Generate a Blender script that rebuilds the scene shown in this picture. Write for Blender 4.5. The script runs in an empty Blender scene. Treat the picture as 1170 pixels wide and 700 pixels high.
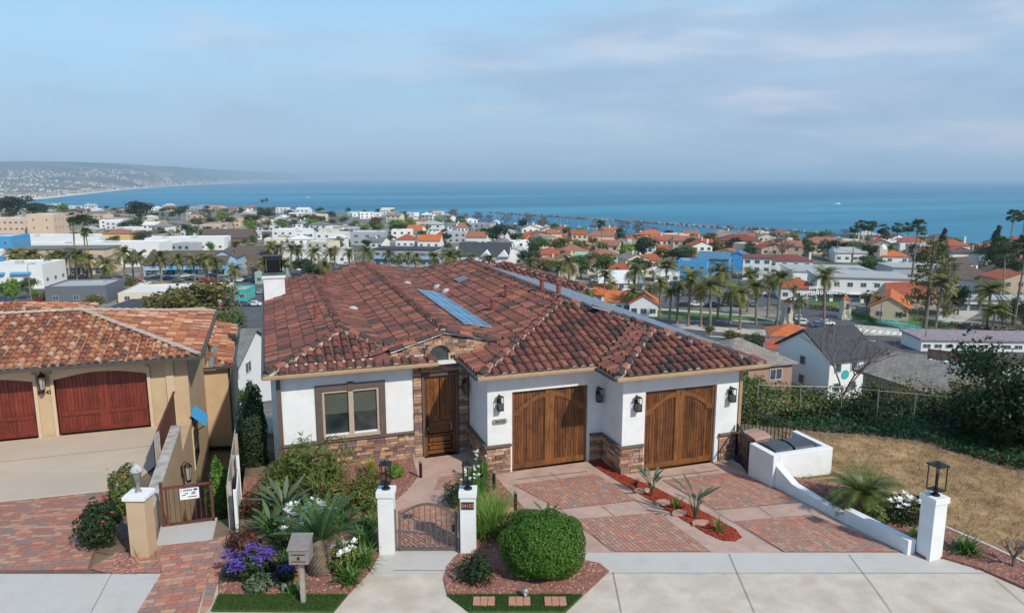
import bpy, bmesh, math, random
import numpy as np
from mathutils import Vector, Matrix
rnd = random.Random(7)
SC = bpy.context.scene
COL = SC.collection
R = math.radians

# ------------------------------------------------------------------ camera
F_PX = 822.0
PITCH = math.atan(146/822.0)
YAW = R(18.85)
CAM_H = 8.6
cam_d = bpy.data.cameras.new('camera')
cam_d.sensor_width = 36; cam_d.lens = F_PX/1170*36
cam_d.clip_start = 0.3; cam_d.clip_end = 90000
cam = bpy.data.objects.new('camera', cam_d); COL.objects.link(cam)
cam.location = (0, 0, CAM_H)
cam.rotation_euler = (R(90)-PITCH, 0, -YAW)
SC.camera = cam

# ------------------------------------------------------------------ light
SUN_EL = R(41)
fw = (math.sin(YAW), math.cos(YAW)); rt = (math.cos(YAW), -math.sin(YAW))
_h = (.66, -.75)
tosun = (_h[0]*rt[0]+_h[1]*fw[0], _h[0]*rt[1]+_h[1]*fw[1])
SUN_AZ = math.atan2(tosun[0], tosun[1])          # clockwise from +Y
SUN_STRENGTH = 4.1
SKY_STRENGTH = 0.10
SC.view_settings.view_transform = 'Standard'
SC.view_settings.look = 'None'
SC.view_settings.gamma = 1
SC.view_settings.exposure = 0.03
SC.view_settings.use_curve_mapping = False
w = bpy.data.worlds.new('World'); SC.world = w; w.use_nodes = True
nt = w.node_tree; nt.nodes.clear()
def N(nt, t, **k):
    n = nt.nodes.new(t)
    for a, b in k.items():
        if a == 'inp':
            for i, v in b.items(): n.inputs[i].default_value = v
        else: setattr(n, a, b)
    return n
L = lambda nt, a, b: nt.links.new(a, b)
def ramp(nt, stops, interp='LINEAR'):
    r = nt.nodes.new('ShaderNodeValToRGB'); e = r.color_ramp.elements
    r.color_ramp.interpolation = interp
    while len(e) > 1: e.remove(e[-1])
    e[0].position = stops[0][0]; e[0].color = (*stops[0][1], 1)
    for p, c in stops[1:]:
        q = e.new(p); q.color = (*c, 1)
    return r
def g3(v): return (v, v, v)
sky = N(nt, 'ShaderNodeTexSky', sky_type='NISHITA', sun_disc=False)
sky.sun_elevation = SUN_EL; sky.sun_rotation = SUN_AZ
sky.air_density = 1.0; sky.dust_density = 0.6; sky.ozone_density = 2.0; sky.altitude = 60
tc = N(nt, 'ShaderNodeTexCoord')
# thin layered marine cloud: noise stretched along the horizon, denser to the low middle
vs = N(nt, 'ShaderNodeSeparateXYZ'); L(nt, tc.outputs['Generated'], vs.inputs[0])
mp = N(nt, 'ShaderNodeMapping'); mp.inputs['Scale'].default_value = (1.7, 1.7, 9.0); mp.inputs['Location'].default_value = (3.1, .7, .35)
L(nt, tc.outputs['Generated'], mp.inputs[0])
n1 = N(nt, 'ShaderNodeTexNoise', inp={'Scale': 1.7, 'Detail': 9, 'Roughness': .58, 'Distortion': .45}); L(nt, mp.outputs[0], n1.inputs['Vector'])
zband = ramp(nt, [(0, g3(.5)), (.04, g3(.52)), (.10, g3(.60)), (.17, g3(.62)), (.24, g3(.40)), (.45, g3(.18)), (1, g3(0))], 'EASE')
L(nt, vs.outputs['Z'], zband.inputs[0])
azw = N(nt, 'ShaderNodeVectorMath', operation='DOT_PRODUCT'); azw.inputs[1].default_value = (rt[0], rt[1], 0)
L(nt, tc.outputs['Generated'], azw.inputs[0])
azr = N(nt, 'ShaderNodeMapRange', inp={1: -.75, 2: .6, 3: -.20, 4: .15}); L(nt, azw.outputs['Value'], azr.inputs[0])
ad = N(nt, 'ShaderNodeMath', operation='ADD'); L(nt, n1.outputs[0], ad.inputs[0]); L(nt, zband.outputs[0], ad.inputs[1])
ad2 = N(nt, 'ShaderNodeMath', operation='ADD'); L(nt, ad.outputs[0], ad2.inputs[0]); L(nt, azr.outputs[0], ad2.inputs[1])
cov = N(nt, 'ShaderNodeMapRange', interpolation_type='SMOOTHSTEP', inp={1: .90, 2: 1.28, 3: 0, 4: .72}); L(nt, ad2.outputs[0], cov.inputs[0])
# cloud tint varies softly: mauve-grey shade to pale lit tops
n2 = N(nt, 'ShaderNodeTexNoise', inp={'Scale': 2.6, 'Detail': 5, 'Roughness': .5}); L(nt, mp.outputs[0], n2.inputs['Vector'])
ccol = ramp(nt, [(.36, (3.5, 4.6, 6.5)), (.5, (4.4, 5.3, 7.0)), (.62, (6.2, 6.5, 7.6))]); L(nt, n2.outputs[0], ccol.inputs[0])
# the clear part behind: nishita plus a milky veil
veil = N(nt, 'ShaderNodeMix', data_type='RGBA'); veil.inputs[0].default_value = .7
L(nt, sky.outputs[0], veil.inputs[6])
vcol = ramp(nt, [(0, (3.0, 4.7, 7.0)), (.06, (3.6, 5.6, 8.0)), (.16, (4.7, 7.7, 10.3)), (.3, (4.2, 7.7, 11.0)), (.5, (3.4, 6.2, 9.4)), (1, (2.2, 4.2, 7.5))]); L(nt, vs.outputs['Z'], vcol.inputs[0])
L(nt, vcol.outputs[0], veil.inputs[7])
mx = N(nt, 'ShaderNodeMix', data_type='RGBA'); L(nt, cov.outputs[0], mx.inputs[0]); L(nt, veil.outputs[2], mx.inputs[6]); L(nt, ccol.outputs[0], mx.inputs[7])
bg = N(nt, 'ShaderNodeBackground', inp={'Strength': SKY_STRENGTH}); L(nt, mx.outputs[2], bg.inputs[0])
wo = N(nt, 'ShaderNodeOutputWorld'); L(nt, bg.outputs[0], wo.inputs[0])
sd = bpy.data.lights.new('sun', 'SUN'); sd.energy = SUN_STRENGTH; sd.angle = R(1.2); sd.color = (1, .93, .82)
sun = bpy.data.objects.new('sun', sd); COL.objects.link(sun)
sun.rotation_euler = (R(90)-SUN_EL, 0, math.pi-SUN_AZ)
sun.location = (20, -20, 60)
SC.cycles.max_bounces = 6; SC.cycles.diffuse_bounces = 3; SC.cycles.glossy_bounces = 3
SC.cycles.transmission_bounces = 4; SC.cycles.volume_bounces = 0; SC.cycles.transparent_max_bounces = 8

# ------------------------------------------------------------------ pixel -> place in the world
cp, sp = math.cos(PITCH), math.sin(PITCH)
def ray(px, py):
    u = px-585; v = py-350; f = F_PX*cp-v*sp; d = -(v*cp+F_PX*sp)
    return (rt[0]*u+fw[0]*f, rt[1]*u+fw[1]*f, d)
def Zp(px, py, z=0):
    r = ray(px, py); t = (z-CAM_H)/r[2]; return Vector((r[0]*t, r[1]*t, z))
def Yp(px, py, y):
    r = ray(px, py); t = y/r[1]; return Vector((r[0]*t, y, CAM_H+r[2]*t))
def Xp(px, py, x):
    r = ray(px, py); t = x/r[0]; return Vector((x, r[1]*t, CAM_H+r[2]*t))
def UD(u, d, z=0): return Vector((u*rt[0]+d*fw[0], u*rt[1]+d*fw[1], z))
def toUD(x, y): return (x*rt[0]+y*rt[1], x*fw[0]+y*fw[1])
def proj(p):
    a = p[0]*rt[0]+p[1]*rt[1]; b = p[0]*fw[0]+p[1]*fw[1]; c = p[2]-CAM_H
    zc = b*cp-c*sp; yc = b*sp+c*cp
    return 585+F_PX*a/zc, 350-F_PX*yc/zc
def g_near(x, y):
    d = x*fw[0]+y*fw[1]
    return min(.35, max(0., .35*(20.2-d)/5.3))
def G(px, py):
    z = 0
    for i in range(25):
        p = Zp(px, py, z); z = g_near(p.x, p.y)
    return Vector((p.x, p.y, z))
def lerp_tab(t, x):
    if x <= t[0][0]: return t[0][1]
    for (a, b), (c, d) in zip(t, t[1:]):
        if x <= c: return b+(d-b)*(x-a)/(c-a)
    return t[-1][1]
SEA = -75.0
HILL = [(20.2, 0), (24, -.35), (30, -2.6), (55, -10), (82, -17), (120, -24.5), (150, -27.5), (170, -28.3), (420, -30), (1200, -33)]
BLUFF = [(-400, 1250), (0, 1100), (200, 1050), (300, 950), (450, 860), (560, 600), (620, 520), (760, 480), (900, 470), (1000, 440), (1170, 425), (1700, 420)]
def azpx(u, d): return 585+F_PX/cp*u/max(d, 1)*.985
def terr(x, y):
    u, d = toUD(x, y)
    if d < 20.2: return g_near(x, y)
    b = lerp_tab(BLUFF, azpx(u, d))
    z = lerp_tab(HILL, d)
    if d > b: z = max(-77, z-(d-b)*.9)
    return z
def T(px, py, zmin=None):
    """ground point seen at a pixel: march the ray over the terrain"""
    r = Vector(ray(px, py)); h = math.hypot(r.x, r.y); r = r/h
    t = 12.0
    while t < 9000:
        p = Vector((0, 0, CAM_H))+r*t
        zt = max(terr(p.x, p.y), SEA)
        if p.z <= zt: break
        t += max(.15, t*.004)
    return Vector((p.x, p.y, zt))

# ------------------------------------------------------------------ scene helpers
BASE = {}
REG = []
def cname(n):
    return n
def tag(o, label=None, cat=None, group=None, kind=None):
    if label: o['label'] = label
    if cat: o['category'] = cat
    if group: o['group'] = group
    if kind: o['kind'] = kind
    return o
def thing(name, label, cat, loc=(0, 0, 0), rz=0, group=None, auto=False):
    o = bpy.data.objects.new(name, None); COL.objects.link(o)
    o.empty_display_size = .2
    o.location = loc; o.rotation_euler = (0, 0, rz)
    tag(o, label, cat, group)
    BASE[o.name] = (Vector(loc), rz)
    if auto: REG.append(o)
    return o
def link_mesh(name, me, parent=None, loc=None):
    o = bpy.data.objects.new(name, me); COL.objects.link(o)
    if parent: o.parent = parent
    if loc is not None: o.location = loc
    return o
def smooth(me, on=True):
    me.polygons.foreach_set('use_smooth', [on]*len(me.polygons))
class MB:
    def __init__(s): s.v = []; s.f = []; s.m = []; s.cm = 0
    def add(s, vs, fs):
        o = len(s.v); s.v += [tuple(v) for v in vs]
        s.f += [tuple(i+o for i in f) for f in fs]; s.m += [s.cm]*len(fs); return s
    def box(s, x0, x1, y0, y1, z0, z1):
        return s.add([(x0,y0,z0),(x1,y0,z0),(x1,y1,z0),(x0,y1,z0),(x0,y0,z1),(x1,y0,z1),(x1,y1,z1),(x0,y1,z1)],
                     [(0,3,2,1),(4,5,6,7),(0,1,5,4),(1,2,6,5),(2,3,7,6),(3,0,4,7)])
    def obox(s, c, sx, sy, sz, rz=0, rx=0, ry=0):
        M = Matrix.Translation(Vector(c)) @ Matrix.Rotation(rz,4,'Z') @ Matrix.Rotation(rx,4,'X') @ Matrix.Rotation(ry,4,'Y')
        vs = [M @ Vector((i*sx/2, j*sy/2, k*sz/2)) for k in (-1,1) for j in (-1,1) for i in (-1,1)]
        return s.add(vs, [(0,2,3,1),(4,5,7,6),(0,1,5,4),(1,3,7,5),(3,2,6,7),(2,0,4,6)])
    def bar(s, a, b, w, h=None):
        """square bar from a to b"""
        a = Vector(a); b = Vector(b); h = h or w
        d = (b-a).normalized(); up = Vector((0,0,1)) if abs(d.z) < .95 else Vector((1,0,0))
        r = d.cross(up).normalized(); q = r.cross(d).normalized()
        vs = [p+r*(i*w/2)+q*(j*h/2) for p in (a, b) for i, j in ((-1,-1),(1,-1),(1,1),(-1,1))]
        return s.add(vs, [(0,1,2,3),(7,6,5,4),(0,4,5,1),(1,5,6,2),(2,6,7,3),(3,7,4,0)])
    def quad(s, a, b, c, d): return s.add([a, b, c, d], [(0,1,2,3)])
    def poly(s, pts): return s.add(pts, [tuple(range(len(pts)))])
    def prism(s, pts, z0, z1):
        n = len(pts)
        f0 = z0 if callable(z0) else (lambda x, y: z0); f1 = z1 if callable(z1) else (lambda x, y: z1)
        vs = [(p[0], p[1], f0(p[0], p[1])) for p in pts]+[(p[0], p[1], f1(p[0], p[1])) for p in pts]
        return s.add(vs, [tuple(range(n))[::-1], tuple(range(n, 2*n))]+[(i, (i+1) % n, (i+1) % n+n, i+n) for i in range(n)])
    def vprism(s, pts, y0, y1, ax='y'):
        """outline in (x,z) swept along y (or (y,z) along x)"""
        n = len(pts)
        mk = (lambda p, q: (p[0], q, p[1])) if ax == 'y' else (lambda p, q: (q, p[0], p[1]))
        vs = [mk(p, y0) for p in pts]+[mk(p, y1) for p in pts]
        return s.add(vs, [tuple(range(n))[::-1], tuple(range(n, 2*n))]+[(i, (i+1) % n, (i+1) % n+n, i+n) for i in range(n)])
    def tube(s, path, rad, n=6, cap=True):
        path = [Vector(p) for p in path]; m = len(path)
        rad = rad if isinstance(rad, (list, tuple)) else [rad]*m
        vs = []
        for i, p in enumerate(path):
            d = (path[min(i+1, m-1)]-path[max(i-1, 0)]).normalized()
            up = Vector((0,0,1)) if abs(d.z) < .9 else Vector((1,0,0))
            r = d.cross(up).normalized(); q = r.cross(d)
            for k in range(n):
                a = 2*math.pi*k/n; vs.append(p+(r*math.cos(a)+q*math.sin(a))*rad[i])
        fs = [(i*n+k, i*n+(k+1) % n, (i+1)*n+(k+1) % n, (i+1)*n+k) for i in range(m-1) for k in range(n)]
        if cap: fs += [tuple(range(n))[::-1], tuple(range((m-1)*n, m*n))]
        return s.add(vs, fs)
    def lathe(s, prof, c=(0,0,0), n=12):
        vs = []
        for r_, z in prof:
            for k in range(n):
                a = 2*math.pi*k/n; vs.append((c[0]+r_*math.cos(a), c[1]+r_*math.sin(a), c[2]+z))
        m = len(prof)
        fs = [(i*n+k, i*n+(k+1) % n, (i+1)*n+(k+1) % n, (i+1)*n+k) for i in range(m-1) for k in range(n)]
        fs += [tuple(range(n))[::-1], tuple(range((m-1)*n, m*n))]
        return s.add(vs, fs)
    def mesh(s, name, mats, off=None, rz=0, sm=False):
        me = bpy.data.meshes.new(name)
        V = np.array(s.v, dtype=float) if s.v else np.zeros((0, 3))
        if off is not None: V = V-np.array(off)
        if rz:
            c, q = math.cos(-rz), math.sin(-rz); V = np.stack([V[:,0]*c-V[:,1]*q, V[:,0]*q+V[:,1]*c, V[:,2]], 1)
        me.from_pydata(V.tolist(), [], s.f)
        if not isinstance(mats, (list, tuple)): mats = [mats]
        for m in mats: me.materials.append(m)
        if len(mats) > 1: me.polygons.foreach_set('material_index', s.m)
        if sm: smooth(me)
        me.update(); return me
    def build(s, name, mats, parent=None, loc=None, sm=False, bevel=0):
        if parent is not None:
            b, rz = BASE[parent.name]; me = s.mesh(name, mats, b, rz, sm); o = link_mesh(name, me, parent)
            if rz == 0 or True: BASE[o.name] = (b, rz)
        else:
            loc = Vector(loc if loc is not None else (0, 0, 0)); me = s.mesh(name, mats, loc, 0, sm)
            o = link_mesh(name, me, None, loc); BASE[o.name] = (loc, 0)
        if bevel:
            m = o.modifiers.new('bevel', 'BEVEL'); m.width = bevel; m.segments = 2; m.limit_method = 'ANGLE'
        return o
def pieces(mb, name, mats, parent, step=1, local=False, **k):
    """one object per run of 6*step faces (boxes) of mb"""
    n = len(mb.f)//(6*step)
    for i in range(n):
        q = MB(); q.v = mb.v[i*8*step:(i+1)*8*step]; q.f = [tuple(v-i*8*step for v in f) for f in mb.f[i*6*step:(i+1)*6*step]]; q.m = [0]*len(q.f)
        if local: link_mesh(name, q.mesh(name, mats), parent)
        else: q.build(name, mats, parent, **k)
def copy_tree(o, parent=None):
    c = o.copy(); COL.objects.link(c); c.parent = parent
    for ch in o.children: copy_tree(ch, c)
    return c
def fast_mesh(name, V, Fq, mat, sm=False):
    """V (n,3), Fq (m,4) arrays"""
    me = bpy.data.meshes.new(name)
    me.vertices.add(len(V)); me.vertices.foreach_set('co', np.asarray(V, dtype=np.float32).ravel())
    m, k = Fq.shape
    me.loops.add(m*k); me.loops.foreach_set('vertex_index', Fq.astype(np.int32).ravel())
    me.polygons.add(m); me.polygons.foreach_set('loop_start', np.arange(0, m*k, k, dtype=np.int32))
    try: me.polygons.foreach_set('loop_total', np.full(m, k, dtype=np.int32))
    except Exception: pass
    me.update(calc_edges=True)
    if sm: smooth(me)
    for q in (mat if isinstance(mat, (list, tuple)) else [mat]): me.materials.append(q)
    return me

# ------------------------------------------------------------------ materials
def new_mat(name):
    m = bpy.data.materials.new(name); m.use_nodes = True; nt = m.node_tree; nt.nodes.clear()
    b = N(nt, 'ShaderNodeBsdfPrincipled'); o = N(nt, 'ShaderNodeOutputMaterial'); L(nt, b.outputs[0], o.inputs[0])
    return m, nt, b
def mat(name, c, rough=.8, var=.12, scale=3., bump=0., bscale=60., metal=0., spec=.4, c2=None, isl=0., det=4, dirt=None, dscale=.7):
    """plain procedural: noise between c*(1-var) and c*(1+var) (or c..c2), optional per-piece change, stains and bump"""
    m, nt, b = new_mat(name)
    tcn = N(nt, 'ShaderNodeTexCoord')
    n = N(nt, 'ShaderNodeTexNoise', inp={'Scale': scale, 'Detail': det, 'Roughness': .6}); L(nt, tcn.outputs['Object'], n.inputs['Vector'])
    lo = tuple(x*(1-var) for x in c); hi = c2 if c2 else tuple(min(1, x*(1+var)) for x in c)
    r = ramp(nt, [(.3, lo), (.7, hi)]); L(nt, n.outputs[0], r.inputs[0])
    out = r.outputs[0]
    if dirt:
        n3 = N(nt, 'ShaderNodeTexNoise', inp={'Scale': dscale, 'Detail': 6, 'Roughness': .65}); L(nt, tcn.outputs['Object'], n3.inputs['Vector'])
        r3 = ramp(nt, [(.45, g3(0)), (.75, g3(.7))]); L(nt, n3.outputs[0], r3.inputs[0])
        mm = N(nt, 'ShaderNodeMix', data_type='RGBA'); L(nt, r3.outputs[0], mm.inputs[0]); L(nt, out, mm.inputs[6]); mm.inputs[7].default_value = (*dirt, 1)
        out = mm.outputs[2]
    if isl:
        ge = N(nt, 'ShaderNodeNewGeometry')
        mr = N(nt, 'ShaderNodeMapRange', inp={3: 1-isl, 4: 1+isl}); L(nt, ge.outputs['Random Per Island'], mr.inputs[0])
        vm = N(nt, 'ShaderNodeVectorMath', operation='SCALE'); L(nt, out, vm.inputs[0]); L(nt, mr.outputs[0], vm.inputs['Scale'])
        out = vm.outputs[0]
    L(nt, out, b.inputs['Base Color'])
    b.inputs['Roughness'].default_value = rough; b.inputs['Metallic'].default_value = metal
    b.inputs['Specular IOR Level'].default_value = spec
    if bump:
        nb = N(nt, 'ShaderNodeTexNoise', inp={'Scale': bscale, 'Detail': 3}); L(nt, tcn.outputs['Object'], nb.inputs['Vector'])
        bp = N(nt, 'ShaderNodeBump', inp={'Strength': bump, 'Distance': .01}); L(nt, nb.outputs[0], bp.inputs['Height']); L(nt, bp.outputs[0], b.inputs['Normal'])
    return m
def mat_pieces(name, cols, rough=.85, nscale=9, nvar=.25, spec=.2, bump=.3, bscale=40, lichen=None):
    """each loose piece takes one colour of a list"""
    m, nt, b = new_mat(name)
    ge = N(nt, 'ShaderNodeNewGeometry'); k = len(cols)
    r = ramp(nt, [(i/k, c) for i, c in enumerate(cols)], 'CONSTANT'); L(nt, ge.outputs['Random Per Island'], r.inputs[0])
    tcn = N(nt, 'ShaderNodeTexCoord'); n = N(nt, 'ShaderNodeTexNoise', inp={'Scale': nscale, 'Detail': 5, 'Roughness': .7}); L(nt, tcn.outputs['Object'], n.inputs['Vector'])
    mr = N(nt, 'ShaderNodeMapRange', inp={1: .25, 2: .75, 3: 1-nvar, 4: 1+nvar}); L(nt, n.outputs[0], mr.inputs[0])
    vm = N(nt, 'ShaderNodeVectorMath', operation='SCALE'); L(nt, r.outputs[0], vm.inputs[0]); L(nt, mr.outputs[0], vm.inputs['Scale'])
    out = vm.outputs[0]
    if lichen:
        n3 = N(nt, 'ShaderNodeTexNoise', inp={'Scale': 3.5, 'Detail': 8, 'Roughness': .75}); L(nt, tcn.outputs['Object'], n3.inputs['Vector'])
        r3 = ramp(nt, [(.55, g3(0)), (.68, g3(.55))]); L(nt, n3.outputs[0], r3.inputs[0])
        mm = N(nt, 'ShaderNodeMix', data_type='RGBA'); L(nt, r3.outputs[0], mm.inputs[0]); L(nt, out, mm.inputs[6]); mm.inputs[7].default_value = (*lichen, 1)
        out = mm.outputs[2]
    L(nt, out, b.inputs['Base Color'])
    b.inputs['Roughness'].default_value = rough; b.inputs['Specular IOR Level'].default_value = spec
    if bump:
        bp = N(nt, 'ShaderNodeBump', inp={'Strength': bump, 'Distance': .01}); L(nt, n.outputs[0], bp.inputs['Height']); L(nt, bp.outputs[0], b.inputs['Normal'])
    return m
def mat_wood(name, c, c2, dark, rough=.55, isl=.25):
    m, nt, b = new_mat(name)
    tcn = N(nt, 'ShaderNodeTexCoord'); mp = N(nt, 'ShaderNodeMapping'); mp.inputs['Scale'].default_value = (26, 26, 1.6); L(nt, tcn.outputs['Object'], mp.inputs[0])
    n = N(nt, 'ShaderNodeTexNoise', inp={'Scale': 1.0, 'Detail': 6, 'Roughness': .65, 'Distortion': .6}); L(nt, mp.outputs[0], n.inputs['Vector'])
    r = ramp(nt, [(.28, dark), (.45, c), (.68, c2)]); L(nt, n.outputs[0], r.inputs[0])
    n3 = N(nt, 'ShaderNodeTexNoise', inp={'Scale': 3.2, 'Detail': 5, 'Roughness': .7}); L(nt, tcn.outputs['Object'], n3.inputs['Vector'])
    r3 = ramp(nt, [(.46, g3(0)), (.72, g3(.75))]); L(nt, n3.outputs[0], r3.inputs[0])
    mm = N(nt, 'ShaderNodeMix', data_type='RGBA'); L(nt, r3.outputs[0], mm.inputs[0]); L(nt, r.outputs[0], mm.inputs[6]); mm.inputs[7].default_value = (*dark, 1)
    ge = N(nt, 'ShaderNodeNewGeometry'); mr = N(nt, 'ShaderNodeMapRange', inp={3: 1-isl, 4: 1+isl}); L(nt, ge.outputs['Random Per Island'], mr.inputs[0])
    vm = N(nt, 'ShaderNodeVectorMath', operation='SCALE'); L(nt, mm.outputs[2], vm.inputs[0]); L(nt, mr.outputs[0], vm.inputs['Scale'])
    L(nt, vm.outputs[0], b.inputs['Base Color']); b.inputs['Roughness'].default_value = rough
    bp = N(nt, 'ShaderNodeBump', inp={'Strength': .25, 'Distance': .006}); L(nt, n.outputs[0], bp.inputs['Height']); L(nt, bp.outputs[0], b.inputs['Normal'])
    return m
def mat_leaf(name, cols, rough=.55, objvar=.25, trans=.25, hue=0.0):
    """leaf colour per leaf from a list, whole-plant shift by object"""
    m = bpy.data.materials.new(name); m.use_nodes = True; nt = m.node_tree; nt.nodes.clear()
    ge = N(nt, 'ShaderNodeNewGeometry'); k = len(cols)
    r = ramp(nt, [(i/max(1, k-1), c) for i, c in enumerate(cols)]); L(nt, ge.outputs['Random Per Island'], r.inputs[0])
    oi = N(nt, 'ShaderNodeObjectInfo'); mr = N(nt, 'ShaderNodeMapRange', inp={3: 1-objvar, 4: 1+objvar}); L(nt, oi.outputs['Random'], mr.inputs[0])
    hs = N(nt, 'ShaderNodeHueSaturation'); L(nt, r.outputs[0], hs.inputs['Color']); L(nt, mr.outputs[0], hs.inputs['Value'])
    if hue:
        sub = N(nt, 'ShaderNodeMath', operation='MULTIPLY', inp={1: 7.31}); L(nt, oi.outputs['Random'], sub.inputs[0])
        fr = N(nt, 'ShaderNodeMath', operation='FRACT'); L(nt, sub.outputs[0], fr.inputs[0])
        m2 = N(nt, 'ShaderNodeMapRange', inp={3: .5-hue, 4: .5+hue*.5}); L(nt, fr.outputs[0], m2.inputs[0]); L(nt, m2.outputs[0], hs.inputs['Hue'])
    b = N(nt, 'ShaderNodeBsdfPrincipled'); L(nt, hs.outputs[0], b.inputs['Base Color']); b.inputs['Roughness'].default_value = rough
    b.inputs['Specular IOR Level'].default_value = .3
    o = N(nt, 'ShaderNodeOutputMaterial')
    if trans:
        t = N(nt, 'ShaderNodeBsdfTranslucent'); L(nt, hs.outputs[0], t.inputs[0])
        mi = N(nt, 'ShaderNodeMixShader'); mi.inputs[0].default_value = trans; L(nt, b.outputs[0], mi.inputs[1]); L(nt, t.outputs[0], mi.inputs[2]); L(nt, mi.outputs[0], o.inputs[0])
    else: L(nt, b.outputs[0], o.inputs[0])
    return m
M = {}
M['white'] = mat('white_stucco', (.72, .725, .72), .9, .05, 2.5, .5, 90, dirt=(.56, .55, .52), dscale=1.4)
M['white_old'] = mat('white_painted_concrete', (.72, .73, .73), .85, .05, 2, .3, 60, dirt=(.52, .5, .47), dscale=1.2)
M['tan'] = mat('tan_stucco', (.50, .36, .225), .9, .07, 1.6, .35, 80, dirt=(.38, .27, .17), dscale=.9)
M['tanlight'] = mat('tan_trim', (.55, .42, .28), .85, .06, 3, .2)
M['stone'] = mat_pieces('ledger_stone', [(.37,.21,.125),(.26,.16,.115),(.45,.27,.165),(.19,.13,.115),(.40,.24,.165),(.29,.155,.10),(.22,.15,.15),(.50,.33,.22),(.15,.10,.09),(.32,.21,.165)], .9, 18, .3, bump=.5)
M['stoneback'] = mat('stone_mortar_back', (.10, .075, .06), .95)
M['brown'] = mat('brown_trim_paint', (.115, .082, .07), .65, .12, 8)
M['beige_frame'] = mat('beige_window_frame', (.42, .33, .25), .5, .06, 8)
M['copper'] = mat('tan_gutter_paint', (.36, .235, .13), .5, .12, 4)
M['darkgut'] = mat('dark_gutter_paint', (.07, .065, .06), .5, .12, 4)
M['wood'] = mat_wood('stained_garage_wood', (.115, .040, .010), (.215, .078, .020), (.025, .011, .006))
M['woodtrim'] = mat_wood('stained_trim_wood', (.17, .062, .015), (.26, .10, .028), (.06, .024, .009), isl=.12)
M['doorwood'] = mat_wood('entry_door_wood', (.16, .055, .015), (.25, .10, .028), (.05, .018, .008), .4)
M['redwood'] = mat_wood('red_garage_wood', (.15, .022, .012), (.22, .036, .018), (.06, .010, .007), .5, .15)
M['tile'] = mat_pieces('clay_roof_tile', [(.16,.067,.050),(.205,.082,.058),(.115,.058,.050),(.185,.068,.055),(.25,.10,.068),(.145,.060,.050),(.066,.048,.044),(.18,.074,.062),(.225,.084,.060),(.085,.054,.047),(.155,.062,.054),(.28,.11,.072)], .85, 7, .35, lichen=(.075,.062,.052))
M['tilend'] = mat_pieces('tile_mortar_plug', [(.28,.22,.17),(.10,.08,.07),(.36,.30,.24),(.15,.11,.09)], .95)
M['mortar'] = mat('ridge_mortar', (.50, .44, .37), .95, .3, 6, .4)
M['tile2'] = mat_pieces('orange_roof_tile', [(.38,.145,.070),(.31,.11,.058),(.44,.20,.105),(.23,.09,.06),(.48,.26,.155),(.36,.13,.068),(.27,.10,.062),(.40,.175,.095),(.17,.085,.065),(.52,.33,.22)], .85, 7, .25, lichen=(.2,.13,.09))
M['paver'] = mat_pieces('clay_pavers', [(.44,.20,.14),(.40,.175,.125),(.47,.235,.165),(.38,.22,.165),(.31,.225,.19),(.46,.28,.20),(.48,.215,.14),(.35,.215,.175),(.42,.205,.15),(.40,.245,.185)], .9, 14, .2, bump=.3)
M['paver2'] = mat_pieces('terracotta_pavers', [(.42,.18,.12),(.36,.15,.11),(.46,.235,.155),(.30,.17,.14),(.25,.18,.16),(.44,.27,.185),(.39,.165,.12),(.33,.19,.155)], .9, 14, .2, bump=.3)
M['joint'] = mat('paver_joint_sand', (.15, .09, .07), .95, .2, 12)
M['pinkcon'] = mat('pink_stamped_concrete', (.47, .32, .255), .8, .12, 1.6, .3, 40, dirt=(.32, .20, .16), dscale=2.2)
M['concrete'] = mat('old_concrete', (.52, .455, .375), .85, .14, 2.1, .4, 70, dirt=(.44, .33, .235), dscale=1.7)
M['concrete2'] = mat('grey_concrete', (.50, .475, .44), .85, .11, 1.5, .4, 70, dirt=(.36, .32, .27), dscale=1.5)
M['nbrcon'] = mat('beige_driveway_concrete', (.50, .405, .31), .85, .08, 1.2, .3, 70, dirt=(.40, .32, .26), dscale=.6)
M['jointline'] = mat('concrete_joint', (.15, .125, .10), .95)
M['soil'] = mat('soil', (.16, .10, .07), 1, .3, 3, .6, 30)
M['gravel'] = mat_pieces('red_lava_gravel', [(.30,.13,.10),(.38,.19,.14),(.20,.09,.075),(.44,.26,.20),(.16,.08,.07),(.33,.15,.11)], .95, 20, .25)
M['gravelbase'] = mat('gravel_base', (.24, .11, .08), 1, .35, 25, .8, 60)
M['mulch'] = mat_pieces('red_mulch_chips', [(.24,.028,.014),(.32,.045,.02),(.16,.02,.012),(.28,.06,.03)], .95, 20, .25)
M['mulchbase'] = mat('red_mulch', (.20, .028, .016), 1, .4, 30, .8, 60)
M['turf'] = mat('turf', (.045, .095, .022), .9, .3, 8, .8, 120)
M['blade'] = mat_leaf('grass_blades', [(.05,.11,.02),(.09,.16,.035),(.07,.13,.03)])
M['drygrass'] = mat('dry_mown_grass', (.25, .145, .065), 1, .30, 1.9, .9, 45, c2=(.50, .32, .155), dirt=(.15, .095, .05), dscale=.55, det=9)
M['straw'] = mat_leaf('dry_straw', [(.24,.15,.07),(.42,.28,.14),(.33,.20,.09),(.52,.37,.20)], .8, 0, .1)
M['iron'] = mat('black_iron', (.018, .018, .02), .45, .2, 10, metal=.3)
M['ironbrown'] = mat('bronze_iron', (.16, .115, .09), .5, .2, 10, metal=.3)
M['rustiron'] = mat('rusty_iron', (.11, .035, .022), .7, .4, 12)
M['glasslamp'] = mat('lantern_glass', (.35, .33, .28), .15, .1, 3, spec=.8)
M['grey_metal'] = mat('grey_metal', (.30, .29, .28), .45, .1, 6, metal=.5)
M['zinc'] = mat('weathered_metal_box', (.27, .235, .21), .5, .18, 7, metal=.3)
M['blue_panel'] = None
M['trunk'] = mat('bark', (.17, .12, .085), .95, .35, 9, .7, 30)
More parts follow.
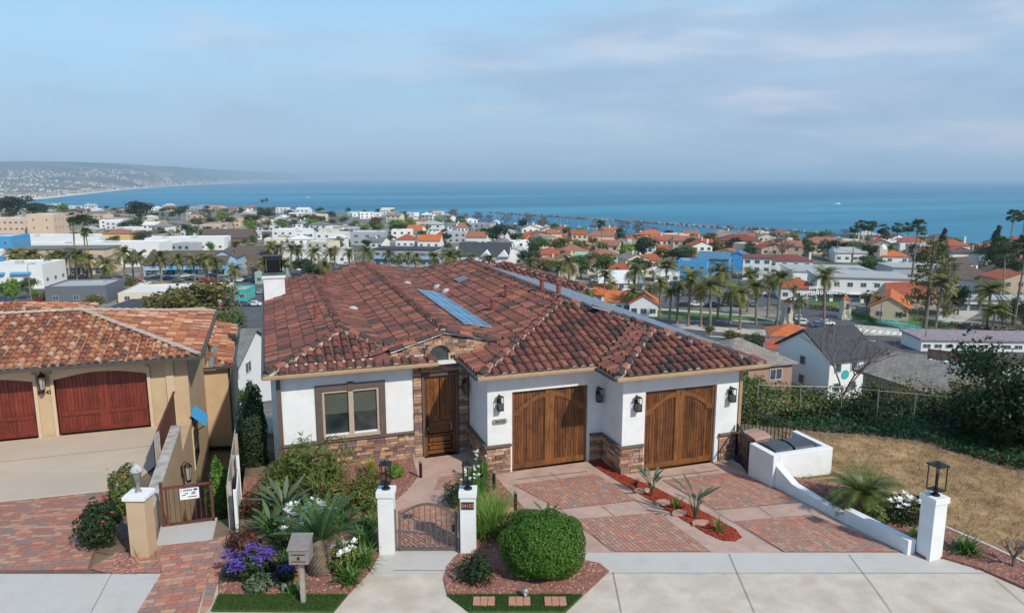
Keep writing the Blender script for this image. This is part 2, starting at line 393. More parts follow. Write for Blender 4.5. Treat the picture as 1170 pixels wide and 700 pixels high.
M['trunkp'] = mat('palm_trunk', (.21, .16, .115), .95, .3, 6, .7, 20)
M['greywood'] = mat_wood('weathered_fence_wood', (.32, .28, .24), (.42, .38, .33), (.2, .165, .135), .85, .15)
M['shadegrey'] = mat('dark_vinyl_cover', (.045, .05, .058), .5, .15, 5)
M['blue'] = mat('blue_plastic', (.045, .33, .62), .4, .08, 6)
M['blackplastic'] = mat('black_plastic', (.02, .02, .022), .4, .1, 6)
M['brass'] = mat('brass', (.45, .30, .12), .4, .1, 9, metal=.7)
def glass(name, c=(.03, .04, .045), rough=.08):
    m, nt, b = new_mat(name)
    tcn = N(nt, 'ShaderNodeTexCoord'); n = N(nt, 'ShaderNodeTexNoise', inp={'Scale': 1.7, 'Detail': 2}); L(nt, tcn.outputs['Object'], n.inputs['Vector'])
    r = ramp(nt, [(.35, tuple(x*.6 for x in c)), (.65, tuple(x*1.5 for x in c))]); L(nt, n.outputs[0], r.inputs[0]); L(nt, r.outputs[0], b.inputs['Base Color'])
    b.inputs['Roughness'].default_value = rough; b.inputs['Specular IOR Level'].default_value = .8
    return m
M['glass'] = glass('dark_window_glass')
M['glassblue'] = glass('blue_window_glass', (.05, .075, .10), .12)
# ================================================================== GROUND SHEETS
def struct(o): o['kind'] = 'structure'; return o
def sunken(x, y):
    """side yard of the neighbour falls away behind its gate"""
    if -3.15 < x < -1.0 and y > 18.3: return -min(3.2, (y-18.3)*.42)
    return 0
def ground_z(x, y):
    u, d = toUD(x, y)
    z = terr(x, y)
    s = sunken(x, y)
    if s < 0: z = min(z, s)
    if x > 13.3 and d < 24: z = min(.34, g_near(x, y)+.22)+.03*math.sin(x*.9)*math.sin(y*.7)
    return z
xs = np.arange(-34, 46, .25); ys = np.arange(-12, 36, .25)
V = []; 
for y in ys:
    for x in xs: V.append((x, y, ground_z(x, y)-.02))
nx = len(xs); i, j = np.meshgrid(np.arange(nx-1), np.arange(len(ys)-1))
a = (j*nx+i).ravel(); Fq = np.stack([a, a+1, a+nx+1, a+nx], 1)
m_gr, nt, b = new_mat('lot_ground')
tcn = N(nt, 'ShaderNodeTexCoord'); n = N(nt, 'ShaderNodeTexNoise', inp={'Scale': .5, 'Detail': 8, 'Roughness': .7}); L(nt, tcn.outputs['Object'], n.inputs[0])
r = ramp(nt, [(.35, (.13, .085, .055)), (.5, (.20, .14, .085)), (.62, (.10, .10, .045))]); L(nt, n.outputs[0], r.inputs[0]); L(nt, r.outputs[0], b.inputs[0]); b.inputs['Roughness'].default_value = 1
struct(link_mesh('ground', fast_mesh('ground', V, Fq, m_gr, True)))

def sheet(name, pts, m, off, zf=g_near, parent=None, kind='structure', skirt=.0):
    bm = bmesh.new(); f = bm.faces.new([bm.verts.new((p[0], p[1], 0)) for p in pts])
    for dd in (14.9, 20.2):
        bmesh.ops.bisect_plane(bm, geom=bm.verts[:]+bm.edges[:]+bm.faces[:], plane_co=(fw[0]*dd, fw[1]*dd, 0), plane_no=(fw[0], fw[1], 0))
    bmesh.ops.triangulate(bm, faces=bm.faces[:])
    if skirt:
        ed = [e for e in bm.edges if len(e.link_faces) == 1]
        r_ = bmesh.ops.extrude_edge_only(bm, edges=ed); low = set(v for v in r_['geom'] if isinstance(v, bmesh.types.BMVert))
    else: low = set()
    for v in bm.verts: v.co.z = zf(v.co.x, v.co.y)+off-(skirt if v in low else 0)
    bmesh.ops.recalc_face_normals(bm, faces=bm.faces[:])
    me = bpy.data.meshes.new(name); bm.to_mesh(me); bm.free(); me.materials.append(m)
    up = sum(p.normal.z*p.area for p in me.polygons)
    if up < 0: me.flip_normals()
    o = link_mesh(name, me, parent)
    if kind and not parent: o['kind'] = kind
    return o
P2 = lambda px, py: tuple(G(px, py)[:2])
def U(u, d): return tuple(UD(u, d)[:2])
sheet('sidewalk', [U(-22, 3), U(32, 3), U(32, 14.05), U(-22, 14.05)], M['concrete'], .004, skirt=.02)
sheet('sidewalk_back_band', [U(-3.45, 14.05), U(26, 14.05), U(26, 14.9), U(-1.0, 14.9), U(-1.0, 15.2), U(-3.45, 15.2)], M['concrete2'], .006)
sheet('apron', [U(-22, 10), U(-6.2, 10), U(-6.2, 14.03), U(-22, 14.03)], M['concrete2'], .009)
# ---- joints in the concrete (saw cuts)
def joint(pts, w=.012, off=.011, m='jointline'):
    for (a, b_) in zip(pts, pts[1:]):
        a = Vector((*a, 0)); b_ = Vector((*b_, 0)); n_ = (b_-a).cross(Vector((0, 0, 1))).normalized()*w/2
        JB.append([a+n_, b_+n_, b_-n_, a-n_])
JB = []
for pts in ([(833, 633), (862, 700)], [(970, 634), (1000, 673), (1019, 700)], [(700.5, 654), (710, 700)], [(1138, 663), (1172, 692)], [(128, 655), (104, 700)]):
    joint([P2(*p) for p in pts])
joint([P2(450, 652), P2(511, 652)], .012); joint([U(6.5, 14.05), U(11, 14.05)], .008); joint([U(1.9, 14.05), U(6.5, 14.05)], .006)
# ---- driveways of the main house: pink stamped concrete with inset paver fields
sheet('driveway', [(5.95, 19.15), (5.95, 13.7), U(1.3, 14.9), U(8.9, 14.9), (13.12, 11.3), (13.1, 16.6), (13.46, 17.85), (9.5, 17.86), (9.5, 19.15)], M['pinkcon'], .012, skirt=.02)
def clip_poly(sub, clip):
    """Sutherland-Hodgman, clip convex and counter-clockwise"""
    out = sub
    for (ax, ay), (bx, by) in zip(clip, clip[1:]+clip[:1]):
        inp = out; out = []
        if not inp: return []
        def ins(p): return (bx-ax)*(p[1]-ay)-(by-ay)*(p[0]-ax) >= 0
        for p, q in zip(inp, inp[1:]+inp[:1]):
            ip, iq = ins(p), ins(q)
            if ip: out.append(p)
            if ip != iq:
                d1 = (bx-ax)*(p[1]-ay)-(by-ay)*(p[0]-ax); d2 = (bx-ax)*(q[1]-ay)-(by-ay)*(q[0]-ax)
                t = d1/(d1-d2); out.append((p[0]+(q[0]-p[0])*t, p[1]+(q[1]-p[1])*t))
    return out
def ccw(p):
    s = sum(a[0]*b_[1]-a[1]*b_[0] for a, b_ in zip(p, p[1:]+p[:1])); return p if s > 0 else p[::-1]
def pavers(name, clip, ang, w, m, off, pattern='herring', gap=.007, zf=g_near, Lr=2):
    clip = ccw([tuple(c) for c in clip]); cx = sum(p[0] for p in clip)/len(clip); cy = sum(p[1] for p in clip)/len(clip)
    ca, sa = math.cos(ang), math.sin(ang); rad = max(math.hypot(p[0]-cx, p[1]-cy) for p in clip)
    n_ = int(rad/w)+3; mb = MB()
    def brick(x0, y0, x1, y1):
        q = [(x0+gap/2, y0+gap/2), (x1-gap/2, y0+gap/2), (x1-gap/2, y1-gap/2), (x0+gap/2, y1-gap/2)]
        q = [(cx+x*ca-y*sa, cy+x*sa+y*ca) for x, y in q]
        if all(math.hypot(x-cx, y-cy) > rad+.3 for x, y in q): return
        q = clip_poly(q, clip)
        if len(q) < 3: return
        dz = off+rnd.uniform(-.0015, .0015); mb.poly([(x, y, zf(x, y)+dz) for x, y in q])
    if pattern == 'herring':
        for a in range(-n_, n_+1):
            for b_ in range(-n_, n_+1):
                k = (a-b_) % 4
                if k == 0: brick(a*w, b_*w, (a+2)*w, (b_+1)*w)
                elif k == 3: brick(a*w, b_*w, (a+1)*w, (b_+2)*w)
    else:
        L_ = w*Lr
        for b_ in range(-n_, n_+1):
            x = -rad-2+rnd.random()*L_
            while x < rad+1:
                l_ = L_*rnd.choice((.67, 1, 1, 1.33)); brick(x, b_*w, x+l_, (b_+1)*w); x += l_
    return mb.build(name, m)
def field(pts, ang, w, m, **k):
    k = dict(pattern='bond', gap=.011, Lr=2)
    pts = [P2(*p) for p in pts]
    sheet('paver_joints', pts, M['joint'], .020)
    struct(pavers('driveway_pavers', pts, ang, w, m, .026, **k))
H1 = R(90)
field([(586, 554), (682, 542), (728, 572), (640, 582)], H1, .105, M['paver'])
field([(651, 594), (752, 586), (812, 630.5), (703, 630.5)], H1, .105, M['paver'])
field([(757, 549), (835, 540), (868, 547), (913, 574), (818, 583)], H1, .105, M['paver'])
field([(839, 596), (928, 588), (1036, 631), (896, 631)], H1, .105, M['paver'])
for pts in ([(640, 582), (728, 572)], [(651, 594), (752, 586)], [(818, 583), (913, 574)], [(839, 596), (928, 588)],
            [(586, 554), (640, 582), (700, 631)], [(682, 542), (812, 631)], [(757, 549), (895, 631)], [(687, 578), (702, 590)], [(866, 579), (884, 592)], [(628, 540), (640, 548)], [(790, 536), (800, 543)]):
    q = [P2(*p) for p in pts]
    for a_, b_ in zip(q, q[1:]): joint([a_, b_], .014, .0)
for pts in ([(590, 548), (671, 538.5)], [(742, 547), (822, 537)]): joint([P2(*p) for p in pts], .035, .0)   # trench drains
mb = MB()
for q in JB:
    mids = q
    mb.poly([(v.x, v.y, g_near(v.x, v.y)+.0215) for v in q])
struct(mb.build('concrete_joints', M['jointline']))
# ---- neighbour's drive
sheet('neighbour_driveway', [(-20, 21.3), (-4.15, 21.3), (-3.3, 24), (-3.1, 27.0), (-20, 27.0)], M['nbrcon'], .012, skirt=.02)
struct(MB().prism([(-20, 24.95), (-3.4, 24.95), (-3.4, 24.97), (-20, 24.97)], .0135, .0165).build('driveway_joint', M['jointline']))
struct(MB().prism([(-20, 21.28), (-4.2, 21.28), (-4.2, 21.36), (-20, 21.36)], lambda x, y: g_near(x, y)+.01, lambda x, y: g_near(x, y)+.03).build('driveway_edge_strip', M['concrete']))
np_ = [(-20, 21.28), (-4.35, 21.28), (-4.2, 19.0), (-3.95, 16.3), U(-8.6, 14.03), U(-20, 14.03)]
sheet('neighbour_paver_joints', np_, M['joint'], .012)
for q in ([(-16, 21.28), (-4.35, 21.28), (-4.1, 17.5), (-4.0, 16.36), U(-15.5, 14.03)], [(-4.0, 16.4), P2(120, 654.5), P2(184, 654.5), P2(180, 634), (-3.6, 16.9)]):
    struct(pavers('neighbour_pavers', q, R(-12), .13, M['paver2'], .018, 'bond', Lr=1.75))
# brick path to the neighbour's side gate and its concrete landing
bp = [P2(150, 712), P2(185, 655), P2(178, 634), (-2.75, 17.0), (-1.25, 17.05), P2(240, 655), P2(222, 712)]
sheet('brick_walk_joints', bp, M['joint'], .022)
for q in ([P2(185, 655), P2(178, 634), (-2.75, 17.0), (-1.25, 17.05), P2(240, 655)], [P2(150, 712), P2(185, 655), P2(240, 655), P2(222, 712)]): struct(pavers('brick_walk', q, R(-4), .15, M['paver2'], .028, 'bond', Lr=1.4))
sheet('planting_bed', [(-4.25, 21.2), (-3.2, 21.2), (-3.2, 17.1), (-3.75, 16.95), (-4.05, 17.2)], M['soil'], .03, skirt=.04)
bp2 = [P2(250, 616), P2(263, 612), P2(243, 690), P2(225, 712), P2(222, 712), P2(240, 655)]
struct(pavers('brick_border', ccw(bp2), R(-20), .2, M['paver2'], .034, 'bond', Lr=1.5))
sheet('gate_landing', [(-2.78, 17.0), (-1.58, 16.97), (-1.55, 18.3), (-2.82, 18.3)], M['concrete2'], .03, skirt=.1)
# ---- planting beds, turf, front path
BEDL = [(-1.0, 17.2), P2(262, 614), P2(250, 662), P2(250, 682), P2(396, 682), P2(424, 652), P2(434, 633), (2.25, 15.25), (2.5, 16.6), (2.75, 17.8), (3.3, 18.6), (3.8, 19.6), (3.95, 21.12), (.1, 21.12), (-1.0, 21.12)]
TURFL = [P2(242, 699), P2(250, 681), P2(397, 681), P2(381, 700)]
BEDR = [P2(512, 682), P2(507, 662), P2(511, 647), P2(524, 633), (4.05, 14.55), (4.3, 16.0), (4.7, 17.3), (5.2, 18.6), (5.55, 19.15), (5.93, 19.15), (5.93, 13.75), P2(669, 641), P2(684, 644), P2(696, 653), P2(665, 682)]
TURFR = [P2(511, 681), P2(666, 681), P2(646, 700), P2(536, 700)]
PATH = [(2.3, 15.15), (3.75, 14.7), (4.1, 15.9), (4.55, 17.3), (5.1, 18.5), (5.78, 19.3), (5.78, 21.12), (3.95, 21.12), (3.8, 19.6), (3.3, 18.6), (2.75, 17.8), (2.5, 16.6)]
STRIP = [(9.02, 19.12), (9.5, 19.12), (9.5, 17.9), (9.9, 16.6), (10.25, 14.2), (10.3, 13.5), (10.15, 13.1), (9.9, 12.98), (9.65, 13.1), (9.52, 13.5), (9.35, 15.3)]
BED3 = [(13.32, 10.9), (13.32, 15.5), (13.65, 15.5), (14.23, 14.65), (14.69, 13.63), (14.93, 12.5), (14.95, 11.7), (15.09, 10.78), (15.15, 9.93), (15.28, 9.0), (15.5, 7.6), P2(1240, 704), P2(1172, 674), P2(1120, 651), P2(1078, 638.5)]
def zr(off): return lambda x, y: g_near(x, y)+off
sheet('front_path', PATH, M['pinkcon'], .03, skirt=.06)
for q in ([(2.45, 15.2), (3.7, 14.85), (4.0, 15.9), (4.35, 17.0), (3.6, 17.6), (2.85, 17.3)], [(4.0, 18.4), (4.75, 18.3), (5.2, 19.2), (4.4, 19.4)]):
    sheet('path_paver_joints', q, M['joint'], .036); struct(pavers('path_pavers', q, R(30), .12, M['paver'], .04))
sheet('planting_bed', BEDL, M['gravelbase'], .035, skirt=.06)
sheet('planting_bed', BEDR, M['gravelbase'], .035, skirt=.06)
sheet('planting_bed', BED3, M['gravelbase'], .06, skirt=.08, zf=lambda x, y: max(g_near(x, y), ground_z(x, y)) if x > 13.3 else g_near(x, y))
sheet('mulch_bed', STRIP, M['mulchbase'], .03, skirt=.03)
sheet('turf', TURFL, M['turf'], .05, skirt=.05); sheet('turf', TURFR, M['turf'], .05, skirt=.05)
def inpoly(x, y, P):
    c = False; j = len(P)-1
    for i in range(len(P)):
        if ((P[i][1] > y) != (P[j][1] > y)) and (x < (P[j][0]-P[i][0])*(y-P[i][1])/(P[j][1]-P[i][1])+P[i][0]): c = not c
        j = i
    return c
def scatter(P, n):
    x0, x1 = min(p[0] for p in P), max(p[0] for p in P); y0, y1 = min(p[1] for p in P), max(p[1] for p in P); out = []
    while len(out) < n:
        x, y = rnd.uniform(x0, x1), rnd.uniform(y0, y1)
        if inpoly(x, y, P): out.append((x, y))
    return out
def pebbles(name, P, n, m, off, r0, r1, flat=.6, zf=g_near, label=None):
    V = []; Fa = []
    base = np.array([(1,0,0),(0,1,0),(-1,0,0),(0,-1,0),(0,0,1),(0,0,-.6)], float); fc = [(0,1,4),(1,2,4),(2,3,4),(3,0,4)]
    for k, (x, y) in enumerate(scatter(P, n)):
        s = rnd.uniform(r0, r1); a = rnd.random()*6.28; q = base*np.array([s, s*rnd.uniform(.5, .9), s*flat])
        c, t = math.cos(a), math.sin(a); q = np.stack([q[:,0]*c-q[:,1]*t, q[:,0]*t+q[:,1]*c, q[:,2]], 1)+np.array([x, y, zf(x, y)+off]); V.append(q)
        Fa += [tuple(i+6*k for i in f) for f in fc]
    o = link_mesh(name, fast_mesh(name, np.concatenate(V), np.array(Fa), m)); o['kind'] = 'stuff'
    if label: o['label'] = label; o['category'] = 'gravel' if 'gravel' in name else 'mulch'
    return o
pebbles('gravel', BEDL, 5200, M['gravel'], .035, .018, .04, label='red lava gravel covering the left front planting bed')
pebbles('gravel', BEDR, 4600, M['gravel'], .035, .018, .04, label='red lava gravel around the round clipped bush')
pebbles('gravel', BED3, 1900, M['gravel'], .06, .02, .045, zf=lambda x, y: max(g_near(x, y), ground_z(x, y)), label='reddish gravel in the bed beside the right lantern pillar')
pebbles('gravel', [P2(128, 656), P2(156, 656), P2(158, 632), P2(130, 632)], 500, M['gravel'], .02, .02, .04, label='pink gravel patch at the foot of the tan pillar')
pebbles('mulch', STRIP, 3800, M['mulch'], .03, .02, .045, .4, label='bright red wood mulch in the strip between the driveways')
def blades(name, P, n, m, off, h0, h1, w_=.006, zf=g_near, lean=.5, label=None, cat='grass'):
    pts = scatter(P, n); V = np.zeros((n, 4, 3)); 
    for k, (x, y) in enumerate(pts):
        a = rnd.random()*6.28; h = rnd.uniform(h0, h1); z = zf(x, y)+off; c, s = math.cos(a), math.sin(a); lx, ly = rnd.uniform(-lean, lean)*h, rnd.uniform(-lean, lean)*h
        V[k] = [(x-c*w_, y-s*w_, z), (x+c*w_, y+s*w_, z), (x+lx+c*w_*.3, y+ly+s*w_*.3, z+h), (x+lx-c*w_*.3, y+ly-s*w_*.3, z+h)]
    o = link_mesh(name, fast_mesh(name, V.reshape(-1, 3), np.arange(4*n).reshape(-1, 4), m)); o['kind'] = 'stuff'
    if label: o['label'] = label; o['category'] = cat
    return o
blades('turf_grass', TURFL, 9000, M['blade'], .045, .02, .05, label='green turf strip in front of the left bed')
blades('turf_grass', TURFR, 9000, M['blade'], .045, .02, .05, label='green turf strip around the three paver squares')
# dry lot to the right
LOT = [(15.1, 15.2), (16.3, 15.5), (17.5, 13.3), (19.6, 10.7), (22, 8.1), (46, -4), (46, 10)]+[U(30, 24.2), U(8.2, 24.2)]
LOT = [(15.2, 17.3), (15.2, 15.45), (16.3, 15.5), (17.5, 13.3), (19.6, 10.7), (22, 8.1), (30, 1), (44, 1), U(34, 24.3), U(7.6, 24.3)]
BACK = [(40, 13.5), (24, 16.2), (15.3, 18.5), (14.6, 19.7), (13.7, 21.0), (13.1, 22.0), (11.8, 22.6), (10.3, 22.9), (8.9, 23.4)]
LOT = [(15.05, 17.0), (15.05, 15.5), (13.35, 15.5), (13.35, 10.9), P2(1110, 649), P2(1180, 680), P2(1300, 728), (24, -6), (44, -6)]+[U(*q) for q in BACK]
LOT = ccw(LOT)
LOTG = ccw([(15.05, 17.0), (15.05, 15.5), (13.65, 15.5), (14.23, 14.65), (14.69, 13.63), (14.95, 11.7), (15.28, 9.0), (15.5, 7.6), P2(1260, 706), (24, -6), (44, -6)]+[U(*q) for q in BACK])
lxs = np.arange(14, 46, .3); lys = np.arange(-6, 24, .3); V = []; idx = {}; Fs = []
for x in lxs:
    for y in lys:
        if inpoly(x, y, LOT): idx[(round(x, 2), round(y, 2))] = len(V); V.append((x, y, ground_z(x, y)+.012+rnd.uniform(0, .012)))
for x in lxs:
    for y in lys:
        k = [idx.get((round(x+a, 2), round(y+b_, 2))) for a, b_ in ((0, 0), (.3, 0), (.3, .3), (0, .3))]
        if None not in k: Fs.append(k)
struct(link_mesh('dry_lot', fast_mesh('dry_lot', V, np.array(Fs), M['drygrass'], True)))
blades('dry_grass', LOTG, 60000, M['straw'], .01, .03, .10, .008, zf=ground_z, lean=1.6, label='mown dry straw grass over the empty lot')
# concrete edging between the right bed and the lot
mb = MB(); pth = [(14.93, 12.2), (14.97, 11.7), (15.11, 10.78), (15.17, 9.93), (15.3, 9.0), (15.52, 7.6), (15.8, 6)]
for a, b_ in zip(pth, pth[1:]): mb.bar((*a, .38), (*b_, .38), .08, .12)
struct(mb.build('bed_edging', M['concrete2']))

# ================================================================== TILED ROOFS
class Roof:
    def __init__(s, comps): s.c = comps
    def at(s, x, y):
        best = (-1e9, None)
        for ci, (dom, pl) in enumerate(s.c):
            if dom[0] <= x <= dom[1] and dom[2] <= y <= dom[3]:
                z, k = min((a*x+b_*y+c, k) for k, (a, b_, c) in enumerate(pl))
                if z > best[0]: best = (z, (ci, k))
        return best
    def sheet(s, name, m, parent, res=.1, drop=.015):
        x0 = min(c[0][0] for c in s.c); x1 = max(c[0][1] for c in s.c); y0 = min(c[0][2] for c in s.c); y1 = max(c[0][3] for c in s.c)
        nx = int(round((x1-x0)/res))+1; ny = int(round((y1-y0)/res))+1
        gx = [x0+(x1-x0)*i/(nx-1) for i in range(nx)]; gy = [y0+(y1-y0)*i/(ny-1) for i in range(ny)]
        zz = [[s.at(x, y)[0] for x in gx] for y in gy]; mb = MB(); id_ = {}
        def vid(i, j):
            if (i, j) not in id_: id_[(i, j)] = len(mb.v); mb.v.append((gx[i], gy[j], zz[j][i]-drop))
            return id_[(i, j)]
        for j in range(ny-1):
            for i in range(nx-1):
                q = [zz[j][i], zz[j][i+1], zz[j+1][i+1], zz[j+1][i]]
                if min(q) > -100 and max(q)-min(q) < .28:
                    mb.f.append((vid(i, j), vid(i+1, j), vid(i+1, j+1), vid(i, j+1))); mb.m.append(0)
        return mb.build(name, m, parent)
    def tiles(s, name, m, parent, sp=.27, ex=.42, rad=.108, skip=None, endname=None, seg=5):
        V = []; Fa = []; pans = MB(); ends = MB(); nv = 0
        ang = [math.pi*k/seg for k in range(seg+1)]
        for ci, (dom, pl) in enumerate(s.c):
            for k, (a, b_, c) in enumerate(pl):
                sl = math.hypot(a, b_)
                if sl < .01: continue
                up = (a/sl, b_/sl); al = (-up[1], up[0]); cosl = 1/math.hypot(1, sl)
                alongx = abs(a) > abs(b_)
                lo, hi = (dom[2], dom[3]) if alongx else (dom[0], dom[1])
                slo, shi = (dom[0], dom[1]) if alongx else (dom[2], dom[3])
                ncol = int((hi-lo)/sp)
                off = ((hi-lo)-ncol*sp)/2
                for q in range(ncol):
                    t = lo+off+(q+.5)*sp; run = []
                    ss = slo+.02; cur = None
                    while ss <= shi:
                        x, y = (ss, t) if alongx else (t, ss)
                        ok = s.at(x, y)[1] == (ci, k) and not (skip and skip(x, y))
                        if ok:
                            if cur is None: cur = [ss, ss]
                            cur[1] = ss
                        elif cur: run.append(cur); cur = None
                        ss += .06
                    if cur: run.append(cur)
                    for r0, r1 in run:
                        if r1-r0 < .12: continue
                        # from the low end up
                        sgn = 1 if (a+b_) > 0 else -1
                        start, end = (r0, r1) if sgn > 0 else (r1, r0)
                        length = abs(end-start)/cosl; pos = -.03; first = True
                        while pos < length-.05:
                            tl = min(ex+.06, length-pos+.05)
                            jit = rnd.uniform(-.008, .008); lift0 = .034+rnd.uniform(0, .01); lift1 = .006
                            pts = []
                            for (w_, rr, lf) in ((pos, rad, lift0), (pos+tl, rad*.88, lift1)):
                                base = start+sgn*w_*cosl
                                for an in ang:
                                    o_ = math.cos(an)*rr+jit; hgt = math.sin(an)*rr*.92+lf
                                    x, y = (base, t+o_) if alongx else (t+o_, base)
                                    # along the pitch
                                    zc = (a*base+b_*t+c) if alongx else (a*t+b_*base+c)
                                    pts.append((x-up[0]*sl*hgt*.0, y, zc+hgt))
                            V += pts; n_ = seg+1
                            Fa += [(nv+i, nv+i+1, nv+n_+i+1, nv+n_+i) for i in range(seg)]
                            nv += 2*n_
                            # pan between the barrels
                            if pos > -.5:
                                bs = [start+sgn*w_*cosl for w_ in (pos, pos+tl)]; hw = sp/2
                                qv = []
                                for bb, lf in ((bs[0], .022), (bs[1], .004)):
                                    for o_ in (hw-rad*.6, hw+rad*.6):
                                        x, y = (bb, t+o_) if alongx else (t+o_, bb)
                                        zc = (a*bb+b_*t+c) if alongx else (a*t+b_*bb+c)
                                        qv.append((x, y, zc+lf))
                                pans.quad(qv[0], qv[1], qv[3], qv[2])
                            if first:
                                b0 = start+sgn*(pos+.03)*cosl; cpt = []
                                for an in ang:
                                    o_ = math.cos(an)*rad*.93+jit; hgt = math.sin(an)*rad*.82+lift0
                                    x, y = (b0, t+o_) if alongx else (t+o_, b0)
                                    zc = (a*b0+b_*t+c) if alongx else (a*t+b_*b0+c)
                                    cpt.append((x, y, zc+hgt))
                                ends.poly(cpt); first = False
                            pos += ex
        o = link_mesh(name, fast_mesh(name, V, np.array(Fa), m, False), parent)
        bb, rz = BASE[parent.name]
        me = o.data; co = np.array(V)-np.array(bb); me.vertices.foreach_set('co', co.astype(np.float32).ravel()); me.update()
        BASE[o.name] = (bb, rz)
        pans.build('pan_tiles', m, o); ends.build('tile_ends', M['tilend'], o)
        return o
    def caps(s, segs, m, parent, rad=.12, ex=.36, mortar=True, z_=.05):
        if len(segs) > 1:
            for sg_ in segs: s.caps([sg_], m, parent, rad, ex, mortar, z_)
            return
        mb = MB(); mo = MB()
        for a, b_ in segs:
            a = Vector(a); b_ = Vector(b_); Ln = (b_-a).length; d = (b_-a)/Ln; side = Vector((-d.y, d.x, 0)).normalized(); upv = side.cross(d)*-1
            if upv.z < 0: upv = -upv
            n_ = max(1, int(Ln/ex)); e_ = Ln/n_
            for i in range(n_):
                p0 = a+d*(i*e_-.02); p1 = a+d*((i+1)*e_+.05); vs = []
                lf = rnd.uniform(.0, .012)
                for p, rr, l in ((p0, rad, .03+lf), (p1, rad*.84, .0)):
                    for k in range(7):
                        an = math.pi*k/6; vs.append(p+side*math.cos(an)*rr+upv*(math.sin(an)*rr*.9+l+z_))
                mb.add(vs, [(k, k+1, 7+k+1, 7+k) for k in range(6)]+[tuple(range(7))[::-1]])
            if mortar:
                q = MB()
                for k in range(int(Ln/.12)):
                    p = a+d*(k*.12+.06); mo.obox(p+upv*(z_-.01+rnd.uniform(-.01, .008)), .15, .19+rnd.uniform(-.03, .05), .11, math.atan2(d.y, d.x), 0, -math.asin(max(-1, min(1, d.z))))
        o = mb.build('ridge_cap', m, parent)
        if mortar: mo.build('ridge_mortar', M['mortar'], o)
        return o

# ================================================================== MAIN HOUSE
s_ = .3
EZ = 3.1
def LX(x0): return (s_, 0, EZ-s_*x0)       # rises to the right from x0
def RX(x1): return (-s_, 0, EZ+s_*x1)
def FY(y0): return (0, s_, EZ-s_*y0)
def BY(y1): return (0, -s_, EZ+s_*y1)
comps = [
 ((-.24, 4.46, 20.75, 39.4), [LX(-.24), RX(4.46), FY(20.75), BY(39.4)]),
 ((-.24, 4.70, 20.75, 21.22), [FY(20.75)]),
 ((2.2, 7.6, 21.16, 40.5), [(s_, 0, 3.98-s_*5.02), (-.22, 0, 3.98+.22*5.02), BY(44)]),
 ((5.43, 14.0, 18.75, 39.8), [LX(5.43), RX(14.0), FY(18.75), BY(39.8)]),
 ((9.06, 14.0, 17.4, 22.2), [LX(9.06), RX(14.0), FY(17.4)]),
 ((11.0, 15.4, 32.5, 39.4), [LX(8.0), RX(15.4), FY(32.5), BY(39.6)]),
]
roof = Roof(comps)
house = thing('stucco_house', 'white stucco house with dark red clay tile roof, stone base and two arched-trim garage doors', 'house', (6.5, 19.5, 0))
def wall_y(mb, y0, y1, x0, x1, z0, z1, op=()):
    """wall lying along x with openings (xa,xb,za,zb)"""
    xs_ = sorted(set([x0, x1]+[v for o in op for v in o[:2]]))
    for a, b_ in zip(xs_, xs_[1:]):
        o = [q for q in op if q[0] <= a+1e-6 and q[1] >= b_-1e-6]
        if not o: mb.box(a, b_, y0, y1, z0, z1)
        else:
            if o[0][2] > z0+.001: mb.box(a, b_, y0, y1, z0, o[0][2])
            if o[0][3] < z1-.001: mb.box(a, b_, y0, y1, o[0][3], z1)
WT = 3.04
wm = MB()
# window wall, door wall, garage walls (front faces at these y)
wall_y(wm, 21.2, 21.42, .16, 4.02, .86, WT, [(1.30, 2.98, 1.06, 2.44)])
wall_y(wm, 19.2, 19.42, 5.8, 9.5, .88, WT, [(6.56, 9.0, .88, 2.45)])
wall_y(wm, 17.9, 18.12, 9.5, 13.46, .88, WT, [(10.24, 12.68, .88, 2.47)])
wm.box(5.8, 6.02, 19.42, 21.2, .88, WT); wm.box(9.5, 9.72, 18.12, 19.42, .88, WT)
wm.box(13.24, 13.46, 18.12, 38.5, -4, WT)
wm.box(.16, .38, 21.42, 24.0, -3, WT); wm.box(-.12, .1, 22.3, 38, -5, 3.0); wm.box(.1, .16, 22.3, 22.5, -3, 3.0)
wm.box(-.12, 13.24, 38, 38.2, -5, WT); wm.box(13.46, 15.0, 33.0, 33.2, -4, WT); wm.box(14.8, 15.0, 33.2, 39, -4, WT)
# below-belt pieces round the garage doors (jambs)
for xa, xb, yy in ((6.50, 6.56, 19.2), (9.0, 9.08, 19.2), (10.20, 10.24, 17.9), (12.68, 12.82, 17.9)): wm.box(xa, xb, yy, yy+.22, -.05, .88)
wm.build('wall', M['white'], house)
# wall backing behind the stone
sb = MB()
sb.box(.16, 4.33, 21.2, 21.42, -.4, .84); sb.box(4.02, 4.33, 21.2, 21.42, .84, WT); sb.box(5.39, 5.8, 21.2, 21.42, -.3, WT); sb.box(4.33, 5.39, 21.2, 21.42, 2.64, WT)
sb.box(5.8, 6.50, 19.2, 19.42, -.3, .84); sb.box(9.08, 9.5, 19.2, 19.42, -.3, .84); sb.box(9.5, 10.20, 17.9, 18.12, -.3, .84); sb.box(12.82, 13.46, 17.9, 18.12, -.3, .84)
sb.box(5.8, 6.02, 19.42, 21.2, -.3, .84); sb.box(9.5, 9.72, 18.12, 19.42, -.3, .84)
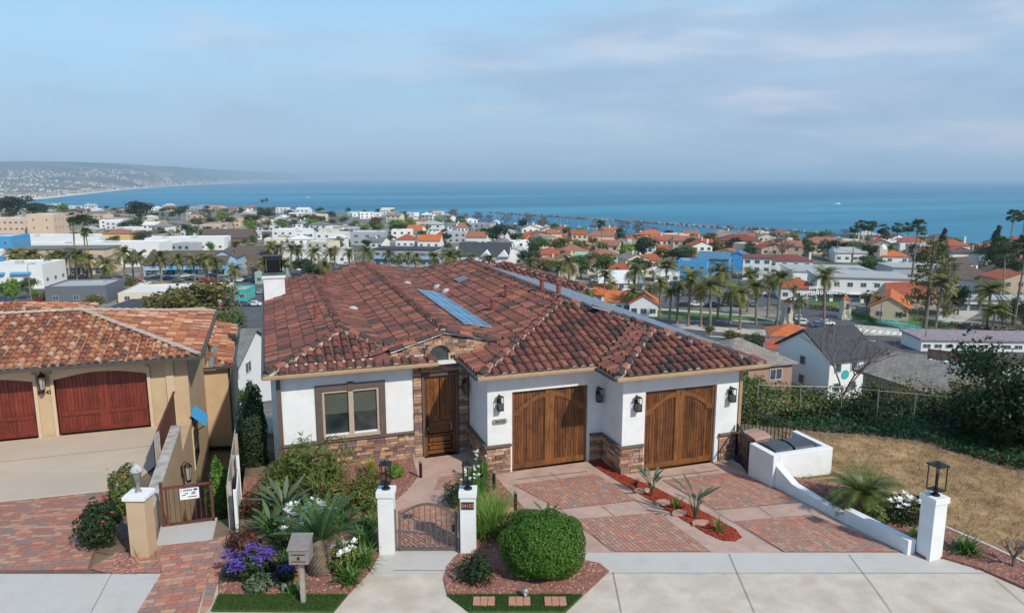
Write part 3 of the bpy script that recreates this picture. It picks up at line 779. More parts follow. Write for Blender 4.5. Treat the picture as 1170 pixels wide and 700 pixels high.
# gable wall over the entry
pieces(sb, 'stone_backing', M['stoneback'], house); sb = MB()
sb.vprism([(3.3, WT), (6.6, WT), (6.6, 3.60), (5.02, 3.93), (3.3, 3.42)], 21.24, 21.42)
sb.build('stone_backing', M['stoneback'], house)
def ledger(mb, x0, x1, z0, z1, y, ax='y', out=-1, hole=None):
    """courses of split stone on a wall; ax 'y': wall along x at y; ax 'x': wall along y at x"""
    z = z0
    while z < z1-.02:
        h = min(rnd.uniform(.06, .12), z1-z); x = x0
        while x < x1-.01:
            l_ = rnd.uniform(.12, .42); xe = min(x+l_, x1)
            if x1-xe < .06: xe = x1
            d = rnd.uniform(.035, .075); g_ = .006
            if not (hole and hole((x+xe)/2, z+h/2)):
                if ax == 'y': mb.box(x+g_, xe-g_, y+out*d, y-out*.01, z+g_, z+h-g_)
                else:
                    if out < 0: mb.box(y-d, y+.01, x+g_, xe-g_, z+g_, z+h-g_)
                    else: mb.box(y-.01, y+d, x+g_, xe-g_, z+g_, z+h-g_)
            x = xe
        z += h
ST_ = []
def stl(*a, **k):
    q = MB(); ledger(q, *a, **k); q.build('stone_base', M['stone'], house)
stl(.16, 4.02, -.25, .83, 21.2)
stl(4.02, 4.27, -.2, 3.0, 21.2); stl(5.45, 5.76, -.2, 3.0, 21.2)
stl(4.27, 5.45, 2.72, 3.0, 21.2)
def ghole(x, z):
    top = 3.98-.3*abs(x-5.02)-.1 if x < 5.02 else 3.98-.22*abs(x-5.02)-.1
    return z > top or math.hypot(x-4.87, (z-3.22)) < .46 and z > 2.9 or abs(x-4.87) < .42 and z < 3.25
stl(3.35, 6.6, 3.02, 3.95, 21.24, hole=ghole)
stl(5.76, 6.50, -.2, .83, 19.2); stl(9.08, 9.46, -.2, .83, 19.2); stl(9.46, 10.20, -.2, .83, 17.9); stl(12.82, 13.46, -.2, .83, 17.9)
stl(19.16, 21.14, -.2, .83, 5.8, 'x'); stl(17.86, 19.14, -.2, .83, 9.5, 'x')
# sloped belt cap on the stone
bc = MB()
bc.box(.10, 4.02, 21.08, 21.25, .835, .895); bc.box(5.68, 6.52, 19.08, 19.25, .835, .895); bc.box(9.06, 9.40, 19.08, 19.25, .835, .895); bc.box(9.38, 10.22, 17.78, 17.95, .835, .895); bc.box(12.80, 13.5, 17.78, 17.95, .835, .895)
bc.box(5.68, 5.85, 19.25, 21.12, .835, .895); bc.box(9.38, 9.55, 17.95, 19.08, .835, .895)
pieces(bc, 'stone_cap', M['brown'], house, bevel=.012)
# soffit
so = MB(); zz = EZ-.06
for b_ in ((-.22, 5.6, 20.8, 21.3), (5.45, 9.6, 18.8, 19.3), (9.1, 13.98, 17.45, 18.0), (5.45, 5.85, 19.3, 21.3), (9.1, 9.6, 18.0, 18.8), (13.4, 13.98, 18.0, 38), (-.22, .2, 21.3, 38)): so.box(*b_, zz, zz+.03)
pieces(so, 'soffit', M['white'], house)
# roof
RF = roof.sheet('roof', M['tile'], house, .1, .02)
def noskip(x, y): return x > 10.05 and 19.3 < y < 33.5 and x < 13.95 and x > 10.1 and roof.at(x, y)[1] in ((3, 1), (4, 1)) and x > 10.2
roof.tiles('roof_tiles', M['tile'], house, skip=noskip)
def rz(x, y): return (x, y, roof.at(x, y)[0])
A0 = (2.11, 23.10, 3.805); C0 = (9.715, 23.035, 4.386); D0 = (11.53, 19.87, 3.84)
segs = [((-.2, 20.79, 3.11), A0), (A0, (2.11, 37.05, 3.805)), (A0, (3.2, 22.0, 3.48)),
        ((5.02, 21.16, 3.98), (5.02, 40.3, 3.98)),
        ((5.47, 18.79, 3.11), C0), (C0, (9.715, 35.5, 4.386)), (C0, (11.53, 21.22, 3.84)), ((11.53, 21.22, 3.84), D0),
        ((9.10, 17.44, 3.11), D0), (D0, (13.96, 17.44, 3.11)), ((9.715, 35.5, 4.386), (13.9, 39.7, 3.13)), ((9.715, 35.5, 4.386), (7.4, 37.9, 3.68)),
        ((15.36, 32.54, 3.11), (11.9, 36.0, 4.15)), ((2.11, 37.05, 3.805), (-.2, 39.36, 3.11))]
roof.caps(segs, M['tile'], house)
# gable rakes: barrel tiles down the entry gable edge with white mortar
roof.caps([((3.35, 21.14, 3.47), (4.98, 21.14, 3.95)), ((5.06, 21.14, 3.95), (6.8, 21.14, 3.57))], M['tile'], house, .11, z_=.0, mortar=False)
mm_ = MB(); mm_.bar((3.35, 21.13, 3.44), (5.02, 21.13, 3.94), .08, .03); mm_.bar((5.02, 21.13, 3.94), (6.8, 21.13, 3.55), .08, .03); mm_.build('gable_mortar', M['white'], house)
mm_ = MB(); mm_.bar((-.1, 21.22, 3.26), (4.6, 21.22, 3.27), .07, .06); mm_.build('pent_mortar', M['mortar'], house)
# gutters
gt = MB()
def gut(a, b_, mb=gt):
    mb.bar((a[0], a[1], EZ-.02), (b_[0], b_[1], EZ-.02), .11, .11)
gut((-.33, 20.70), (4.72, 20.70)); gut((5.36, 18.70), (9.10, 18.70)); gut((9.0, 17.35), (14.06, 17.35))
pieces(gt, 'gutter', M['copper'], house, bevel=.02)
gd = MB(); gut((5.37, 18.76), (5.37, 21.2), gd); gut((9.0, 17.41), (9.0, 18.64), gd); gut((-.30, 20.76), (-.30, 39.3), gd); gut((14.06, 17.41), (14.06, 39), gd)
pieces(gd, 'side_gutter', M['darkgut'], house, bevel=.02)
dp = MB(); dp.box(.02, .15, 21.12, 21.24, -.3, 3.04); dp.build('downspout', M['brown'], house)
dp = MB(); dp.box(13.47, 13.57, 17.86, 17.96, 0, 3.04); dp.build('downspout', M['copper'], house)
# shadow-casting tile ends are the roof's own; window
def window_front(parent, y, x0, x1, z0, z1, mid=True):
    fr = MB(); f = .19
    for b_ in ((x0, x1, z1-f, z1), (x0, x0+f, z0, z1-f), (x1-f, x1, z0, z1-f)): fr.box(b_[0], b_[1], y-.05, y+.04, b_[2], b_[3])
    fr.box((x0+x1)/2-.09, (x0+x1)/2+.09, y-.07, y+.02, z1-f-.02, z1+.05)
    o = fr.build('window', M['brown'], parent, bevel=.008)
    f2 = MB(); a0, a1, c0, c1 = x0+f+.003, x1-f-.003, z0+.06, z1-f-.003; t = .07
    f2.box(a0, a1, y-.02, y+.06, c1-t, c1); f2.box(a0, a1, y-.10, y+.06, c0-.02, c0+t); f2.box(a0, a0+t, y-.02, y+.06, c0+t, c1-t); f2.box(a1-t, a1, y-.02, y+.06, c0+t, c1-t)
    xm = (a0+a1)/2; f2.box(xm-.075, xm+.075, y-.025, y+.06, c0+t, c1-t)
    f2.build('frame', M['beige_frame'], o, bevel=.006)
    for xa, xb in ((a0+t, xm-.075), (xm+.075, a1-t)):
        g_ = MB(); g_.box(xa, xb, y+.05, y+.06, c0+t, c1-t); g_.build('pane', M['glass'], o)
        bl = MB()
        z = c1-t
        while z > c0+t+(c1-c0)*.47: bl.box(xa+.01, xb-.01, y+.044, y+.049, z-.05, z-.008); z -= .055
        bl.build('blind', M['blind'], o)
M['blind'] = mat('grey_green_blind', (.085, .095, .075), .7, .1, 3)
window_front(house, 21.2, 1.10, 3.16, .89, 2.60)
# arched window over the door
aw = MB(); cx_, cz_, r_ = 4.87, 3.22, .31
outl = [(cx_-r_, 3.03)]+[(cx_-r_*math.cos(math.pi*k/14), cz_+r_*math.sin(math.pi*k/14)) for k in range(15)]+[(cx_+r_, 3.03)]
aw.vprism(outl, 21.19, 21.22); ao = aw.build('arched_window', M['glass'], house)
vo = MB()
for k in range(11):
    a = math.pi*(k+.5)/11; vo.obox((cx_-math.cos(a)*.41, 21.18, cz_+math.sin(a)*.41), .15, .12, .115, 0, 0, math.pi/2-a if False else -(math.pi-a)+0)
vo.build('arch_stone', M['stone'], ao)
vo = MB(); vo.box(4.5, 5.24, 21.12, 21.2, 3.0, 3.03); vo.box(cx_+.27, cx_+.33, 21.13, 21.2, 3.03, 3.3); vo.build('sill', M['beige_frame'], ao)
# entry door
dr = MB(); x0, x1, y_ = 4.36, 5.36, 21.26
n_ = 8
for k in range(n_):
    a = x0+.11+(x1-x0-.22)*k/n_; b_ = x0+.11+(x1-x0-.22)*(k+1)/n_
    if k in (3,): b_ -= .012
    if k in (4,): a += .012
    dr.box(a+.004, b_-.004, y_, y_+.05, 1.1, 2.5)
for a, b_, c, d in ((x0, x0+.105, 0, 2.6), (x1-.105, x1, 0, 2.6), (x0+.105, x1-.105, 2.505, 2.6), (x0+.105, x1-.105, 1.0, 1.09), (x0+.105, x1-.105, .04, .14), (x0+.105, x1-.105, .62, .68), (x0+.105, x1-.105, .33, .39)): dr.box(a, b_, y_-.02, y_+.05, c, d)
for c, d in ((.145, .325), (.395, .615), (.685, .995)):
    dr.box(x0+.15, x1-.15, y_-.005, y_+.05, c+.03, d-.03)
# carved branches on the upper panels
for sx in (-1, 1):
    for k in range(4):
        z0_ = 1.15+k*.3; xm = 4.86+sx*.19
        dr.tube([(xm, y_-.005, z0_), (xm+sx*.03, y_-.012, z0_+.12), (xm+sx*.10, y_-.012, z0_+.26), (xm+sx*.06, y_-.005, z0_+.36)], .014, 5)
        dr.tube([(xm, y_-.005, z0_+.1), (xm-sx*.06, y_-.012, z0_+.2), (xm-sx*.11, y_-.008, z0_+.3)], .012, 5)
    dr.tube([(4.86+sx*.19, y_-.005, 1.12), (4.86+sx*.17, y_-.01, 2.4)], .016, 5)
do = dr.build('front_door', M['doorwood'], house)
fr = MB(); fr.box(4.29, 4.36, 21.14, 21.3, -.02, 2.66); fr.box(5.36, 5.43, 21.14, 21.3, -.02, 2.66); fr.box(4.36, 5.36, 21.14, 21.3, 2.6, 2.66); fr.build('frame', M['brown'], do)
fr = MB(); fr.box(4.43, 4.49, 21.19, 21.24, .95, 1.35); fr.tube([(4.46, 21.2, 1.3), (4.46, 21.14, 1.27), (4.46, 21.14, 1.08), (4.46, 21.2, 1.05)], .015, 6); fr.build('handle', M['iron'], do)
fr = MB(); fr.box(4.3, 5.42, 21.0, 21.14, -.03, .03); fr.build('threshold', M['brown'], do)
# garage doors
def garage(parent, x0, x1, y, zt, m, mt, arch=True, boards=26, name='garage_door'):
    g_ = MB(); yb = y+.12; xm = (x0+x1)/2
    for k in range(boards):
        a = x0+.05+(x1-x0-.1)*k/boards; b_ = x0+.05+(x1-x0-.1)*(k+1)/boards
        g_.box(a+.006, b_-.006, yb, yb+.04, .05, zt-.02)
    g_.box(x0, x1, yb+.02, yb+.03, 0, zt)
    o = g_.build(name, m, parent)
    t = MB(); w_ = .14
    t.box(x0, x0+.09, yb-.03, yb, .02, zt); t.box(x1-.09, x1, yb-.03, yb, .02, zt); t.box(xm-.15, xm-.003, yb-.035, yb, .02, zt-.05); t.box(xm+.003, xm+.15, yb-.035, yb, .02, zt-.05)
    t.box(x0+.09, xm-.15, yb-.03, yb, .02, .19); t.box(xm+.15, x1-.09, yb-.03, yb, .02, .19)
    if arch:
        for sx in (-1, 1):
            xs_ = (x0+.09) if sx < 0 else (x1-.09); n_ = 10; pts = []
            for k in range(n_+1):
                u = k/n_; x = xs_+(xm+sx*.15-xs_)*u; pts.append((x, zt-.62+.47*math.sin(u*math.pi/2)**1.25 if u < 1 else zt-.15))
            low = [(x, z-w_*.95) for x, z in pts]
            t.vprism(pts+low[::-1], yb-.03, yb)
            t.box(*( (xs_-.0, xs_+.22) if sx < 0 else (xs_-.22, xs_) ), yb-.031, yb, zt-.76, zt-.62)
    t.build('door_trim', mt, o); return o
garage(house, 6.56, 9.0, 19.2, 2.45, M['wood'], M['woodtrim'])
garage(house, 10.24, 12.68, 17.9, 2.47, M['wood'], M['woodtrim'])
# roof furniture
def vent(x, y, h, r_=.07, cap=True, m='tile'):
    z = roof.at(x, y)[0]; v = MB(); v.lathe([(r_*1.5, z), (r_*1.3, z+.08), (r_, z+.1), (r_, z+h), (r_*1.35, z+h), (r_*1.35, z+h+.06), (r_*.9, z+h+.08)], (x, y, 0), 10)
    v.build('vent_pipe', M['redvent'], RF, sm=False)
M['redvent'] = mat('red_painted_vent', (.24, .06, .045), .6, .15, 6)
M['whitemetal'] = mat('pale_metal', (.42, .42, .41), .4, .08, 5)
for px, py, h in ((361, 367, .55), (373-.0, 329, .7)): 
    p = Zp(px, py, 3.65); vent(p.x, p.y, h, .06)
for (px, py, h) in ((563, 347, .45), (579, 340, .5), (619, 343, .5), (638, 345, .5)):
    p = Zp(px, py, 4.1); 
    if roof.at(p.x, p.y)[0] > -100: vent(p.x, p.y, h, .085)
for px, py in ((403, 347), (465, 325), (500, 326), (510, 331)):
    p = Zp(px, py, 3.8); z = roof.at(p.x, p.y)[0]; v = MB(); v.lathe([(.2, z), (.2, z+.06), (.18, z+.12), (.11, z+.17), (.03, z+.19)], (p.x, p.y, 0), 12); v.box(p.x-.3, p.x+.1, p.y-.35, p.y-.22, z+.05, z+.075); v.build('dome_vent', M['whitemetal'], RF, sm=True)
M['lead'] = mat('grey_flashing', (.16, .17, .18), .5, .15, 4)
v = MB(); z0_ = roof.at(7.1, 31.5)[0]; v.obox((8.3, 31.5, roof.at(8.3, 31.5)[0]+.14), .5, .8, .05, 0, 0, -.29); v.build('roof_hatch', M['lead'], RF)
# chimney with dark spark arrestor
ch = MB(); ch.box(-.22, .68, 33.6, 34.5, 2.5, 4.22); ch.box(-.27, .73, 33.55, 34.55, 4.22, 4.34); co = ch.build('chimney', M['white'], house)
M['greencap'] = mat('weathered_chimney_cap', (.07, .11, .11), .5, .3, 6)
ch = MB(); ch.box(-.26, .72, 33.56, 34.54, 4.345, 4.46); ch.build('chimney_crown', M['greencap'], co)
ch = MB()
for k in range(9):
    t_ = k/8
    for a, b_ in (((-.12+t_*.7, 33.7), 0), ((-.12+t_*.7, 34.4), 0), ((-.12, 33.7+t_*.7), 0), ((.58, 33.7+t_*.7), 0)): ch.bar((a[0], a[1], 4.46), (a[0], a[1], 5.1), .05)
ch.box(-.06, .52, 33.76, 34.34, 4.46, 5.0); ch.box(-.18, .64, 33.64, 34.46, 5.1, 5.2); ch.build('spark_arrestor', M['iron'], co)
# house number plaque on the garage wall
def text_mesh(name, s, size, m, parent, loc, rotz=0, ext=.006, bold=True, align='CENTER', rx=R(90)):
    cu = bpy.data.curves.new(name, 'FONT'); cu.body = s; cu.size = size; cu.extrude = ext; cu.align_x = align; cu.align_y = 'CENTER'; cu.offset = size*.02 if bold else 0
    o = bpy.data.objects.new(name, cu); COL.objects.link(o)
    dg = bpy.context.evaluated_depsgraph_get(); dg.update(); me = bpy.data.meshes.new_from_object(o.evaluated_get(dg)); bpy.data.objects.remove(o)
    me.name = name; me.materials.clear(); me.materials.append(m)
    Mx = Matrix.Translation(Vector(loc)) @ Matrix.Rotation(rotz, 4, 'Z') @ Matrix.Rotation(rx, 4, 'X')
    if parent:
        b_, rz_ = BASE[parent.name]; Mx = Matrix.Rotation(-rz_, 4, 'Z') @ Matrix.Translation(-b_) @ Mx
    me.transform(Mx); q = link_mesh(name, me, parent); BASE[q.name] = BASE[parent.name] if parent else (Vector(), 0); return q
M['plaque'] = mat('stone_plaque', (.30, .26, .21), .7, .2, 9)
M['plaquedark'] = mat('dark_plaque', (.05, .03, .025), .5, .2, 9)
M['textdark'] = mat('dark_lettering', (.025, .02, .018), .5, .1, 9)
pq = MB(); outl = [(5.98, 1.54), (6.36, 1.54), (6.39, 1.57), (6.39, 1.65), (6.36, 1.68), (5.98, 1.68), (5.95, 1.65), (5.95, 1.57)]
pq.vprism(outl, 19.155, 19.2); po = pq.build('number_plaque', M['plaque'], house, bevel=.006)
text_mesh('number_text', '34152', .125, M['textdark'], po, (6.17, 19.152, 1.61))
# wall lanterns
def wall_lantern(x, y, z, label, s=1.0):
    t = thing('wall_lantern', label, 'wall lantern', (x, y, z), 0, 'black box lanterns on the front walls')
    m = MB(); m.box(x-.06, x+.06, y-.03, y, z-.2, z+.08); m.bar((x, y-.03, z+.2), (x, y-.13, z+.2), .02); m.bar((x, y-.0, z+.1), (x, y-.02, z+.22), .02)
    m.bar((x, y-.02, z+.0), (x, y-.13, z+.0), .02); m.build('back_plate', M['iron'], t)
    m = MB(); c = y-.14
    for sx in (-.075, .075):
        for sy in (-.075, .075): m.bar((x+sx, c+sy, z-.22), (x+sx, c+sy, z+.16), .014)
    m.box(x-.085, x+.085, c-.085, c+.085, z-.24, z-.21); m.box(x-.085, x+.085, c-.085, c+.085, z+.16, z+.18)
    m.build('cage', M['iron'], t)
    m = MB(); m.box(x-.07, x+.07, c-.07, c+.07, z-.208, z-.02); m.build('lamp_glass', M['glasslamp_dark'], t)
    m = MB(); m.lathe([(.03, -.2), (.03, -.05), (.02, .02)], (x, c, z), 8); m.build('candle', M['iron'], t)
M['glasslamp_dark'] = glass('smoked_lantern_glass', (.05, .05, .05), .15)
wall_lantern(6.15, 19.2, 2.22, 'black wall lantern left of the left garage door, above the number plaque')
wall_lantern(9.32, 19.2, 2.16, 'black wall lantern just right of the left garage door')
wall_lantern(9.93, 17.9, 2.20, 'black wall lantern just left of the right garage door')
wall_lantern(13.15, 17.9, 2.16, 'black wall lantern right of the right garage door, by the house corner')
# the entry lantern on the side wall facing the door
t = thing('entry_lantern', 'small dark lantern on the stone wall beside the front door', 'wall lantern', (5.62, 21.12, 2.2))
m = MB(); m.box(5.56, 5.68, 21.08, 21.12, 2.0, 2.4); m.bar((5.62, 21.1, 2.38), (5.62, 20.94, 2.42), .02); m.build('back_plate', M['iron'], t)
m = MB(); m.lathe([(.04, 2.0), (.08, 2.05), (.08, 2.3), (.03, 2.38)], (5.62, 20.94, 0), 6); m.build('lamp_glass', M['glasslamp_dark'], t)
# ---- solar panels: four over the valley, a big array on the right slope
def mat_solar(name, c1, c2, sx, sy, line, lw=.03):
    m, nt, b = new_mat(name); tcn = N(nt, 'ShaderNodeTexCoord')
    br = N(nt, 'ShaderNodeTexBrick', offset=0.0, inp={'Scale': 1.0, 'Mortar Size': lw, 'Brick Width': sx, 'Row Height': sy, 'Color1': (*c1, 1), 'Color2': (*c2, 1), 'Mortar': (*line, 1)}); L(nt, tcn.outputs['Object'], br.inputs[0])
    L(nt, br.outputs[0], b.inputs[0]); b.inputs['Roughness'].default_value = .4; b.inputs['Specular IOR Level'].default_value = .35
    return m
M['solar'] = mat_solar('blue_solar_cells', (.045, .16, .30), (.06, .19, .335), .33, .6, (.26, .42, .52), .022)
M['solar2'] = mat_solar('grey_solar_cells', (.13, .16, .20), (.145, .175, .215), .5, 1.6, (.19, .22, .26), .012)
M['alu'] = mat('aluminium_frame', (.24, .27, .30), .5, .05, 5)
for k in range(4):
    y0 = 22.6+k*1.93; x0, x1 = 6.02, 7.0; zz = lambda x: 3.98-.22*(x-5.02)+.16
    t = thing('solar_panel', ['blue solar panel nearest the entry gable, lowest of the four', 'second blue solar panel up from the entry gable', 'third blue solar panel up from the entry gable', 'farthest of the four blue solar panels in the row'][k], 'solar panel', (x0, y0, zz(x0)), 0, 'row of blue solar panels on the tiled roof')
    m = MB(); m.add([(x0, y0, zz(x0)), (x1, y0, zz(x1)), (x1, y0+1.88, zz(x1)), (x0, y0+1.88, zz(x0))], [(0, 1, 2, 3)]); m.build('cells', M['solar'], t)
    m = MB()
    q = [(x0, y0), (x1, y0), (x1, y0+1.88), (x0, y0+1.88)]
    for a, b_ in zip(q, q[1:]+q[:1]): m.bar((*a, zz(a[0])-.01), (*b_, zz(b_[0])-.01), .04, .05)
    m.build('frame', M['alu'], t)
    m = MB(); m.bar((x0+.1, y0+.3, zz(x0)-.15), (x0+.1, y0+.3, zz(x0)), .04); m.bar((x0+.1, y0+1.5, zz(x0)-.15), (x0+.1, y0+1.5, zz(x0)), .04); m.bar((x1-.4, y0+.3, zz(x1)-.1), (x1-.4, y0+.3, zz(x1)), .04); m.build('mount', M['alu'], t)
zr_ = lambda x: 3.1+s_*(14.0-x)+.14
ys_ = [19.75+2.0*k for k in range(7)]
ordn = ['nearest', 'second', 'third', 'fourth', 'fifth', 'sixth', 'farthest']
for k, y0 in enumerate(ys_):
    for j, (x0, x1) in enumerate(((12.15, 13.92), (10.3, 12.10))):
        if j == 1 and y0 < 21.5: continue
        t = thing('roof_panel', f'{ordn[k]} grey panel counted from the front, {"outer eave" if j == 0 else "upper ridge"} row on the right roof slope', 'solar panel', (x0, y0, zr_(x0)), 0, 'grey panels covering the right roof slope')
        m = MB(); m.add([(x0, y0, zr_(x0)), (x1, y0, zr_(x1)), (x1, y0+1.96, zr_(x1)), (x0, y0+1.96, zr_(x0))], [(0, 1, 2, 3)]); m.build('cells', M['solar2'], t)
        m = MB(); q = [(x0, y0), (x1, y0), (x1, y0+1.96), (x0, y0+1.96)]
        for a, b_ in zip(q, q[1:]+q[:1]): m.bar((*a, zr_(a[0])-.012), (*b_, zr_(b_[0])-.012), .03, .05)
        m.build('frame', M['alu'], t)
# ================================================================== NEIGHBOUR'S HOUSE (left)
NB = thing('tan_house', 'tan stucco neighbour house with orange tile roof and dark red wooden garage doors', 'house', (-6, 27, 0))
wm = MB()
wall_y(wm, 27.06, 27.3, -20, -2.9, -.1, 2.55, [(-7.02, -4.2, -.1, 2.16), (-10.6, -7.62, -.1, 2.16)])
wm.box(-3.14, -2.9, 27.3, 33.2, -6, 2.55); wm.box(-3.14, -2.9, 27.06, 27.3, -6, -.1)
wm.box(-3.0, -1.95, 33.2, 33.4, -7, .45); wm.box(-2.15, -1.95, 33.4, 42, -7, .45); wm.box(-3.1, -2.9, 33.4, 37, .3, 2.5)
wm.box(-20, -3, 37, 37.2, -4, 2.5)
wm.build('wall', M['tan'], NB)
tr = MB()
# raised plaster surrounds with shallow arch heads
for x0, x1 in ((-7.02, -4.2), (-10.6, -7.62)):
    tr.box(x0-.10, x0, 27.0, 27.3, 0, 2.2); tr.box(x1, x1+.10, 27.0, 27.3, 0, 2.2)
    n_ = 12; lo = [(x0+(x1-x0)*k/n_, 1.96+.19*math.sin(math.pi*k/n_)) for k in range(n_+1)]
    tr.vprism(lo+[(x1, 2.3), (x0, 2.3)], 27.0, 27.28)
tr.box(-3.6, -3.35, 27.0, 27.06, 0, 2.45)
tr.build('door_surround', M['tanlight'], NB)
garage(NB, -7.02, -4.2, 27.1, 2.16, M['redwood'], M['redwood'], arch=False, boards=24)
garage(NB, -10.6, -7.62, 27.1, 2.16, M['redwood'], M['redwood'], arch=False, boards=24)
rl = MB()
for x0, x1 in ((-7.02, -4.2), (-10.6, -7.62)): rl.box(x0+.1, x1-.1, 27.18, 27.22, .62, .76)
rl.build('door_rail', M['redwood'], NB)
nroof = Roof([((-16, -2.4, 26.4, 36), [(0, .24, 2.55-.24*26.4), (-.24, 0, 2.55-.24*2.4), (0, -.24, 2.55+.24*35.2)]),
              ((-20, -7.8, 33.5, 39), [(0, .24, 2.6-.24*33.5), (-.24, 0, 2.6-.24*7.8), (0, -.24, 2.6+.24*39)]),
              ((-3.3, -1.72, 33.0, 42), [(-.28, 0, .52-.28*1.72), (0, .28, .52-.28*33.0)])])
nroof.sheet('roof', M['tile2'], NB, .12)
nroof.tiles('roof_tiles', M['tile2'], NB, sp=.25, ex=.34, rad=.10)
M['mort2'] = mat('pale_ridge_mortar', (.42, .36, .31), .9, .2, 6)
nroof.caps([((-2.45, 26.45, 2.56), (-6.8, 30.8, 3.61)), ((-6.8, 30.8, 3.61), (-15.9, 30.8, 3.61)), ((-6.8, 30.8, 3.61), (-2.45, 35.15, 2.56))], M['mort2'], NB, .09, z_=.06, mortar=False)
nroof.caps([((-1.76, 33.05, .53), (-3.2, 34.5, .93))], M['tile2'], NB, .1, mortar=False)
gm = MB(); gm.bar((-20, 26.34, 2.52), (-2.32, 26.34, 2.52), .12, .10); gm.bar((-2.34, 26.4, 2.52), (-2.34, 35.2, 2.52), .10, .10); gm.bar((-3.0, 32.94, .48), (-1.64, 32.94, .48), .1); gm.bar((-1.66, 33, .48), (-1.66, 42, .48), .1)
pieces(gm, 'gutter', M['darkgut'], NB)
sf = MB(); sf.box(-20, -2.42, 26.42, 27.06, 2.44, 2.47); sf.box(-2.9, -2.42, 27.06, 35, 2.44, 2.47); sf.box(-1.95, -1.7, 33.1, 42, .42, .44); sf.build('soffit', M['tanlight'], NB)
ww = MB(); ww.box(-2.9, -2.86, 26.9, 28.6, -1.75, -.25); wo_ = ww.build('window', M['tanlight'], NB)
ww = MB(); ww.box(-2.865, -2.85, 27.0, 28.5, -1.65, -1.05); ww.box(-2.865, -2.85, 27.0, 28.5, -.98, -.35); ww.build('pane', M['glass'], wo_)
ww = MB(); ww.box(-1.95, -1.9, 34, 34.1, -6, .4); ww.build('downspout', M['darkgut'], NB)
text_mesh('number_text', '34142', .17, M['textdark'], NB, (-7.32, 27.04, 1.55), ext=.012)
t = thing('blue_awning', 'bright blue tilted awning over the side window of the tan house', 'awning', (-2.85, 27.2, .1))
m = MB(); m.add([(-2.88, 26.9, .35), (-2.88, 28.1, .35), (-2.42, 28.1, -.1), (-2.42, 26.9, -.1), (-2.9, 26.9, .31), (-2.9, 28.1, .31), (-2.44, 28.1, -.14), (-2.44, 26.9, -.14)], [(0, 3, 2, 1), (4, 5, 6, 7), (0, 1, 5, 4), (1, 2, 6, 5), (2, 3, 7, 6), (3, 0, 4, 7)]); m.build('canopy', M['blue'], t)
m = MB(); m.bar((-2.9, 26.95, -.35), (-2.46, 26.95, -.14), .03); m.bar((-2.9, 28.05, -.35), (-2.46, 28.05, -.14), .03); m.build('arm', M['iron'], t)
def carriage(x, y, z, s, label, nx_=0, ny_=-1, group=None, matg='glasslamp'):
    t = thing('carriage_lantern', label, 'wall lantern', (x, y, z), 0, group)
    m = MB(); m.box(x-.05, x+.05, y-.05, y+.05, z-.1*s, z+.2*s); m.tube([(x, y, z+.15*s), (x+nx_*.14, y+ny_*.14, z+.32*s), (x+nx_*.2, y+ny_*.2, z+.22*s)], .014, 5); m.build('bracket', M['iron'], t)
    c = (x+nx_*.2, y+ny_*.2, z)
    m = MB(); m.lathe([(.11*s, .16*s), (.05*s, .24*s), (.02*s, .27*s)], c, 6); m.lathe([(.05*s, -.26*s), (.07*s, -.2*s)], c, 6)
    for k in range(6):
        a = k*math.pi/3; m.bar((c[0]+.065*s*math.cos(a), c[1]+.065*s*math.sin(a), z-.2*s), (c[0]+.10*s*math.cos(a), c[1]+.10*s*math.sin(a), z+.16*s), .012)
    m.build('cage', M['iron'], t); m = MB(); m.lathe([(.055*s, -.19*s), (.09*s, .15*s)], c, 6); m.build('lamp_glass', M[matg], t)
carriage(-7.3, 27.0, 1.95, 1.2, 'black carriage lantern between the two red garage doors')
carriage(-2.9, 23.2, -.37, 1.2, 'weathered lantern on the tan retaining wall below the stair railing', 1, 0)
M['cap_old'] = mat('weathered_wall_cap', (.40, .36, .32), .95, .3, 3, .5, dirt=(.2, .16, .13), dscale=2.5)
# retaining wall of the raised drive, falling side yard behind the gate
t = thing('retaining_wall', 'tan stucco retaining wall with a whitewashed sloping cap beside the side gate', 'wall', (-3.1, 22, 0))
m = MB(); zc = lambda y: .88 if y < 23.95 else .06
ysr = [17.25, 23.9, 23.97, 27.05]
m.vprism([(y, -6.5) for y in (ysr[0], ysr[-1])]+[(y, zc(y)) for y in ysr[::-1]], -3.14, -2.9, 'x'); m.build('wall', M['tan'], t)
m = MB(); m.box(-3.17, -2.87, 17.3, 23.93, .884, .96); m.build('wall_cap', M['cap_old'], t, bevel=.01)
t = thing('slat_railing', 'dark red brown slatted railing panel with a white end frame along the raised driveway', 'railing', (-3.35, 24, 0))
m = MB()
for k in range(34):
    y = 21.8+k*.145; m.box(-3.385, -3.35, y, y+.12, .08+(y-21.8)*.0, 1.22)
m.build('panel', M['rustiron'], t)
m = MB()
for a in (21.75, 22.1, 22.45): m.bar((-3.32, a, -.3 if a > 21.8 else .0), (-3.32, a, 1.25), .05)
m.bar((-3.32, 21.73, 1.27), (-3.32, 22.47, 1.27), .05); m.build('end_frame', M['cap_old'], t); m = MB(); m.bar((-3.36, 22.5, 1.25), (-3.36, 26.8, 1.25), .06); m.build('top_rail', M['rustiron'], t)
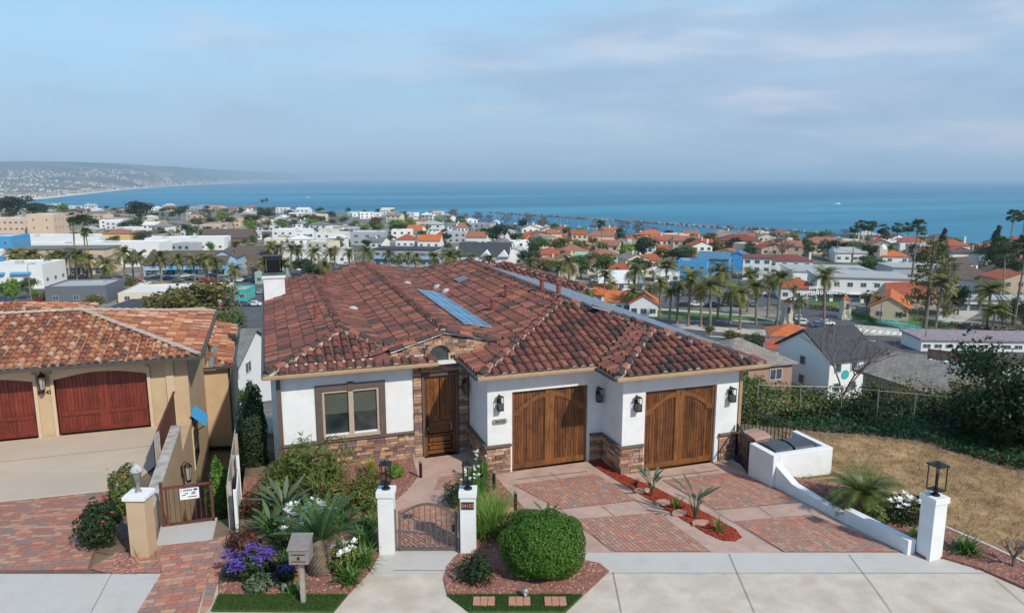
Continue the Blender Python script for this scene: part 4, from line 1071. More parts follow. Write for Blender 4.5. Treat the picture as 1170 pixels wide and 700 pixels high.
# tan pillar with the bird-house lantern
pb = G(165, 632); px_, py_ = pb.x, pb.y
t = thing('tan_pillar', 'tan stucco pillar with a white cap between the neighbour driveway and the side gate', 'pillar', (px_, py_, .3), -YAW)
def rbox(mb, cx, cy, sx, sy, z0, z1, rz=-YAW): mb.obox((cx, cy, (z0+z1)/2), sx, sy, z1-z0, rz)
m = MB(); rbox(m, px_, py_, .40, .40, .1, 1.70); m.build('shaft', M['tan'], t, bevel=.01)
m = MB(); rbox(m, px_, py_, .50, .50, 1.702, 1.80); rbox(m, px_, py_, .44, .44, 1.80, 1.83); m.build('cap', M['white_old'], t, bevel=.012)
t = thing('pillar_lamp', 'grey domed post lamp with a round vented top on the tan pillar', 'post lamp', (px_, py_, 1.83))
m = MB(); m.lathe([(.08, 0), (.05, .03), (.03, .14), (.05, .2), (.07, .24)], (px_, py_, 1.83), 12); m.build('base', M['grey_metal'], t, sm=False)
m = MB(); m.lathe([(.07, .24), (.095, .42), (.10, .47)], (px_, py_, 1.83), 12); m.build('globe', M['grey_metal'], t, sm=True)
m = MB(); m.lathe([(.135, .46), (.13, .50), (.095, .57), (.04, .62), (.015, .64)], (px_, py_, 1.83), 14); m.obox((px_+.035, py_-.11, 2.36), .04, .03, .07, -YAW); m.build('dome', M['whitemetal'], t, sm=True)
# rusty side gate with a yard sign
gx0, gx1, gy = -2.74, -1.62, 18.13
t = thing('side_gate', 'rusty brown metal mesh gate to the neighbour side yard', 'gate', (-2.2, gy, .25))
m = MB(); m.bar((gx0, gy, .2), (gx0, gy, 1.42), .06); m.bar((gx1, gy, .05), (gx1, gy, 1.36), .05); m.bar((gx0, gy, 1.26), (gx1, gy, 1.26), .05); m.bar((gx0, gy, .32), (gx1, gy, .32), .05); m.bar((gx0+.1, gy, .32), (gx0+.1, gy, 1.26), .035); m.build('frame', M['rustiron'], t)
m = MB()
for k in range(9): m.bar((gx0+.16+k*.115, gy, .32), (gx0+.16+k*.115, gy, 1.24), .014)
m.build('bars', M['rustiron'], t)
M['signwhite'] = mat('sign_white', (.75, .75, .75), .5, .03, 5); M['signblue'] = mat('sign_blue', (.02, .05, .25), .5, .05, 5); M['signred'] = mat('sign_red', (.5, .05, .08), .5, .05, 5)
sg = tag(MB().box(-2.33, -1.90, gy-.05, gy-.04, .93, 1.21).build('yard_sign', M['signwhite'], None, (-2.1, gy, 1.0)), 'small white sign with a blue corner block hung on the rusty gate', 'sign')
MB().box(-2.02, -1.93, gy-.054, gy-.05, 1.14, 1.19).build('blue_block', M['signblue'], sg)
MB().box(-2.31, -2.28, gy-.054, gy-.05, 1.15, 1.18).build('red_block', M['signred'], sg)
m = MB()
for k in range(5): m.box(-2.24+k*.04, -2.215+k*.04, gy-.054, gy-.05, 1.14, 1.185)
m.build('heading_marks', M['signblue'], sg)
m = MB()
for a, b_, c in ((-2.28, -2.2, 1.03), (-2.22, -2.14, 1.07), (-2.06, -1.97, 1.09), (-2.08, -1.98, 1.05), (-2.15, -1.95, .98)): m.box(a, b_, gy-.054, gy-.05, c, c+.02)
m.build('text_marks', M['textdark'], sg)
# boundary fence between the lots
t = thing('board_fence', 'weathered grey board fence running back between the two houses', 'fence', (-1.22, 20, 0))
m = MB()
for k in range(40):
    y = 17.6+k*.16; top = 1.35-(y-17.6)*.06; m.box(-1.245, -1.22, y, y+.15, -3, top+rnd.uniform(-.015, .015))
m.build('boards', M['greywood'], t)
m = MB()
for y in (17.6, 19.7, 21.8, 23.8): m.box(-1.22, -1.13, y, y+.09, -2, 1.42-(y-17.6)*.06)
pieces(m, 'post', M['greywood'], t)
m = MB(); m.box(-1.08, -1.01, 17.25, 17.32, .2, 1.35); m.box(-1.08, -1.01, 19.5, 19.57, .0, 1.35)
t = thing('boundary_screen', 'narrow white post and panel beside the grey board fence', 'fence panel', (-1.04, 18.3, .2))
m.build('post', M['white'], t); m = MB(); m.box(-1.06, -1.03, 17.32, 19.5, .1, 1.02); m.build('panel', M['white'], t)

# ================================================================== FRONT GATE, PILLARS, MAILBOX
def pillar(c, w_, z0, z1, label, rot, gname):
    t = thing('gate_pillar', label, 'pillar', (c[0], c[1], z0), rot, gname)
    m = MB(); m.obox((c[0], c[1], (z0+z1-.16)/2-.05), w_, w_, z1-.16-z0+.1, rot); m.build('shaft', M['white'], t, bevel=.008)
    m = MB(); m.obox((c[0], c[1], z1-.15), w_+.03, w_+.03, .018, rot); m.obox((c[0], c[1], z1-.07), w_+.055, w_+.055, .138, rot); m.build('cap', M['white_old'], t, bevel=.012); return t
def pillar_lantern(c, z, label, rot, lit='glasslamp', s=1.0):
    t = thing('pillar_lantern', label, 'lantern', (c[0], c[1], z), rot, 'black square lanterns on the white pillars')
    x, y = c[0], c[1]
    Rm = lambda a, b_: (x+a*math.cos(rot)-b_*math.sin(rot), y+a*math.sin(rot)+b_*math.cos(rot))
    m = MB(); m.lathe([(.10, 0), (.09, .03), (.04, .06), (.045, .12)], (x, y, z), 10); m.obox((x, y, z+.13), .2*s, .2*s, .025, rot); m.build('base', M['iron'], t)
    m = MB()
    for a in (-.1, .1):
        for b_ in (-.1, .1): p = Rm(a*s, b_*s); m.bar((*p, z+.13), (*p, z+.14+.44*s), .018)
    m.obox((x, y, z+.15+.44*s), .25*s, .25*s, .03, rot); m.lathe([(.10, .165+.44*s), (.03, .20+.44*s), (.02, .23+.44*s)], (x, y, z), 8)
    m.build('cage', M['iron'], t)
    m = MB(); m.lathe([(.045, .14), (.04, .2), (.015, .24), (.015, .5)], (x, y, z), 8); m.build('lamp_post', M['iron'], t)
    return t
pl0 = G(442.5, 633); pl0 = (pl0.x+.04, pl0.y+.15); pl1 = G(535.5, 633); pl1 = (pl1.x+.04, pl1.y+.15)
p0 = pillar(pl0, .34, .3, 1.84, 'white pillar left of the iron garden gate', -YAW, 'white stucco pillars')
p1 = pillar(pl1, .34, .3, 1.84, 'white pillar right of the garden gate, with the number plate', -YAW, 'white stucco pillars')
pillar_lantern(pl0, 1.84, 'black lantern on the white pillar left of the garden gate', -YAW)
pillar_lantern(pl1, 1.84, 'black lantern on the white pillar right of the garden gate', -YAW)
pr = (13.52, 10.98)
pillar(pr, .36, .3, 1.80, 'white pillar at the low end of the right retaining wall', 0, 'white stucco pillars')
pillar_lantern(pr, 1.80, 'black open lantern on the far right white pillar', 0, s=1.25)
c = UD(0, 0); fx = lambda a, b_, ctr: (ctr[0]+a*rt[0]+b_*fw[0], ctr[1]+a*rt[1]+b_*fw[1])
q = fx(0, -.178, pl1); pm = MB(); pm.obox((q[0], q[1], 1.52), .28, .02, .17, -YAW); po = pm.build('number_plate', M['plaquedark'], p1)
M['lettan'] = mat('copper_lettering', (.45, .2, .1), .5, .1, 9)
q = fx(0, -.192, pl1); text_mesh('number_text', '34152', .115, M['lettan'], po, (q[0], q[1], 1.52), -YAW, .003)
# gate
gl = fx(.24, 0, pl0); gr_ = fx(-.24, 0, pl1)
t = thing('garden_gate', 'arched bronze iron garden gate with curled bars between two white pillars', 'gate', (*gl, .34), -YAW)
W_ = math.hypot(gr_[0]-gl[0], gr_[1]-gl[1])
gp = lambda a, z: (gl[0]+rt[0]*a, gl[1]+rt[1]*a, z)
m = MB(); at_ = lambda a: 1.18+.30*math.sin(math.pi*a/W_)
m.bar(gp(0.04, .36), gp(.04, 1.3), .05); m.bar(gp(W_-.04, .36), gp(W_-.04, 1.3), .05); m.bar(gp(.04, .42), gp(W_-.04, .42), .05)
n_ = 16
for k in range(n_): a, b_ = .04+(W_-.08)*k/n_, .04+(W_-.08)*(k+1)/n_; m.bar(gp(a, at_(a)), gp(b_, at_(b_)), .04)
m.bar(gp(-.06, .36), gp(-.06, 1.35), .045); m.bar(gp(W_+.06, .36), gp(W_+.06, 1.35), .045)
m.build('frame', M['ironbrown'], t)
m = MB()
for k in range(1, 11):
    a = W_*k/11; m.bar(gp(a, .42), gp(a, at_(a)-.02), .016)
m.build('bars', M['ironbrown'], t)
m = MB()
for k in range(5):
    a = W_*(k+.75)/5.5; z = .85+.12*(k % 2)
    m.tube([gp(a+.09*math.cos(q)*(1-q/9), z+.13*math.sin(q)) for q in [i*.6 for i in range(11)]], .009, 4)
    m.tube([gp(a, .5), gp(a+.05, .62), gp(a-.04, .75), gp(a+.02, .9), gp(a+.08, 1.02)], .009, 4)
m.build('scrollwork', M['ironbrown'], t)
m = MB(); m.obox(gp(W_-.1, .9), .06, .05, .16, -YAW); m.build('latch', M['iron'], t)
mb_ = G(347, 690); t = thing('mailbox', 'weathered grey metal mailbox on a wooden post in the front turf', 'mailbox', (mb_.x, mb_.y, .35), -YAW)
m = MB(); m.obox((mb_.x, mb_.y, .80), .085, .085, .98, -YAW); m.build('post', M['greywood'], t, bevel=.005)
M['postwood'] = M['greywood']
bx_ = lambda a, b_, z: (mb_.x+a*rt[0]+b_*fw[0], mb_.y+a*rt[1]+b_*fw[1], z)
m = MB(); w2, d2 = .19, .17
prof = [(-d2, 1.29), (d2, 1.29), (d2, 1.74), (-d2, 1.60)]
vs = [bx_(s*w2, p, z) for s in (-1, 1) for p, z in prof]; m.add(vs, [(0, 3, 2, 1)[::-1], (4, 5, 6, 7)[::-1]]+[(i, (i+1) % 4, (i+1) % 4+4, i+4)[::-1] for i in range(4)])
bo = m.build('box', M['zinc'], t, bevel=.008)
bm_ = bmesh.new(); bm_.from_mesh(bo.data); bmesh.ops.recalc_face_normals(bm_, faces=bm_.faces[:]); bm_.to_mesh(bo.data); bm_.free()
m = MB(); vs = [bx_(s*(w2+.02), p, z) for s in (-1, 1) for p, z in ((-d2-.03, 1.595), (d2+.02, 1.752), (d2+.02, 1.772), (-d2-.03, 1.615))]; m.add(vs, [(0, 3, 2, 1), (4, 5, 6, 7)]+[(i, (i+1) % 4, (i+1) % 4+4, i+4) for i in range(4)]); m.build('lid', M['zinc'], t)
m = MB(); m.obox(bx_(0, -d2-.008, 1.5), .26, .01, .012, -YAW); m.obox(bx_(0, -d2-.01, 1.43), .04, .015, .05, -YAW); m.obox(bx_(0, -d2-.008, 1.36), .28, .008, .008, -YAW); m.build('slot', M['iron'], t)
# path bollards
for k, (px, py) in enumerate(((476, 553), (560, 556), (584, 580), (612, 600))):
    p = G(px, py) if k else Vector((3.86, 19.5, .02)); 
    if k: p = Vector(((5.60, 17.95, .09), (5.66, 16.3, .2), (5.72, 15.0, .28))[k-1])
    t = thing('path_light', ['short black path light beside the front door landing', 'black path light at the driveway edge nearest the garage', 'black path light at the driveway edge behind the round bush', 'black path light mostly hidden by the round bush'][k], 'path light', p, 0, 'black cylinder path lights')
    m = MB(); m.lathe([(.045, -.05), (.045, .50)], p, 10); m.build('post', M['iron'], t)
    m = MB(); m.lathe([(.05, .50), (.052, .545), (.03, .56)], p, 10); m.build('cap', M['grey_metal'], t)
# three paver squares in the turf
for k, (px, py, lb) in enumerate(((553, 690, 'left'), (593.5, 690, 'middle'), (634.5, 690, 'right'))):
    p = Zp(px, py, .35); t = thing('paver_square', f'{lb} of the three pink paver squares set in the turf strip', 'paver', (p.x, p.y, .36), -YAW, 'paver squares in the turf')
    for i in range(3):
        c_ = fx((i-1)*.145, 0, (p.x, p.y)); m = MB(); m.obox((c_[0], c_[1], .40), .138, .29, .07, -YAW); m.build('brick', M['paver2'], t, bevel=.006)
# grey solar garden light by the turf, and a twin in the left bed
def garden_light(p, label, s=1):
    t = thing('garden_spotlight', label, 'garden light', p, -YAW, 'small grey garden lights')
    s *= .62; m = MB(); m.lathe([(.07*s, -.02), (.06*s, .12*s)], p, 8); m.build('stake', M['blackplastic'], t)
    m = MB(); m.lathe([(.10*s, .12*s), (.13*s, .2*s), (.13*s, .30*s), (.09*s, .36*s)], p, 6); m.build('hood', M['grey_metal'], t, sm=True)
    m = MB(); q_ = Vector(p)+Vector((-fw[0]*.14*s, -fw[1]*.14*s, .2*s)); m.lathe([(.035*s, -.02), (.045*s, .0), (.03*s, .04)], q_, 10); m.build('lens', M['whitemetal'], t)
garden_light(Vector((*fx(0, 0, Zp(600, 683, .36)), .36)), 'grey garden light at the turf edge below the round bush')
garden_light(Vector((*fx(0, 0, Zp(325, 676, .36)), .36)), 'small grey garden light beside the purple flowers', .8)
# flat stepping stones
M['flag'] = mat('pink_flagstone', (.45, .25, .18), .85, .15, 4, .4, 40)
def flagstone(x, y, z, r_, label, grp):
    n_ = 7; pts = [(x+r_*rnd.uniform(.75, 1.1)*math.cos(6.283*k/n_), y+.75*r_*rnd.uniform(.75, 1.1)*math.sin(6.283*k/n_)) for k in range(n_)]
    o = MB().prism(pts, z-.02, z+.05).build('stepping_stone', M['flag'], None, (x, y, z), bevel=.01); tag(o, label, 'stepping stone', grp)
for k, (px, py) in enumerate(((733, 562), (758, 576), (776, 588), (799, 599))):
    p = G(px, py); flagstone(p.x, p.y, p.z+.03, .24, ['stepping stone in the red mulch nearest the garage corner', 'second stepping stone in the red mulch from the garage', 'third stepping stone in the red mulch from the garage', 'stepping stone in the red mulch farthest from the garage'][k], 'stepping stones in the mulch strip')
for k, (x, y, lb) in enumerate(((5.35, 16.3, 'pink flat stone in the gravel by the driveway path lights'), (5.25, 15.4, 'pink flat stone behind the round bush'), (14.2, 11.75, 'pink flat stone beside the white roses'), (14.65, 11.0, 'pink flat stone right of the strappy clump'), (14.75, 9.4, 'pink flat stone at the foot of the bare shrub'), (-.2, 15.8, 'pink flat stone in the left bed'), (.4, 15.5, 'pink flat stone behind the mailbox'))):
    flagstone(x, y, (g_near(x, y) if x < 13.3 else max(g_near(x, y), ground_z(x, y))+.03)+.05, .27, lb, 'flat stones in the beds')

# ================================================================== RIGHT SIDE: low wall, enclosure, railing, bins
t = thing('low_wall', 'low white stucco wall stepping down along the right driveway', 'wall', (13.2, 13, 0))
m = MB(); m.vprism([(11.16, .1), (13.04, .1), (13.04, .60), (11.16, .70)], 13.1, 13.32, 'x'); m.vprism([(13.04, .0), (15.58, -.1), (15.58, .72), (14.9, .46), (13.04, .42)], 13.1, 13.32, 'x'); m.build('wall', M['white'], t, bevel=.012)
t = thing('bin_enclosure', 'white stucco enclosure holding the trash bins beside the house', 'enclosure', (14, 16.2, 0))
m = MB(); m.box(13.0, 13.2, 15.58, 16.64, -.2, 1.02); m.box(13.2, 15.05, 15.58, 15.78, -.2, 1.02); m.box(14.87, 15.05, 15.78, 17.1, -.6, 1.02); m.build('wall', M['white'], t, bevel=.012)
m = MB(); m.box(13.2, 14.87, 15.78, 18.2, -.2, .02); m.build('floor', M['concrete2'], t)
def bin_(x, y, m_, label, rot=0, s=1):
    t = thing('trash_bin', label, 'trash bin', (x, y, .02), rot, 'wheeled trash bins')
    P_ = lambda a, b_, z: (x+a*math.cos(rot)-b_*math.sin(rot), y+a*math.sin(rot)+b_*math.cos(rot), z)
    m = MB(); vs = [P_(sx*(.24+.07*k), sy*(.26+.08*k), .08+.80*k) for k in (0, 1) for sx, sy in ((-1, -1), (1, -1), (1, 1), (-1, 1))]
    m.add(vs, [(3, 2, 1, 0), (4, 5, 6, 7), (0, 1, 5, 4), (1, 2, 6, 5), (2, 3, 7, 6), (3, 0, 4, 7)]); m.build('body', m_, t, bevel=.02)
    m = MB(); vs = []
    for k, (b_, z) in enumerate(((-.40, .90), (-.36, .97), (-.1, 1.03), (.25, 1.01), (.38, .95), (.40, .90))):
        for a in (-.33, .33): vs.append(P_(a*(1-.04*(k in (0, 5))), b_, z+.02))
    m.add(vs, [(0, 2, 3, 1), (2, 4, 5, 3), (4, 6, 7, 5), (6, 8, 9, 7), (8, 10, 11, 9), (0, 1, 11, 10), (0, 10, 8, 6, 4, 2), (1, 3, 5, 7, 9, 11)]); m.build('lid', m_, t, bevel=.01)
    for a in (-.3, .3):
        m = MB(); c_ = P_(a, .3, .12); m.tube([P_(a-.03, .3, .12), P_(a+.03, .3, .12)], .12, 12); m.build('wheel', M['blackplastic'], t)
    m = MB(); m.tube([P_(-.25, .42, .9), P_(.25, .42, .9)], .02, 6); m.build('handle', m_, t)
M['binbrown'] = mat('tan_bin_plastic', (.36, .22, .165), .5, .08, 4); M['bingrey'] = mat('dark_grey_bin_plastic', (.055, .062, .075), .45, .08, 4)
bin_(13.68, 17.35, M['binbrown'], 'tan brown wheeled bin with its lid tipped up behind the grey bins', .15)
bin_(13.65, 16.35, M['bingrey'], 'dark grey wheeled bin left in the white enclosure', .1)
bin_(14.42, 16.35, M['bingrey'], 'dark grey wheeled bin right in the white enclosure', -.05)
def ironfence(name, label, cat, a, b_, za, zb, ha, hb, n, m_, scroll=False):
    t = thing(name, label, cat, (a[0], a[1], za)); A = Vector((a[0], a[1], 0)); B = Vector((b_[0], b_[1], 0))
    P_ = lambda u, z: tuple((A+(B-A)*u)+Vector((0, 0, z)))
    lo = lambda u: za+(zb-za)*u; hi = lambda u: ha+(hb-ha)*u
    m = MB(); m.bar(P_(0, hi(0)), P_(1, hi(1)), .045, .03); m.bar(P_(0, lo(0)+.08), P_(1, lo(1)+.08), .035); m.build('rail', m_, t)
    m = MB(); m.bar(P_(0, lo(0)-.1), P_(0, hi(0)+.03), .05); m.bar(P_(1, lo(1)-.1), P_(1, hi(1)+.03), .05); pieces(m, 'post', m_, t)
    m = MB()
    for k in range(1, n): u = k/n; m.bar(P_(u, lo(u)+.08), P_(u, hi(u)), .018)
    m.build('balusters', m_, t)
    if scroll:
        m = MB(); Ln = (B-A).length
        for k in range(4):
            u0 = (k+.5)/4
            for dz in (.3, .62): m.tube([P_(u0+.07/Ln*math.cos(q)*(1-q/10)*1.0, lo(u0)+dz+.10*math.sin(q)) for q in [i*.6 for i in range(12)]], .010, 4)
        m.build('scrollwork', m_, t)
    return t
ironfence('iron_railing', 'brown iron railing running from the house corner behind the bins', 'railing', (13.56, 18.0), (15.0, 17.15), .2, .3, 1.78, 1.06, 15, M['iron'])
ironfence('side_iron_gate', 'small iron gate with curled bars between the garage corner and the white enclosure', 'gate', (13.42, 17.8), (13.04, 16.68), .02, .02, 1.14, 1.04, 8, M['iron'], True)
# ================================================================== PLANTS
from mathutils import noise as mnoise
rs = np.random.RandomState(5)
M['leaf_bush'] = mat_leaf('clipped_bush_leaves', [(.04,.10,.010),(.07,.16,.016),(.12,.235,.03),(.05,.12,.012)], objvar=.08)
M['leaf_mid'] = mat_leaf('shrub_leaves', [(.06,.12,.022),(.10,.165,.03),(.15,.20,.045),(.19,.15,.05),(.07,.13,.025)], objvar=.15)
M['leaf_dark'] = mat_leaf('dark_leaves', [(.014,.036,.012),(.024,.052,.016),(.035,.068,.020)], objvar=.15)
M['leaf_grey'] = mat_leaf('grey_green_leaves', [(.10,.15,.09),(.15,.20,.12),(.07,.11,.06)], objvar=.1)
M['leaf_cycad'] = mat_leaf('cycad_leaves', [(.05,.10,.035),(.075,.14,.05),(.10,.17,.065)], objvar=.05, rough=.4)
M['leaf_strap'] = mat_leaf('strap_leaves', [(.05,.12,.02),(.08,.17,.03),(.12,.22,.05)], objvar=.12, rough=.4)
M['leaf_lime'] = mat_leaf('lime_grass_leaves', [(.14,.24,.03),(.20,.31,.05),(.10,.19,.03)], objvar=.08)
M['leaf_red'] = mat_leaf('reddish_leaves', [(.12,.03,.03),(.09,.05,.03),(.16,.05,.04),(.06,.07,.03)], objvar=.1)
M['leaf_yellow'] = mat_leaf('yellow_leaves', [(.45,.40,.04),(.30,.33,.05),(.2,.24,.04)], objvar=.1)
M['leaf_autumn'] = mat_leaf('yellow_brown_leaves', [(.12,.12,.03),(.20,.13,.03),(.07,.09,.02),(.25,.16,.04)], objvar=.15)
M['petal_white'] = mat_leaf('white_petals', [(.8,.8,.78),(.75,.74,.66)], objvar=.02, trans=.15)
M['petal_purple'] = mat_leaf('purple_petals', [(.11,.06,.30),(.17,.10,.40),(.07,.035,.20)], objvar=.03, trans=.15)
M['petal_orange'] = mat_leaf('orange_petals', [(.6,.12,.03),(.7,.05,.04)], objvar=.05, trans=.1)
M['palm_leaf'] = mat_leaf('palm_leaves', [(.06,.10,.018),(.10,.14,.028),(.16,.18,.05),(.07,.11,.02)], objvar=.15, rough=.4)
M['fan_leaf'] = mat_leaf('fan_palm_leaves', [(.04,.07,.018),(.06,.10,.025),(.08,.11,.03)], objvar=.12)
M['bare'] = mat('bare_branch_bark', (.16, .12, .10), .95, .25, 9, .5, 30)

def unit(v): return v/np.maximum(1e-9, np.linalg.norm(v, axis=-1, keepdims=True))
def leaf_quads(P, Nn, size, asp=.55, rng=rs):
    """rhombus leaves at P facing roughly Nn"""
    n = len(P); Nn = unit(Nn+rng.normal(0, .55, (n, 3)))
    a = unit(np.cross(Nn, rng.normal(0, 1, (n, 3)))); b_ = np.cross(Nn, a); s = (size*rng.uniform(.6, 1.25, (n, 1)))
    V = np.stack([P-a*s*.5, P+b_*s*asp*.5, P+a*s*.5+Nn*s*.08, P-b_*s*asp*.5], 1)
    return V.reshape(-1, 3)
def cloud(n, c, r_, lump=.18, fill=.35, zmin=None, freq=1.6, seed=0, rng=rs):
    """points near the surface of a lumpy ellipsoid"""
    d = unit(rng.normal(0, 1, (n, 3)))
    f = np.array([1+lump*mnoise.noise(Vector(x*freq)+Vector((seed*7.1, 0, 0)))*2 for x in d])
    rad = f*(1-fill*rng.uniform(0, 1, n)**1.8)
    P = np.array(c)+d*rad[:, None]*np.array(r_)
    if zmin is not None: k = P[:, 2] > zmin; P, d = P[k], d[k]
    return P, d
def quadmesh(name, V, m): return fast_mesh(name, V, np.arange(len(V)).reshape(-1, 4), m)
def strip_leaf(mb, base, az, el, length, width, droop, seg=4, fold=0):
    """strap leaf arching away"""
    p = Vector(base); e = el; pts = []
    side = Vector((-math.sin(az), math.cos(az), 0))
    for k in range(seg+1):
        t = k/seg; w_ = width*(1-t)**.55*(.55+.45*min(1, t*4)) if k < seg else width*.04
        pts.append((p.copy(), w_)); d = Vector((math.cos(az)*math.cos(e), math.sin(az)*math.cos(e), math.sin(e))); p = p+d*(length/seg); e -= droop/seg
    vs = []
    for q, w_ in pts: vs += [q-side*w_/2, q+side*w_/2]
    mb.add(vs, [(2*k, 2*k+1, 2*k+3, 2*k+2) for k in range(seg)])
def frond(mb, base, az, el, length, droop, nl, ll, lw, vee=.5, seg=10, rach=.012, back=.25):
    """feather leaf: rachis with leaflets on both sides"""
    p = Vector(base); e = el; path = []
    for k in range(nl+1):
        d = Vector((math.cos(az)*math.cos(e), math.sin(az)*math.cos(e), math.sin(e))); path.append((p.copy(), d)); p = p+d*(length/nl); e -= droop/nl
    pp_ = [q[0] for q in path[::max(1, nl//4)]]; mb.tube(pp_, [rach*(1-.85*i/len(pp_)) for i in range(len(pp_))], 4, False)
    side = Vector((-math.sin(az), math.cos(az), 0))
    for k in range(1, nl+1):
        t = k/nl; q, d = path[k]; L_ = ll*math.sin(math.pi*min(.97, .12+t*.86))**.6
        up = side.cross(d); up = up if up.z > 0 else -up
        for s in (-1, 1):
            dr = (side*s+d*back*2+up*vee*.5+Vector((0, 0, -.25*t))).normalized(); w_ = d*lw/2
            tip = q+dr*L_+Vector((0, 0, -L_*.18)); mb.add([q-w_, q+w_, tip+w_*.2, tip-w_*.2], [(0, 1, 2, 3)])
def plant_bush(name, label, cat, loc, r_, n, size, m, lump=.15, fill=.3, zc=None, grp=None, stem=True, freq=1.6, parts=None, leafname='foliage', asp=.55):
    t = thing(name, label, cat, loc, 0, grp); zc = r_[2]*.85 if zc is None else zc
    P, d = cloud(n, (0, 0, zc), r_, lump, fill, .02, freq, seed=rnd.random()*9); V = leaf_quads(P, d, size, asp)
    # inner leaves so one cannot see through
    o = link_mesh(leafname, quadmesh(leafname, V, m), t)
    if stem:
        mb = MB()
        for k in range(5): a = k*1.26+rnd.random(); mb.tube([(0, 0, -.1), (r_[0]*.3*math.cos(a), r_[1]*.3*math.sin(a), zc*.6), (r_[0]*.6*math.cos(a), r_[1]*.6*math.sin(a), zc*1.2)], [.03, .02, .008], 5)
        link_mesh('stem', mb.mesh('stem', M['trunk']), t)
    return t
def flowers(t, pts, size, m, petals=6, name='flower'):
    if 6 < len(pts) < 32:
        for p in pts: flowers(t, [p], size, m, petals, name)
        return
    mb = MB()
    for p in pts:
        for k in range(petals):
            a = 6.283*k/petals+rnd.random()*.5; e = rnd.uniform(.1, .9); q = Vector(p); d = Vector((math.cos(a)*math.cos(e), math.sin(a)*math.cos(e), math.sin(e))); s_2 = Vector((-math.sin(a), math.cos(a), 0)); sz = size*rnd.uniform(.7, 1.1)
            mb.add([q, q+d*sz*.6+s_2*sz*.35, q+d*sz, q+d*sz*.6-s_2*sz*.35], [(0, 1, 2, 3)])
    return link_mesh(name, mb.mesh(name, m), t)
def clump(name, label, cat, loc, n, length, width, m, droop=1.3, el=(.6, 1.45), grp=None, spread=.05, flower=None):
    if cat == 'agapanthus': n = int(n*1.7); width *= 1.15; spread = max(spread, .12)
    t = thing(name, label, cat, loc, 0, grp); mb = MB()
    for k in range(n):
        az = k*2.399+rnd.uniform(-.3, .3); strip_leaf(mb, (rnd.uniform(-spread, spread), rnd.uniform(-spread, spread), 0), az, rnd.uniform(*el), length*rnd.uniform(.65, 1.1), width*rnd.uniform(.7, 1.1), droop*rnd.uniform(.6, 1.2))
    link_mesh('leaves', mb.mesh('leaves', m), t)
    if flower:
        pts = []; st_ = MB()
        for k in range(flower[0]):
            a = rnd.random()*6.28; r2 = rnd.uniform(.05, length*.5); h = length*rnd.uniform(.85, 1.25); p = (r2*math.cos(a), r2*math.sin(a), h); st_.tube([(0, 0, 0), p], .006, 4, False)
            for q in range(flower[3] if len(flower) > 3 else 3): pts.append((p[0]+rnd.uniform(-.03, .03), p[1]+rnd.uniform(-.03, .03), h+rnd.uniform(-.02, .03)))
        link_mesh('flower_stems', st_.mesh('flower_stems', m), t); flowers(t, pts, flower[1], flower[2])
    return t
def gl_(x, y): return (x, y, g_near(x, y)+.03)
# the big clipped bush
bb = Vector((5.22, 13.22, .36)); t = thing('round_bush', 'large round clipped green bush beside the driveway', 'bush', bb)
P, d = cloud(30000, (0, 0, .58), (.92, .88, .67), .085, .22, .0, 2.4, 3); o = link_mesh('foliage', quadmesh('foliage', leaf_quads(P, d, .052, .5), M['leaf_bush']), t)
P, d = cloud(4000, (0, 0, .55), (.70, .66, .54), .04, .3, .0, 2.4, 3); link_mesh('inner_foliage', quadmesh('inner_foliage', leaf_quads(P, d, .10, .7), M['leaf_bush']), t)
mb = MB()
for k in range(6): a = k*1.05; mb.tube([(0, 0, -.1), (.3*math.cos(a), .3*math.sin(a), .5)], [.04, .015], 5)
link_mesh('stem', mb.mesh('stem', M['trunk']), t)
plant_bush('small_shrub', 'small loose dark shrub in front of the right gate pillar', 'shrub', (3.74, 13.28, .36), (.36, .34, .30), 1800, .07, M['leaf_dark'], .3, .6)
mb = MB()
for k in range(12): a = k*.52; mb.tube([(3.74, 13.5, .4), (3.74+.22*math.cos(a), 13.5+.1*math.sin(a), .9+.22*rnd.random())], [.006, .003], 4, False)
# left bed --------------------------------------------------
cy = (.72, 14.62, .37); t = thing('cycad', 'large cycad with a stout scaly trunk and arching dark fronds behind the mailbox', 'cycad', cy)
mb = MB(); mb.lathe([(.19, -.05), (.23, .15), (.24, .4), (.20, .66), (.12, .78)], (0, 0, 0), 16); link_mesh('trunk', mb.mesh('trunk', M['trunkp']), t)
mb = MB()
for k in range(330):
    z = .02+.72*k/330; a = k*2.399; r2 = (.22 if z < .55 else .19)+.01; p = Vector((r2*math.cos(a), r2*math.sin(a), z)); o_ = Vector((math.cos(a), math.sin(a), .5))*.045; s2 = Vector((-math.sin(a), math.cos(a), 0))*.03
    mb.add([p-s2, p+s2, p+o_+s2*.5, p+o_-s2*.5], [(0, 1, 2, 3)])
link_mesh('trunk_scales', mb.mesh('trunk_scales', mat('cycad_scales', (.26, .20, .15), .95, .3, 12)), t)
mb = MB()
for k in range(30):
    az = k*2.399; el = rnd.choice((.3, .6, .9, 1.15, 1.35))+rnd.uniform(-.12, .12); frond(mb, (.06*math.cos(az), .06*math.sin(az), .76), az, el, rnd.uniform(.95, 1.2), rnd.uniform(.35, .65), 20, .15, .045, 1.3)
link_mesh('fronds', mb.mesh('fronds', M['leaf_cycad']), t)
plant_bush('front_shrub', 'broad green shrub with drooping bronze leaves under the front window', 'shrub', (.95, 18.9, .08), (1.0, .75, .86), 3000, .22, M['leaf_mid'], .45, .85, asp=.2)
clump('tall_strap_plant', 'spiky upright green plant in front of the broad window shrub', 'plant', gl_(.9, 18.0), 130, 1.3, .05, M['leaf_mid'], 1.2, (.7, 1.5), spread=.35)
